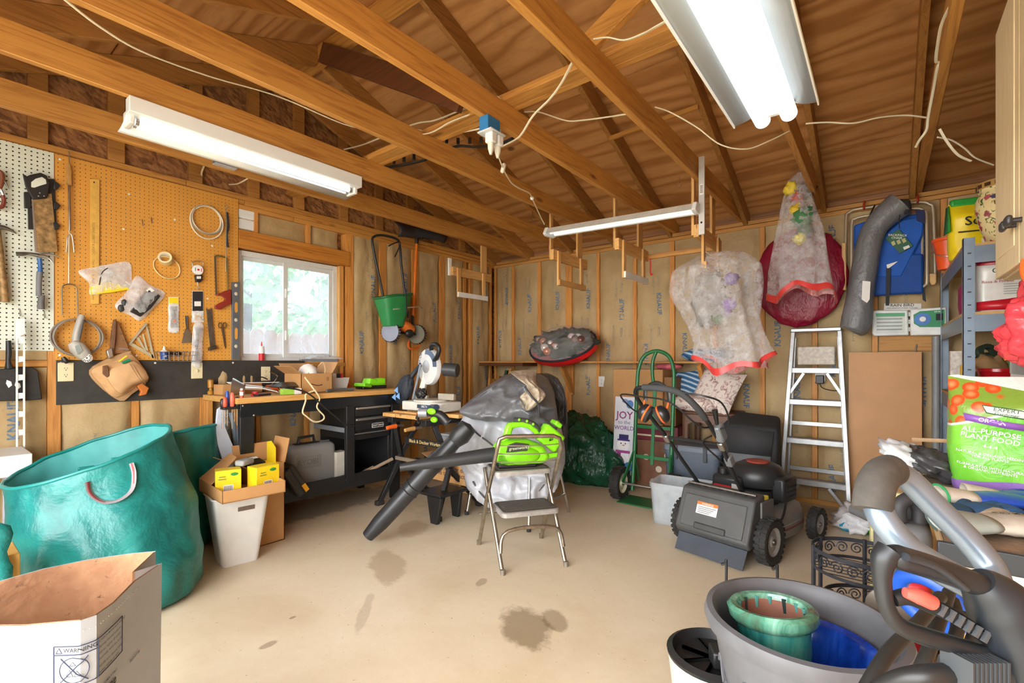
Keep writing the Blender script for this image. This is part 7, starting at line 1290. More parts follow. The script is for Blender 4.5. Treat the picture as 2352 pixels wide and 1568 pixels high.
c = h.q(2118, 734, .0615); MB().mat(Matrix.Translation(c) @ MXZ).lathe([(0, .002), (.046, .002), (.046, 0)], 28).go('dial_ring', '#3f78c0:0.5', h.t); MB().mat(Matrix.Translation(c) @ MXZ).lathe([(0, .016), (.018, .016), (.021, .0)], 20).go('dial', 'white_plastic', h.t); h.plate('screen', [(2148, 722), (2164, 721), (2164, 736), (2148, 737)], .003, 'ink', .0615); h.txt('ESP-Me', 2152, 717, .012, 'paper', .0625)
for v in (718, 735, 752): h.plate('hinge', [(2086, v), (2091, v), (2091, v+9), (2086, v+9)], .04, '#b9bdb8:0.5', .005)
h = Hang('B', 'paper_notice', 'white paper with printed heading above the controller', 'paper', 2085, 703, .03); h.plate('sheet', [(2031, 697), (2116, 697), (2116, 712), (2030, 712)], .002, 'paper'); h.txt('RAIN BIRD', 2072, 701, .03, 'ink', .003, -3, .008); h.txt('extra enhanced modular controller', 2072, 707, .013, 'ink', .003, -3)
t = thing('mounting_board', 'varnished board behind the sprinkler controller', 'board', PY(2085, 785, YB-.02)); MB().bx(-.17, .2, -.012, .012, -.07, .12).go('board', wood and 'cross_wood', t, bev=.002); MB().tube([(.05, -.02, -.02), (.045, -.02, -.07), (.05, -.015, -.12)], .006, 6, sm=4).go('cable', 'cord_grey', t)
t = thing('conduit', 'grey plastic conduit pipe running down from the controller', 'pipe', (.30, 4.64, 0)); MB().cyl((0, 0, 0), (0, 0, 1.38), .024, 14).go('pipe', '#8a8c8c:0.45', t)
# ---------------- grey steel shelving unit, right corner ----------------
SHX0, SHX1, SHY0, SHY1 = .32, .77, 3.35, 4.60
t = thing('shelving_unit', 'grey slotted steel shelving unit in the right back corner', 'shelving', (SHX0, SHY0, 0)); GS = '#7c8a97:0.4:0.3'; w_, d_ = SHX1-SHX0, SHY1-SHY0
slot = None
for x, sx in ((0, 1), (w_, -1)):
    for y, sy in ((0, 1), (d_, -1)):
        p = MB().bx(min(x, x+sx*.045), max(x, x+sx*.045), min(y, y+sy*.003), max(y, y+sy*.003), 0, 1.83).bx(min(x, x+sx*.003), max(x, x+sx*.003), min(y, y+sy*.045), max(y, y+sy*.045), 0, 1.83).go('post', GS, t)
        if y == 0 and x == 0:
            for i in range(26):
                if slot is None: slot = MB().box(.014, .002, .006).go('slot', '#2b3036:0.6', p); slot.location = (.024, -.0005, .1+i*.066)
                else: like(slot, p, (.024, -.0005, .1+i*.066))
for z in (1.80, 1.45, 1.0, .5, .1):
    MB().bx(.003, w_-.003, .003, d_-.003, z-.014, z).go('shelf', '#c99f63:0.6:0:0.15', t); MB().bx(.004, w_-.004, .0035, .0075, z-.1, z-.012).go('beam', GS, t, bev=.001); MB().bx(.0035, .0075, .008, d_-.004, z-.1, z-.012).go('beam', GS, t, bev=.001); MB().bx(w_-.0075, w_-.0035, .008, d_-.004, z-.1, z-.012).go('beam', GS, t, bev=.001)
t = thing('orange_bucket', 'orange plastic bucket on the top shelf edge', 'bucket', (.335, 4.22, 1.801)); MB().lathe([(.055, 0), (.078, .18), (.086, .185), (.086, .2), (.078, .2), (.054, .006), (0, .006)], 28, True, False).go('bucket', '#ee5a1e:0.4', t); MB().tube([(-.085, 0, .17), (-.07, -.06, .1), (0, -.1, .07), (.07, -.06, .1), (.085, 0, .17)], .003, 6, sm=5).go('bail', 'steel', t)
def sack(par, w, d, h, mat, nm='sack', seed=1., top=.25, m=None):
    def g(u, v):
        a = 2*PI*u; c, s = math.cos(a), math.sin(a); k = 1-.08*(1-v)**8; dd = d*(1-max(0, v-(1-top))/top*.93) if v > 1-top else d
        x = w/2*math.copysign(abs(c)**.55, c)*k*(1+.03*nz(c*2+seed, s*2, v*4)); y = dd/2*math.copysign(abs(s)**.7, s)*k*(1+.12*nz(c*2, s*2+seed, v*3)); return (x, y, h*v+.01*nz(c*2, seed)*v)
    o = (m or MB()).grid(48, 24, g, True); o.f.append(list(range(48))); return o.go(nm, mat, par, ang=0), g
t = thing('soil_bag', 'yellow and green bag of soil on the top shelf', 'bag', (.425, 3.88, 1.801), 10)
sack(t, .25, .14, .33, '#f0d41c:0.35:0:0.08', 'bag', 2.); MB().bx(-.115, .115, -.02, .02, .315, .36).go('green_top', '#2c9a3c:0.35', t, bev=.01); MB().add([(-.13, -.07, .16), (-.13, .05, .16), (-.127, .02, .32), (-.127, -.03, .32)], [(0, 1, 2, 3)]).go('green_side', '#2a8f3a:0.4', t, sol=.002)
f_ = lambda x, z, y=-.078: pln((x, y, z), (1, 0, 0), (0, .12, 1)); text('Soil', t, f_(-.02, .205, -.092), 'ink', .075, .012); text('M', t, f_(.0, .265, -.085), 'red', .036, .01); MB().bx(-.1, .1, -.086, -.084, .145, .152).go('printed_bar', 'ink', t); MB().bx(.0, .11, -.0885, -.086, .07, .1).go('white_panel', 'paper', t)
def _vase(n):
    m, nt, bs = base(n); tt = NT(nt); co = tt.coord(); v = tt.n('ShaderNodeTexVoronoi'); v.inputs['Scale'].default_value = 19; tt.l(co, v.inputs['Vector']); sp = tt.n('ShaderNodeSeparateColor'); tt.l(v.outputs['Color'], sp.inputs[0]); pc = tt.ramp(sp.outputs[0], [(.2, '#a8444a'), (.45, '#b8606a'), (.7, '#7a3a2a'), (.9, '#4a4a6a')])
    k = tt.ramp(tt.math('ADD', v.outputs['Distance'], tt.math('MULTIPLY', tt.noise(co, 60, 4, .7), .7)), [(.62, (1., 1, 1)), (.68, (0., 0, 0))]); lf = tt.ramp(tt.noise(tt.coord((1, 1, .5), (.5, .3, .6)), 26, 2, .4, 2.2), [(.58, (0., 0, 0)), (.6, (1., 1, 1)), (.65, (1., 1, 1)), (.67, (0., 0, 0))])
    col = tt.mix(lf, '#e6d49c', '#55683a'); tt.l(tt.mix(k, col, pc), bs.inputs['Base Color']); bs.inputs['Roughness'].default_value = .25; return m
DEF['vase_glaze'] = _vase
t = thing('flower_vase', 'cream ceramic jar painted with flowers on the top shelf', 'vase', (.50, 3.52, 1.801)); MB().lathe([(.06, 0), (.075, .02), (.1, .1), (.118, .18), (.118, .24), (.1, .28), (.108, .292), (.112, .33), (.1, .335), (.09, .3), (.1, .24), (0, .1)], 36, True, False).go('jar', 'vase_glaze', t); MB().lathe([(.1095, .296), (.1125, .33)], 36, False, False).go('rim_band', '#b08a4a:0.35', t)
for i in range(16): a = R(i*22.5); MB().mat(Matrix.Translation((.1125*math.cos(a), .1125*math.sin(a), .312)) @ rotm((0, 0, i*22.5))).box(.003, .026, .018).go('rim_key', '#4a2a1a:0.4', t)
t = thing('organic_bag', 'white and red bag of organic fertilizer on the second shelf', 'bag', (.475, 3.46, 1.451), 6); sack(t, .22, .12, .29, '#e6e4dc:0.3', 'bag', 5.)
MB().add([(-.108, -.062, .008), (.108, -.062, .008), (.108, -.064, .075), (.0, -.066, .06), (-.108, -.064, .05)], [(0, 1, 2, 3, 4)]).go('red_base', '#c81f2c:0.35', t, sol=.003); MB().add([(-.105, -.05, .24), (.105, -.05, .24), (.1, -.02, .292), (-.1, -.02, .292)], [(0, 1, 2, 3)]).go('red_top', '#b32030:0.35', t, sol=.003); text('ORGANIC', t, pln((.03, -.0665, .205), (1, 0, 0), (0, 0, 1)), '#2c4a30:0.4', .036, .004); text('Rose & Flower', t, pln((-.03, -.0675, .15), (1, 0, 0), (0, 0, 1)), '#a83a3a:0.4', .02, 0)
for k in range(5): MB().bx(-.01, .09, -.0685, -.0675, .085+k*.012, .088+k*.012).go('printed_line', '#9aa59a:0.5', t)
t = thing('maroon_bag', 'maroon fertilizer bag behind the organic bag', 'bag', (.40, 3.66, 1.451), 60); sack(t, .2, .1, .2, '#7c1f4a:0.3', 'bag', 8.); text('BOOSTER', t, pln((0.0, -.0605, .1), (0, 0, 1), (-1, 0, 0)), 'paper', .03, .006)
for (nm, lab, cat, x, y, z, fn) in (
    ('yellow_tool', 'upright yellow and black plastic tool on the third shelf', 'tool', .36, 3.62, 1.001, lambda t: (MB().box(.05, .05, .16, (0, 0, .1)).go('body', '#f0b81e:0.4', t, bev=.008), MB().box(.052, .052, .03, (0, 0, .016)).go('base', 'black_plastic', t, bev=.006), MB().box(.03, .005, .05, (-.0, -.026, .1)).go('grip', 'black_plastic', t))),
    ('red_pot', 'shiny red plant pot on the third shelf', 'pot', .47, 3.48, 1.001, lambda t: MB().lathe([(.06, 0), (.085, .14), (.09, .145), (.09, .16), (.082, .16), (.058, .01), (0, .01)], 28, True, False).go('pot', '#a8141c:0.2', t)),
    ('paper_sack', 'crumpled brown paper sack behind the red pot', 'sack', .46, 3.72, 1.001, lambda t: blob('sack', '#a98558:0.8:0:0.15', t, (0, 0, .11), (.09, .07, .12), 4, .25, 2.5, zmin=.002, nu=28, nv=20)),
    ('green_sprayer', 'green spray bottle with yellow cap lying on the third shelf', 'bottle', .60, 3.44, 1.001, lambda t: (MB().tube([(-.08, .02, .22), (-.06, .01, .16), (-.02, 0, .1), (.04, 0, .04)], [.022, .04, .042, .03], 14, sm=4).go('bottle', '#12824a:0.35', t), MB().cyl((-.085, .022, .215), (-.1, .025, .245), .032, 16).go('cap', 'yellow', t))),
    ('flower_carton', 'small white carton with brown flower print on the third shelf', 'box', .37, 3.98, 1.001, lambda t: MB().box(.1, .08, .26, (0, 0, .13)).go('carton', '#cfc7bc:0.6:0:0.35:30', t, bev=.003)),
    ('tape_rolls', 'stacked rolls of dark green tape on the third shelf', 'tape', .47, 3.98, 1.001, lambda t: [MB().mat(Matrix.Translation((0, -.02*k, .2+.05*k)) @ rotm((80, 0, 20))).lathe([(.02, 0), (.045, 0), (.045, .04), (.02, .04), (.02, 0)], 20, False, False).go('roll', '#2a3a2c:0.5', t) for k in range(2)]+[MB().box(.12, .1, .16, (0, 0, .08)).go('carton', '#d8b43a:0.6', t, bev=.004)]),
    ('mesh_crate', 'black mesh crate on the lower shelf', 'crate', .52, 3.9, .501, lambda t: MB().box(.3, .5, .3, (0, 0, .15)).go('crate', '#1f2022:0.6:0:0.4:60', t, bev=.01))): fn(thing(nm, lab, cat, (x, y, z)))
# ---------------- wall cabinet, counter ----------------
t = thing('wall_cabinet', 'pale wood wall cabinet with black knobs at the right edge', 'cabinet', (.33, 2.53, 1.5)); CW = 'cabinet_wood'; DEF['cabinet_wood'] = lambda n: wood(n, '#dcc293', '#ead6ac', 'Z', 1.6, knots=False, rv=.05)
MB().bx(.02, .46, -1.7, 0, 0, .93).go('body', CW, t, bev=.003)
for y0, y1, k in ((-.40, -.005, -.365), (-.80, -.405, -.44), (-1.2, -.805, -1.16)): 
    d = MB().bx(0, .019, y0, y1, .005, .925).go('door', CW, t, bev=.004); MB().cyl((0, k, .13), (-.03, k, .13), .008, 10).go('knob_stem', '#4c4a4a:0.4:0.5', d); MB().at((-.03, k, .13)).box(.016, .05, .03, (0, 0, 0), (0, 0, 0)).go('knob', '#4c4a4a:0.4:0.5', d, bev=.007); MB().bx(-.003, .001, y0+.06, y1-.06, .07, .86).go('raised_panel', CW, d, bev=.002)
MB().bx(.1, .46, -1.6, .12, -.08, -.002).go('light_rail', CW, t, bev=.003)
t = thing('work_counter', 'weathered counter with white painted front at the right', 'counter', (.117, 1.6, 0))
MB().bx(0, .66, 0, .93, .715, .75).go('top', '#85705a:0.7:0:0.4:26', t, bev=.003); MB().bx(-.012, .66, -.014, 0, .70, .752).go('black_trim', '#2f3336:0.4:0.2', t, bev=.003); MB().bx(-.004, .0, -.01, .93, .715, .752).go('edge_strip', '#b89a70:0.6', t)
MB().bx(.02, .03, .02, .91, 0, .714).go('side_panel', 'pine', t); MB().bx(.03, .62, .02, .035, .0, .714).go('front_panel', '#dcdad2:0.5', t); MB().bx(.0, .04, .0, .04, 0, .714).go('corner_post', 'pine', t, bev=.003); MB().bx(.0, .04, .89, .93, 0, .714).go('corner_post', 'pine', t, bev=.003)
for x in (.16, .3): MB().bx(x-.002, x+.002, .018, .021, .02, .7).go('panel_groove', '#a9a69c:0.6', t)
MB().at((.2, -.016, .728)).ell((0, 0, 0), .006, 8, 6).go('bolt', 'dark_steel', t)
# fertilizer bag
def _fert(n):
    m, nt, bs = base(n); tt = NT(nt); sp = tt.n('ShaderNodeSeparateXYZ'); co = tt.coord(); tt.l(co, sp.inputs[0]); z = sp.outputs[2]; x = sp.outputs[0]
    zz = tt.math('ADD', z, tt.math('MULTIPLY', tt.math('ABSOLUTE', x), .12)); w = tt.math('ADD', z, tt.math('MULTIPLY', x, -.35))
    g_ = tt.ramp(tt.noise(co, 6, 3), [(.3, '#5cae2c'), (.7, '#86cc48')]); col = tt.mix(tt.math('LESS_THAN', zz, .055), g_, '#8d6bb2')
    ph = tt.noise(co, 16, 4, .6, .5); v = tt.n('ShaderNodeTexVoronoi'); v.inputs['Scale'].default_value = 21; tt.l(co, v.inputs['Vector']); tom = tt.ramp(v.outputs['Distance'], [(.1, '#f08a58'), (.3, '#e2552a'), (.42, '#c8481e'), (.5, '#7a9a3a')]); veg = tt.ramp(ph, [(.35, '#4c7a2a'), (.5, '#a8c060'), (.62, '#d86a80'), (.75, '#e8a0b0')])
    tm = tt.mix(tt.math('GREATER_THAN', x, .02), tom, veg); col = tt.mix(tt.math('GREATER_THAN', w, .285), col, tm); col = tt.mix(tt.math('MULTIPLY', tt.math('GREATER_THAN', w, .278), tt.math('LESS_THAN', w, .286)), col, '#f2f2ea'); col = tt.mix(tt.math('GREATER_THAN', tt.math('ADD', z, tt.math('MULTIPLY', x, .25)), .355), col, '#dadcd2')
    tt.l(col, bs.inputs['Base Color']); bs.inputs['Roughness'].default_value = .28; tt.bump(bs, tt.noise(co, 12, 4, .6, 1.), .35, .02); return m
DEF['fert_print'] = _fert
t = thing('fertilizer_bag', 'green and purple bag of plant food standing on the counter', 'bag', (.345, 2.30, .752), -3)
_, g = sack(t, .33, .17, .395, 'fert_print', 'bag', 3.)
def onf(x, z):
    best = None
    for k in range(24, 48):
        p = g(k/48, max(0, min(1, z/.395)))
        if best is None or abs(p[0]-x) < abs(best[0]-x): best = p
    return best[1]
def ftext(st, x, z, size, mat='paper', w=.008, rot=-8):
    ca, sa = math.cos(R(rot)), math.sin(R(rot))
    def f(a, b): X_, Z_ = x-.028+a*ca-b*sa, z+a*sa+b*ca; return (X_, onf(X_, Z_)-.004, Z_)
    text(st, t, f, mat, size*.92, w)
def fplate(nm, pts, mat, off=.003):
    m = MB(); vs = [(x-.028, onf(x-.028, z)-off, z) for x, z in pts]; m.add(vs, [tuple(range(len(vs)))]); m.go(nm, mat, t, sol=.001)
fplate('logo_border', [(-.055, .302), (-.045, .275), (-.0, .266), (.05, .258), (.062, .284), (.02, .292), (-.01, .297)], '#3a6a3c:0.35', .0028); fplate('logo_panel', [(-.052, .299), (-.043, .278), (0, .269), (.048, .262), (.058, .282), (.02, .289), (-.01, .294)], 'paper', .0034); fplate('purple_banner', [(-.1, .272), (-.05, .262), (.0, .25), (.055, .243), (.05, .222), (0, .228), (-.05, .238), (-.095, .247)], '#8a5ab0:0.35', .003)
ftext('EXPERT', .003, .286, .02, '#2c5a34:0.4', .012, -7); ftext('Gardener', .003, .272, .016, '#2c5a34:0.4', .006, -7); ftext('ORGANIC', -.022, .246, .02, 'paper', .012, -9); ftext('ALL-PURPOSE\nPLANT FOOD', -.035, .20, .025, 'paper', .014, -8); ftext('4-4-4', -.035, .163, .018, 'paper', .01, -8); ftext('NATURAL & ORGANIC FEEDING\nFOR ALL PLANTS', -.035, .13, .0125, 'paper', .01, -6); ftext('FORMULATED WITH NATURAL\n& ORGANIC NUTRIENTS', -.035, .088, .0125, 'paper', .01, -6)
fplate('usa_label', [(.068, .257), (.125, .254), (.125, .226), (.068, .229)], 'paper', .0034); ftext('Made in the', .095, .25, .009, '#2a4a9a:0.4', .004, -2); ftext('USA', .09, .239, .018, '#2a4a9a:0.4', .012, -2); ftext('NET WT', -.05, .02, .012, '#d8c8e8:0.4', .006, -3)
t = thing('poly_sheet', 'crumpled silver and black plastic bag hanging over the counter corner', 'bag', (.11, 2.44, .78)); blob('silver_side', '#d5d8da:0.25:0:0.1', t, (-.03, .0, .045), (.1, .12, .045), 2., .3, 3, nu=36, nv=24, rot=(0, 25, 0)); blob('black_side', '#3f3f40:0.25:0:0.3', t, (.04, -.03, .03), (.1, .13, .05), 6., .3, 3, nu=36, nv=24, rot=(0, 20, 0)); MB().tube([(-.02, .02, .11), (.08, -.02, .12), (.16, .0, .12)], .008, 6, sm=4).go('stick', '#a98a66:0.7', t)
# gloves: palm, cuff and five fingers
def glove(name, label, loc, rz, palm, cuff, s=1., curl=.0, band=None):
    t = thing(name, label, 'glove', loc, rz)
    def g(u, v):
        a = 2*PI*u; x = -.02+.13*v; w = (.045+.012*math.sin(PI*v))*s; hgt = (.016+.006*math.sin(PI*v))*s; return (x*s, w*math.cos(a), .02*s+hgt*math.sin(a)+.003*nz(v*7, math.cos(a)*3))
    m = MB().grid(20, 12, g, True); m.f.append(list(range(11*20+19, 11*20-1, -1))); m.go('palm', palm, t, ang=0)
    MB().grid(20, 6, lambda u, v: ((-.10+.085*v)*s, (.046+.012*(1-v))*math.cos(2*PI*u)*s, .021*s+(.017+.012*(1-v))*math.sin(2*PI*u)*s), True).go('cuff', cuff, t, sol=.004, ang=0)
    if band: MB().tube([(-.10*s, .059*math.cos(2*PI*i/20)*s, .021*s+.03*math.sin(2*PI*i/20)*s) for i in range(20)], .004, 6, True).go('cuff_band', band, t)
    for i, (y, L, a) in enumerate(((.034, .075, 6), (.012, .085, 2), (-.012, .08, -3), (-.034, .065, -8))):
        p0 = Vector((.1*s, y*s, .02*s)); d = Vector((math.cos(R(a)), math.sin(R(a)), 0)); MB().tube([p0, p0+d*L*.45*s+Vector((0, 0, .006*s)), p0+d*L*.8*s+Vector((0, 0, .002*s-curl*.01)), p0+d*L*s+Vector((0, 0, -.004*s-curl*.02))], [.0125*s, .013*s, .0125*s, .007*s], 10, sm=3).go('finger', palm, t)
    p0 = Vector((.03*s, .045*s, .02*s)); MB().tube([p0-Vector((.02, .01, 0)), p0+Vector((.03*s, .025*s, .004)), p0+Vector((.065*s, .035*s, 0))], [.016*s, .014*s, .008*s], 10, sm=3).go('thumb', palm, t)
    return t
glove('work_glove', 'blue rubber coated glove with white cuff on the counter', (.235, 2.06, .754), 18, '#1f4fb8:0.3:0:0.12', '#d8d0c0:0.85', 1., 0, '#3fae6a:0.7'); glove('work_glove', 'second blue rubber glove stacked behind the first one', (.30, 2.14, .754), 6, '#1c49ae:0.3:0:0.12', '#d8d0c0:0.85', .95)
g2 = glove('work_glove', 'grey knit work glove with dark cuff at the counter edge', (.225, 1.74, .756), 32, '#bdb6a8:0.85:0:0.15:30', '#9aa39c:0.85', 1.15, .2, '#3c4a46:0.7'); text('FIRM GRIP', g2, pln((.04, .0, .051), (-1, .1, 0), (-.1, -1, 0)), 'ink', .02, .008)
glove('work_glove', 'dark blue knit glove cuff under the grey glove', (.19, 1.9, .754), 40, '#2f5a86:0.85:0:0.2', '#2a5076:0.85', .8)
# white drawer tower + red plastic bags hanging at the right
t = thing('drawer_tower', 'white plastic drawer box below the wall cabinet', 'drawers', (.40, 2.62, 1.13)); MB().bx(-.0, .3, -.3, .12, 0, .26).go('frame', 'white_plastic', t, bev=.006); MB().bx(-.006, .0, -.27, .09, .02, .21).go('drawer', 'clear_bin', t, bev=.004); MB().bx(-.012, .3, -.31, .13, .26, .285).go('lid', 'white_plastic', t, bev=.006); MB().bx(-.03, .34, -.21, .16, -.36, -.002).go('carton_below', '#d3c39a:0.7', t, bev=.005)
DEF['red_film'] = lambda n: _clear(n, '#ee4e58', .62, .22, 1., 16, .3)
t = thing('red_bag', 'crumpled coral red plastic bag hanging under the cabinet', 'bag', (.46, 2.26, 1.20))
for i, (c, r_, rt_) in enumerate((((0, 0, .2), (.1, .1, .17), (0, 10, 0)), ((-.05, -.05, .1), (.1, .09, .11), (0, -20, 0)), ((-.08, .0, .04), (.085, .08, .055), (0, 25, 20)), ((.0, -.06, .0), (.1, .08, .08), (10, 0, 40)))): blob('film', 'red_film', t, c, r_, 3.1*i+1, .3, 2.2, ridge=.16, nu=64, nv=40, rot=rt_)
t = thing('orange_disc', 'orange plastic disc tucked under the wall cabinet', 'disc', (.41, 2.08, 1.47)); MB().mat(rotm((70, 20, 0))).lathe([(0, 0), (.09, 0), (.09, .008), (0, .012)], 28).go('disc', '#ef6a2a:0.4', t)
# ---------------- pots in the foreground ----------------
def _glaze(n, c0, c1, c2, rough=.15):
    m, nt, bs = base(n); tt = NT(nt); co = tt.coord((1, 1, .35)); a = tt.noise(co, 14, 5, .65, .8); tt.l(tt.ramp(a, [(.3, c0), (.5, c1), (.72, c2)]), bs.inputs['Base Color']); bs.inputs['Roughness'].default_value = rough; tt.bump(bs, tt.noise(co, 40, 3), .08, .01); return m
DEF['teal_glaze'] = lambda n: _glaze(n, '#1d4a48', '#2f7a72', '#5f9a86'); DEF['blue_glaze'] = lambda n: _glaze(n, '#0b1e5c', '#133a9c', '#2a5ac4'); DEF['speckle_glaze'] = lambda n: _glaze(n, '#17504e', '#4fb8ac', '#d8efe6'); DEF['rim_glaze'] = lambda n: _glaze(n, '#4a4a34', '#4f8a72', '#8fc0a8')
PC = Vector((-.165, 1.40, 0))
t = thing('speckled_pot', 'large pot with speckled turquoise rim under the grey tub', 'pot', PC+Vector((-.03, -.03, 0))); MB().lathe([(.15, 0), (.17, .05), (.215, .22), (.225, .24), (.228, .262), (.215, .268), (.2, .25), (.15, .03), (0, .03)], 40, True, False).go('pot', '#b5a684:0.5:0:0.2', t); MB().lathe([(.222, .225), (.236, .24), (.238, .265), (.22, .275), (.205, .262)], 40, False, False).go('rim', 'speckle_glaze', t)
t = thing('planter_tub', 'wide dark grey plastic planter tub holding glazed pots', 'planter', PC+Vector((0, 0, .278))); MB().lathe([(.16, 0), (.165, .01), (.2, .2), (.205, .225), (.222, .235), (.228, .255), (.222, .275), (.208, .278), (.196, .262), (.19, .2), (.155, .02), (0, .02)], 110, True, False).go('tub', '#5c5d60:0.5:0:0.2:8', t)
for i in range(10): a = R(i*36+200); MB().tube([(.19*math.cos(a+x*.5), .19*math.sin(a+x*.5), .13+.03*math.sin(x*9)) for x in [j*.1 for j in range(7)]], .004, 5).go('vine_relief', '#54555a:0.5', t)
t = thing('blue_pot', 'cobalt blue glazed pot sitting inside the grey tub', 'pot', PC+Vector((.02, .01, .30))); MB().lathe([(.1, 0), (.13, .12), (.14, .15), (.158, .165), (.16, .18), (.148, .188), (.132, .175), (.12, .12), (.09, .015), (0, .015)], 48, True, False).go('pot', 'blue_glaze', t); 
t = thing('blue_saucer', 'bright blue plastic ring between the tub and the glazed pot', 'saucer', PC+Vector((.035, .02, .30))); MB().lathe([(.16, .10), (.176, .168), (.18, .17), (.176, .164), (.163, .10), (.16, .10)], 44, False, False).go('ring', '#2c62c0:0.35', t)
t = thing('teal_pot', 'teal glazed pot with brown clay inside standing in the blue pot', 'pot', PC+Vector((-.05, -.005, .33)), 0); t.rotation_euler = (R(-4), R(-5), 0)
MB().lathe([(.07, 0), (.078, .02), (.086, .15), (.088, .185), (.086, .19)], 40, True, False).go('pot', 'teal_glaze', t); MB().lathe([(.086, .186), (.1, .192), (.107, .205), (.107, .22), (.098, .23), (.083, .228), (.078, .215)], 90, False, False).go('rim', 'rim_glaze', t); MB().lathe([(.079, .218), (.079, .17), (.07, .03), (0, .03)], 40, False, False).go('clay_inside', '#8a5a48:0.7:0:0.2:14', t)
rr_ = random.Random(9)
for i in range(14): a = R(i*25.7); L = rr_.uniform(.02, .055); MB().tube([(.079*math.cos(a), .079*math.sin(a), .222), (.0785*math.cos(a), .0785*math.sin(a), .215-L*.6)], [.006, .0035], 8, flat=.5).go('glaze_drip', '#4f8a82:0.2' if i % 3 else '#2c3a38:0.2', t)
t = thing('white_bucket', 'white round bucket with black fittings beside the grey tub', 'bucket', (-.41, 1.54, 0)); MB().lathe([(.105, 0), (.135, .26), (.14, .29), (.13, .29), (.12, .27), (0, .265)], 36).go('bucket', '#b9b5ad:0.4', t); MB().lathe([(.137, .275), (.142, .30), (.125, .31), (.115, .28), (0, .278)], 36, False, False).go('black_rim', 'black_plastic', t); MB().box(.08, .06, .05, (.03, -.01, .305), (0, 0, 30)).go('black_block', 'black_plastic', t, bev=.006); MB().box(.04, .09, .06, (.06, .05, .31), (0, 0, 10)).go('black_block', 'black_plastic', t, bev=.006)
for i in range(8): MB().at((0, 0, .283), (0, 0, i*45)).box(.2, .006, .012).go('black_rib', 'black_plastic', t)
# plant stand
t = thing('plant_stand', 'black wrought iron tiered plant stand with scroll work', 'plant stand', (-.065, 2.40, 0)); IR = '#34383f:0.45:0.3'
def tier(cx, cy, z, r, n=10, legz=0):
    for zz, hh in ((z, .012), (z+.075, .016)): MB().mat(Matrix.Translation((cx, cy, zz))).lathe([(r-.004, -hh/2), (r, -hh/2), (r, hh/2), (r-.004, hh/2), (r-.004, -hh/2)], 48, False, False, sy=.86).go('band', IR, t)
    for i in range(9): y = -r*.78+i*r*1.56/8; x = math.sqrt(max(0, 1-(y/(r*.86))**2))*r; MB().cyl((cx-x, cy+y, z), (cx+x, cy+y, z), .002, 5).go('grid_wire', IR, t)
    for i in range(n):
        a0 = 2*PI*i/n
        for sg in (-1, 1):
            pts = []
            for j in range(22):
                th = j/21*3.4*PI; k = .026*(1-j/21*.82); da = (sg*(.028+k*math.cos(th)))/r; pts.append((cx+(r-.003)*math.cos(a0+da), cy+.86*(r-.003)*math.sin(a0+da), z+.04+k*math.sin(th)))
            MB().tube(pts, .0028, 5).go('scroll', IR, t)
tier(0, .0, .345, .18); tier(.05, -.05, .17, .185)
for a in (150, 200, 330, 30, 90): MB().cyl((.178*math.cos(R(a)), .153*math.sin(R(a)), 0), (.178*math.cos(R(a)), .153*math.sin(R(a)), .43), .008, 8).go('leg', IR, t)
MB().mat(Matrix.Translation((-.15, -.05, .12))).torus(.1, .004, 30, 6, (0, 0, 0), .8).go('base_ring', IR, t); MB().mat(Matrix.Translation((-.15, -.05, .16))).torus(.09, .004, 30, 6, (0, 0, 0), .8).go('base_ring', IR, t)
for u, v0, v1, lab in ((1665, 1295, 1345, 'thin black iron hook standing behind the tub, left one'), (1782, 1306, 1345, 'thin black iron hook standing behind the tub, right one')):
    p = at_(u, v0, 1.75); t = thing('garden_hook', lab, 'hook', (p.x, p.y, 0)); MB().tube([(0, 0, 0), (.005, 0, p.z-.02), (0, 0, p.z), (-.012, 0, p.z-.004)], .005, 6, sm=3).go('rod', 'black_metal', t)
# ---------------- pressure washer ----------------
po = Vector((-.02, 1.95, 0)); t = thing('pressure_washer', 'red and grey pressure washer with silver tube handle in the foreground', 'pressure washer', po)
def W_(u, v, d): return at_(u, v, d)-po
MB().bx(.0, .13, -.14, .14, .12, .56).go('red_body', '#b8232c:0.35', t, bev=.03, seg=3); MB().bx(-.005, .132, -.15, .15, .56, .72).go('grey_cowl', '#5b5b5c:0.5', t, bev=.03, seg=3); MB().bx(.0, .12, -.12, .12, .0, .12).go('base', 'black_plastic', t, bev=.01)
MB().cyl(W_(1958, 1168, 1.62), W_(2040, 1205, 1.5), .017, 12).go('wand_tube', '#4a4b4d:0.5', t); MB().tube([W_(2066, 1195, 1.42), W_(2066, 1160, 1.42), W_(2090, 1146, 1.42), W_(2110, 1165, 1.42), W_(2112, 1200, 1.42)], .02, 10, sm=5).go('inlet_hose', '#2f2f31:0.6', t); MB().at((.09, -.02, .73)).ell((0, 0, 0), (.04, .05, .07), 16, 10).go('air_filter', '#3c3d3f:0.45', t)
MB().mat(Matrix.Translation((.03, -.15, .47)) @ MXZ).lathe([(.02, .02), (.055, .01), (.055, 0), (.02, 0)], 22).go('wheel_disc', '#9c9488:0.4:0.5', t)
SV = '#8494a4:0.3:0.6:0.05'
MB().tube([W_(2012, 1150, .60), W_(2030, 1195, .585), W_(2085, 1258, .57), (W_(2155, 1305, .555)), W_(2235, 1348, .54), W_(2310, 1400, .53)], .016, 20, sm=6).go('handle_tube', SV, t); MB().tube([W_(2040, 1078, .655), W_(2085, 1100, .655), W_(2150, 1165, .645), W_(2220, 1235, .63), W_(2270, 1295, .615), W_(2290, 1345, .60), W_(2296, 1420, .59)], .016, 20, sm=6).go('handle_tube', SV, t)
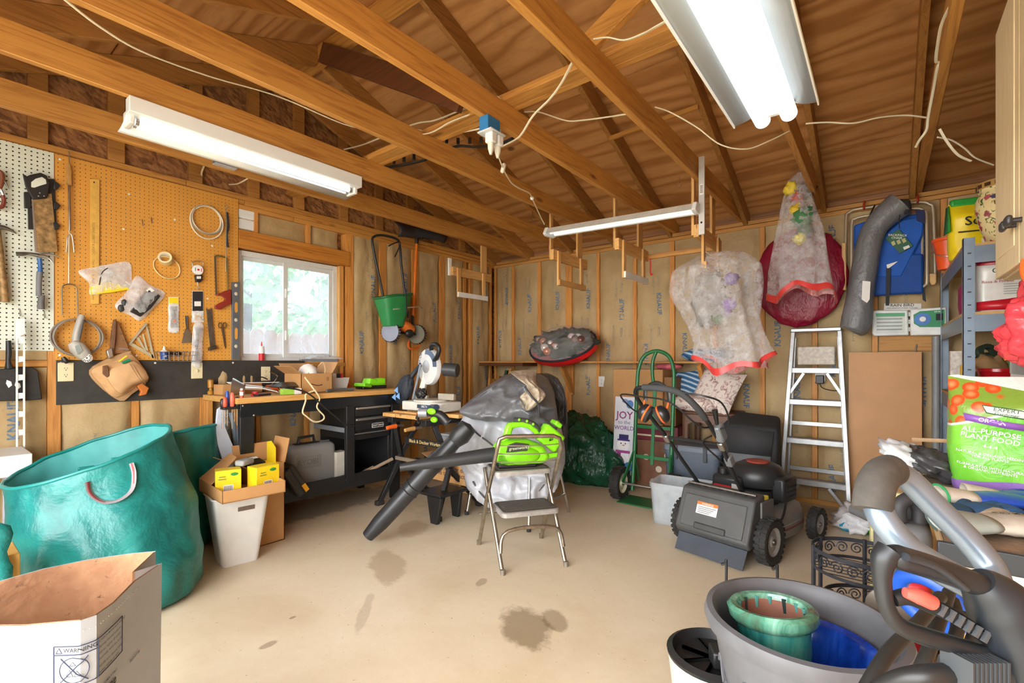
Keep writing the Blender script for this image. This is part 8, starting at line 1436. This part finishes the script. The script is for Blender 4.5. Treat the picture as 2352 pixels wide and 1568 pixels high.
MB().tube([W_(2004, 1172, .594), W_(2006, 1140, .6), W_(2014, 1108, .612), W_(2028, 1088, .63), W_(2044, 1080, .65)], .0215, 24, sm=5).go('foam_grip', '#4a4640:0.9:0:0.2:60', t)
MB().tube([W_(2276, 1350, .60), W_(2286, 1340, .575), W_(2302, 1355, .575), W_(2298, 1372, .60)], .0012, 5, True, 4).go('wire_tie', 'steel', t)
sp = thing('spray_gun', 'black spray gun with red trigger lock hanging on the washer handle', 'spray gun', at_(2150, 1400, .5)); so_ = at_(2150, 1400, .5)
def G_(u, v, d=.5): return at_(u, v, d)-so_
MB().tube([G_(2040, 1268), G_(2060, 1278), G_(2120, 1296), G_(2190, 1320), G_(2255, 1345)], [.010, .0155, .0155, .015, .0145], 18, sm=5, flat=.8).go('hand_grip', '#202428:0.42', sp); MB().tube([G_(2080, 1278, .483), G_(2150, 1302, .483), G_(2215, 1350, .483)], .006, 16, sm=6, flat=.6).go('grip_inlay', '#2a2f34:0.42', sp)
MB().tube([G_(2045, 1264), G_(2030, 1285), G_(2026, 1330), G_(2036, 1390), G_(2062, 1432), G_(2110, 1456), G_(2190, 1480), G_(2270, 1505), G_(2320, 1520)], [.013, .012, .0085, .008, .0085, .0095, .009, .009, .009], 16, sm=5).go('trigger_guard', '#1d2023:0.42', sp)
MB().tube([G_(2245, 1335), G_(2290, 1380), G_(2330, 1450), G_(2365, 1540)], [.016, .029, .034, .036], 22, sm=5).go('gun_body', '#22272c:0.42', sp); MB().tube([G_(2052, 1376), G_(2085, 1370), G_(2135, 1388), G_(2200, 1420), G_(2262, 1465), G_(2290, 1500)], [.007, .0085, .0085, .007, .006, .005], 12, sm=5).go('trigger', '#17191b:0.5', sp); MB().tube([G_(2078, 1360, .49), G_(2110, 1369, .488), G_(2142, 1384, .488)], [.005, .0078, .0074], 14, sm=4).go('trigger_lock', '#e0564a:0.4', sp)
for i in range(6): MB().at(G_(2165+i*20, 1402+i*12, .492), (0, 30, 40)).box(.004, .004, .012).go('trigger_rib', '#4a4d50:0.5', sp)
t = thing('pressure_hose', 'coiled black pressure hose below the spray gun', 'hose', (.02, .9, 0)); ho = Vector((.02, .9, 0))
for i, pts in enumerate(([(1985, 1590, .62), (2040, 1500, .66), (2110, 1430, .72), (2160, 1370, .8)], [(2090, 1590, .7), (2130, 1500, .72), (2160, 1420, .78), (2180, 1360, .84)], [(2140, 1590, .74), (2185, 1490, .76), (2200, 1430, .8), (2190, 1380, .86)], [(2190, 1590, .74), (2215, 1520, .76), (2240, 1450, .8), (2250, 1400, .86)], [(2060, 1480, .8), (2110, 1440, .8), (2170, 1410, .8), (2230, 1420, .8)])): MB().tube([at_(*p)-ho for p in pts], .0095, 12, sm=6).go('hose_loop', '#262624:0.6:0:0.25:30', t)
MB().tube([at_(1990, 1610, .55)-ho, at_(2050, 1570, .52)-ho, at_(2120, 1552, .5)-ho, at_(2200, 1548, .5)-ho], .011, 12, sm=5).go('hose_end', 'black_plastic', t); MB().tube([at_(2190, 1546, .5)-ho, at_(2290, 1548, .5)-ho], .02, 14).go('hose_collar', '#2c2f31:0.5', t)
for i in range(9): MB().at(at_(2198+i*10, 1547, .49)-ho, (0, 0, 52)).box(.0025, .03, .04).go('collar_rib', '#3a3e41:0.5', t)
t = thing('hose_reel', 'blue plastic hose reel behind the spray gun', 'hose reel', (.12, 1.22, .3)); MB().mat(Matrix.Translation((-.045, .1, .40)) @ rotm((0, 70, 60))).torus(.055, .016, 32, 10).go('reel_ring', '#1f4fb0:0.4', t); MB().bx(-.08, .12, .0, .14, .06, .22).go('reel_frame', '#1c479f:0.4', t, bev=.01); MB().bx(-.1, .0, -.05, .05, -.3, .1).go('green_bin', '#1c6a48:0.45', t, bev=.01); MB().bx(-.12, .14, -.02, .16, -.3, .06).go('tan_box', '#cbb992:0.6', t, bev=.006)
# loose plastic bag on the floor
t = thing('plastic_bag', 'white grocery bag with green and blue print on the floor', 'bag', (-.13, 4.22, 0)); blob('bag', '#e6e8ea:0.3:0:0.06', t, (0, 0, .05), (.14, .16, .1), 7.7, .35, 2.6, zmin=.003, ridge=.4, nu=44, nv=28); blob('green_print', '#3fbf3a:0.35', t, (.06, -.06, .06), (.075, .1, .065), 3.7, .3, 2.8, zmin=.004, nu=28, nv=20); blob('blue_print', '#2aa8d0:0.35', t, (-.08, -.1, .03), (.04, .05, .035), 1.7, .3, 2.8, zmin=.004, nu=20, nv=14)
t = thing('seed_packet', 'pale yellow paper packet behind the pressure washer', 'packet', (.03, 2.70, 0)); MB().mat(rotm((0, 0, 10))).bx(-.08, .09, -.02, .02, 0, .62).go('packet', '#d9d29a:0.6:0:0.3:20', t, bev=.005)
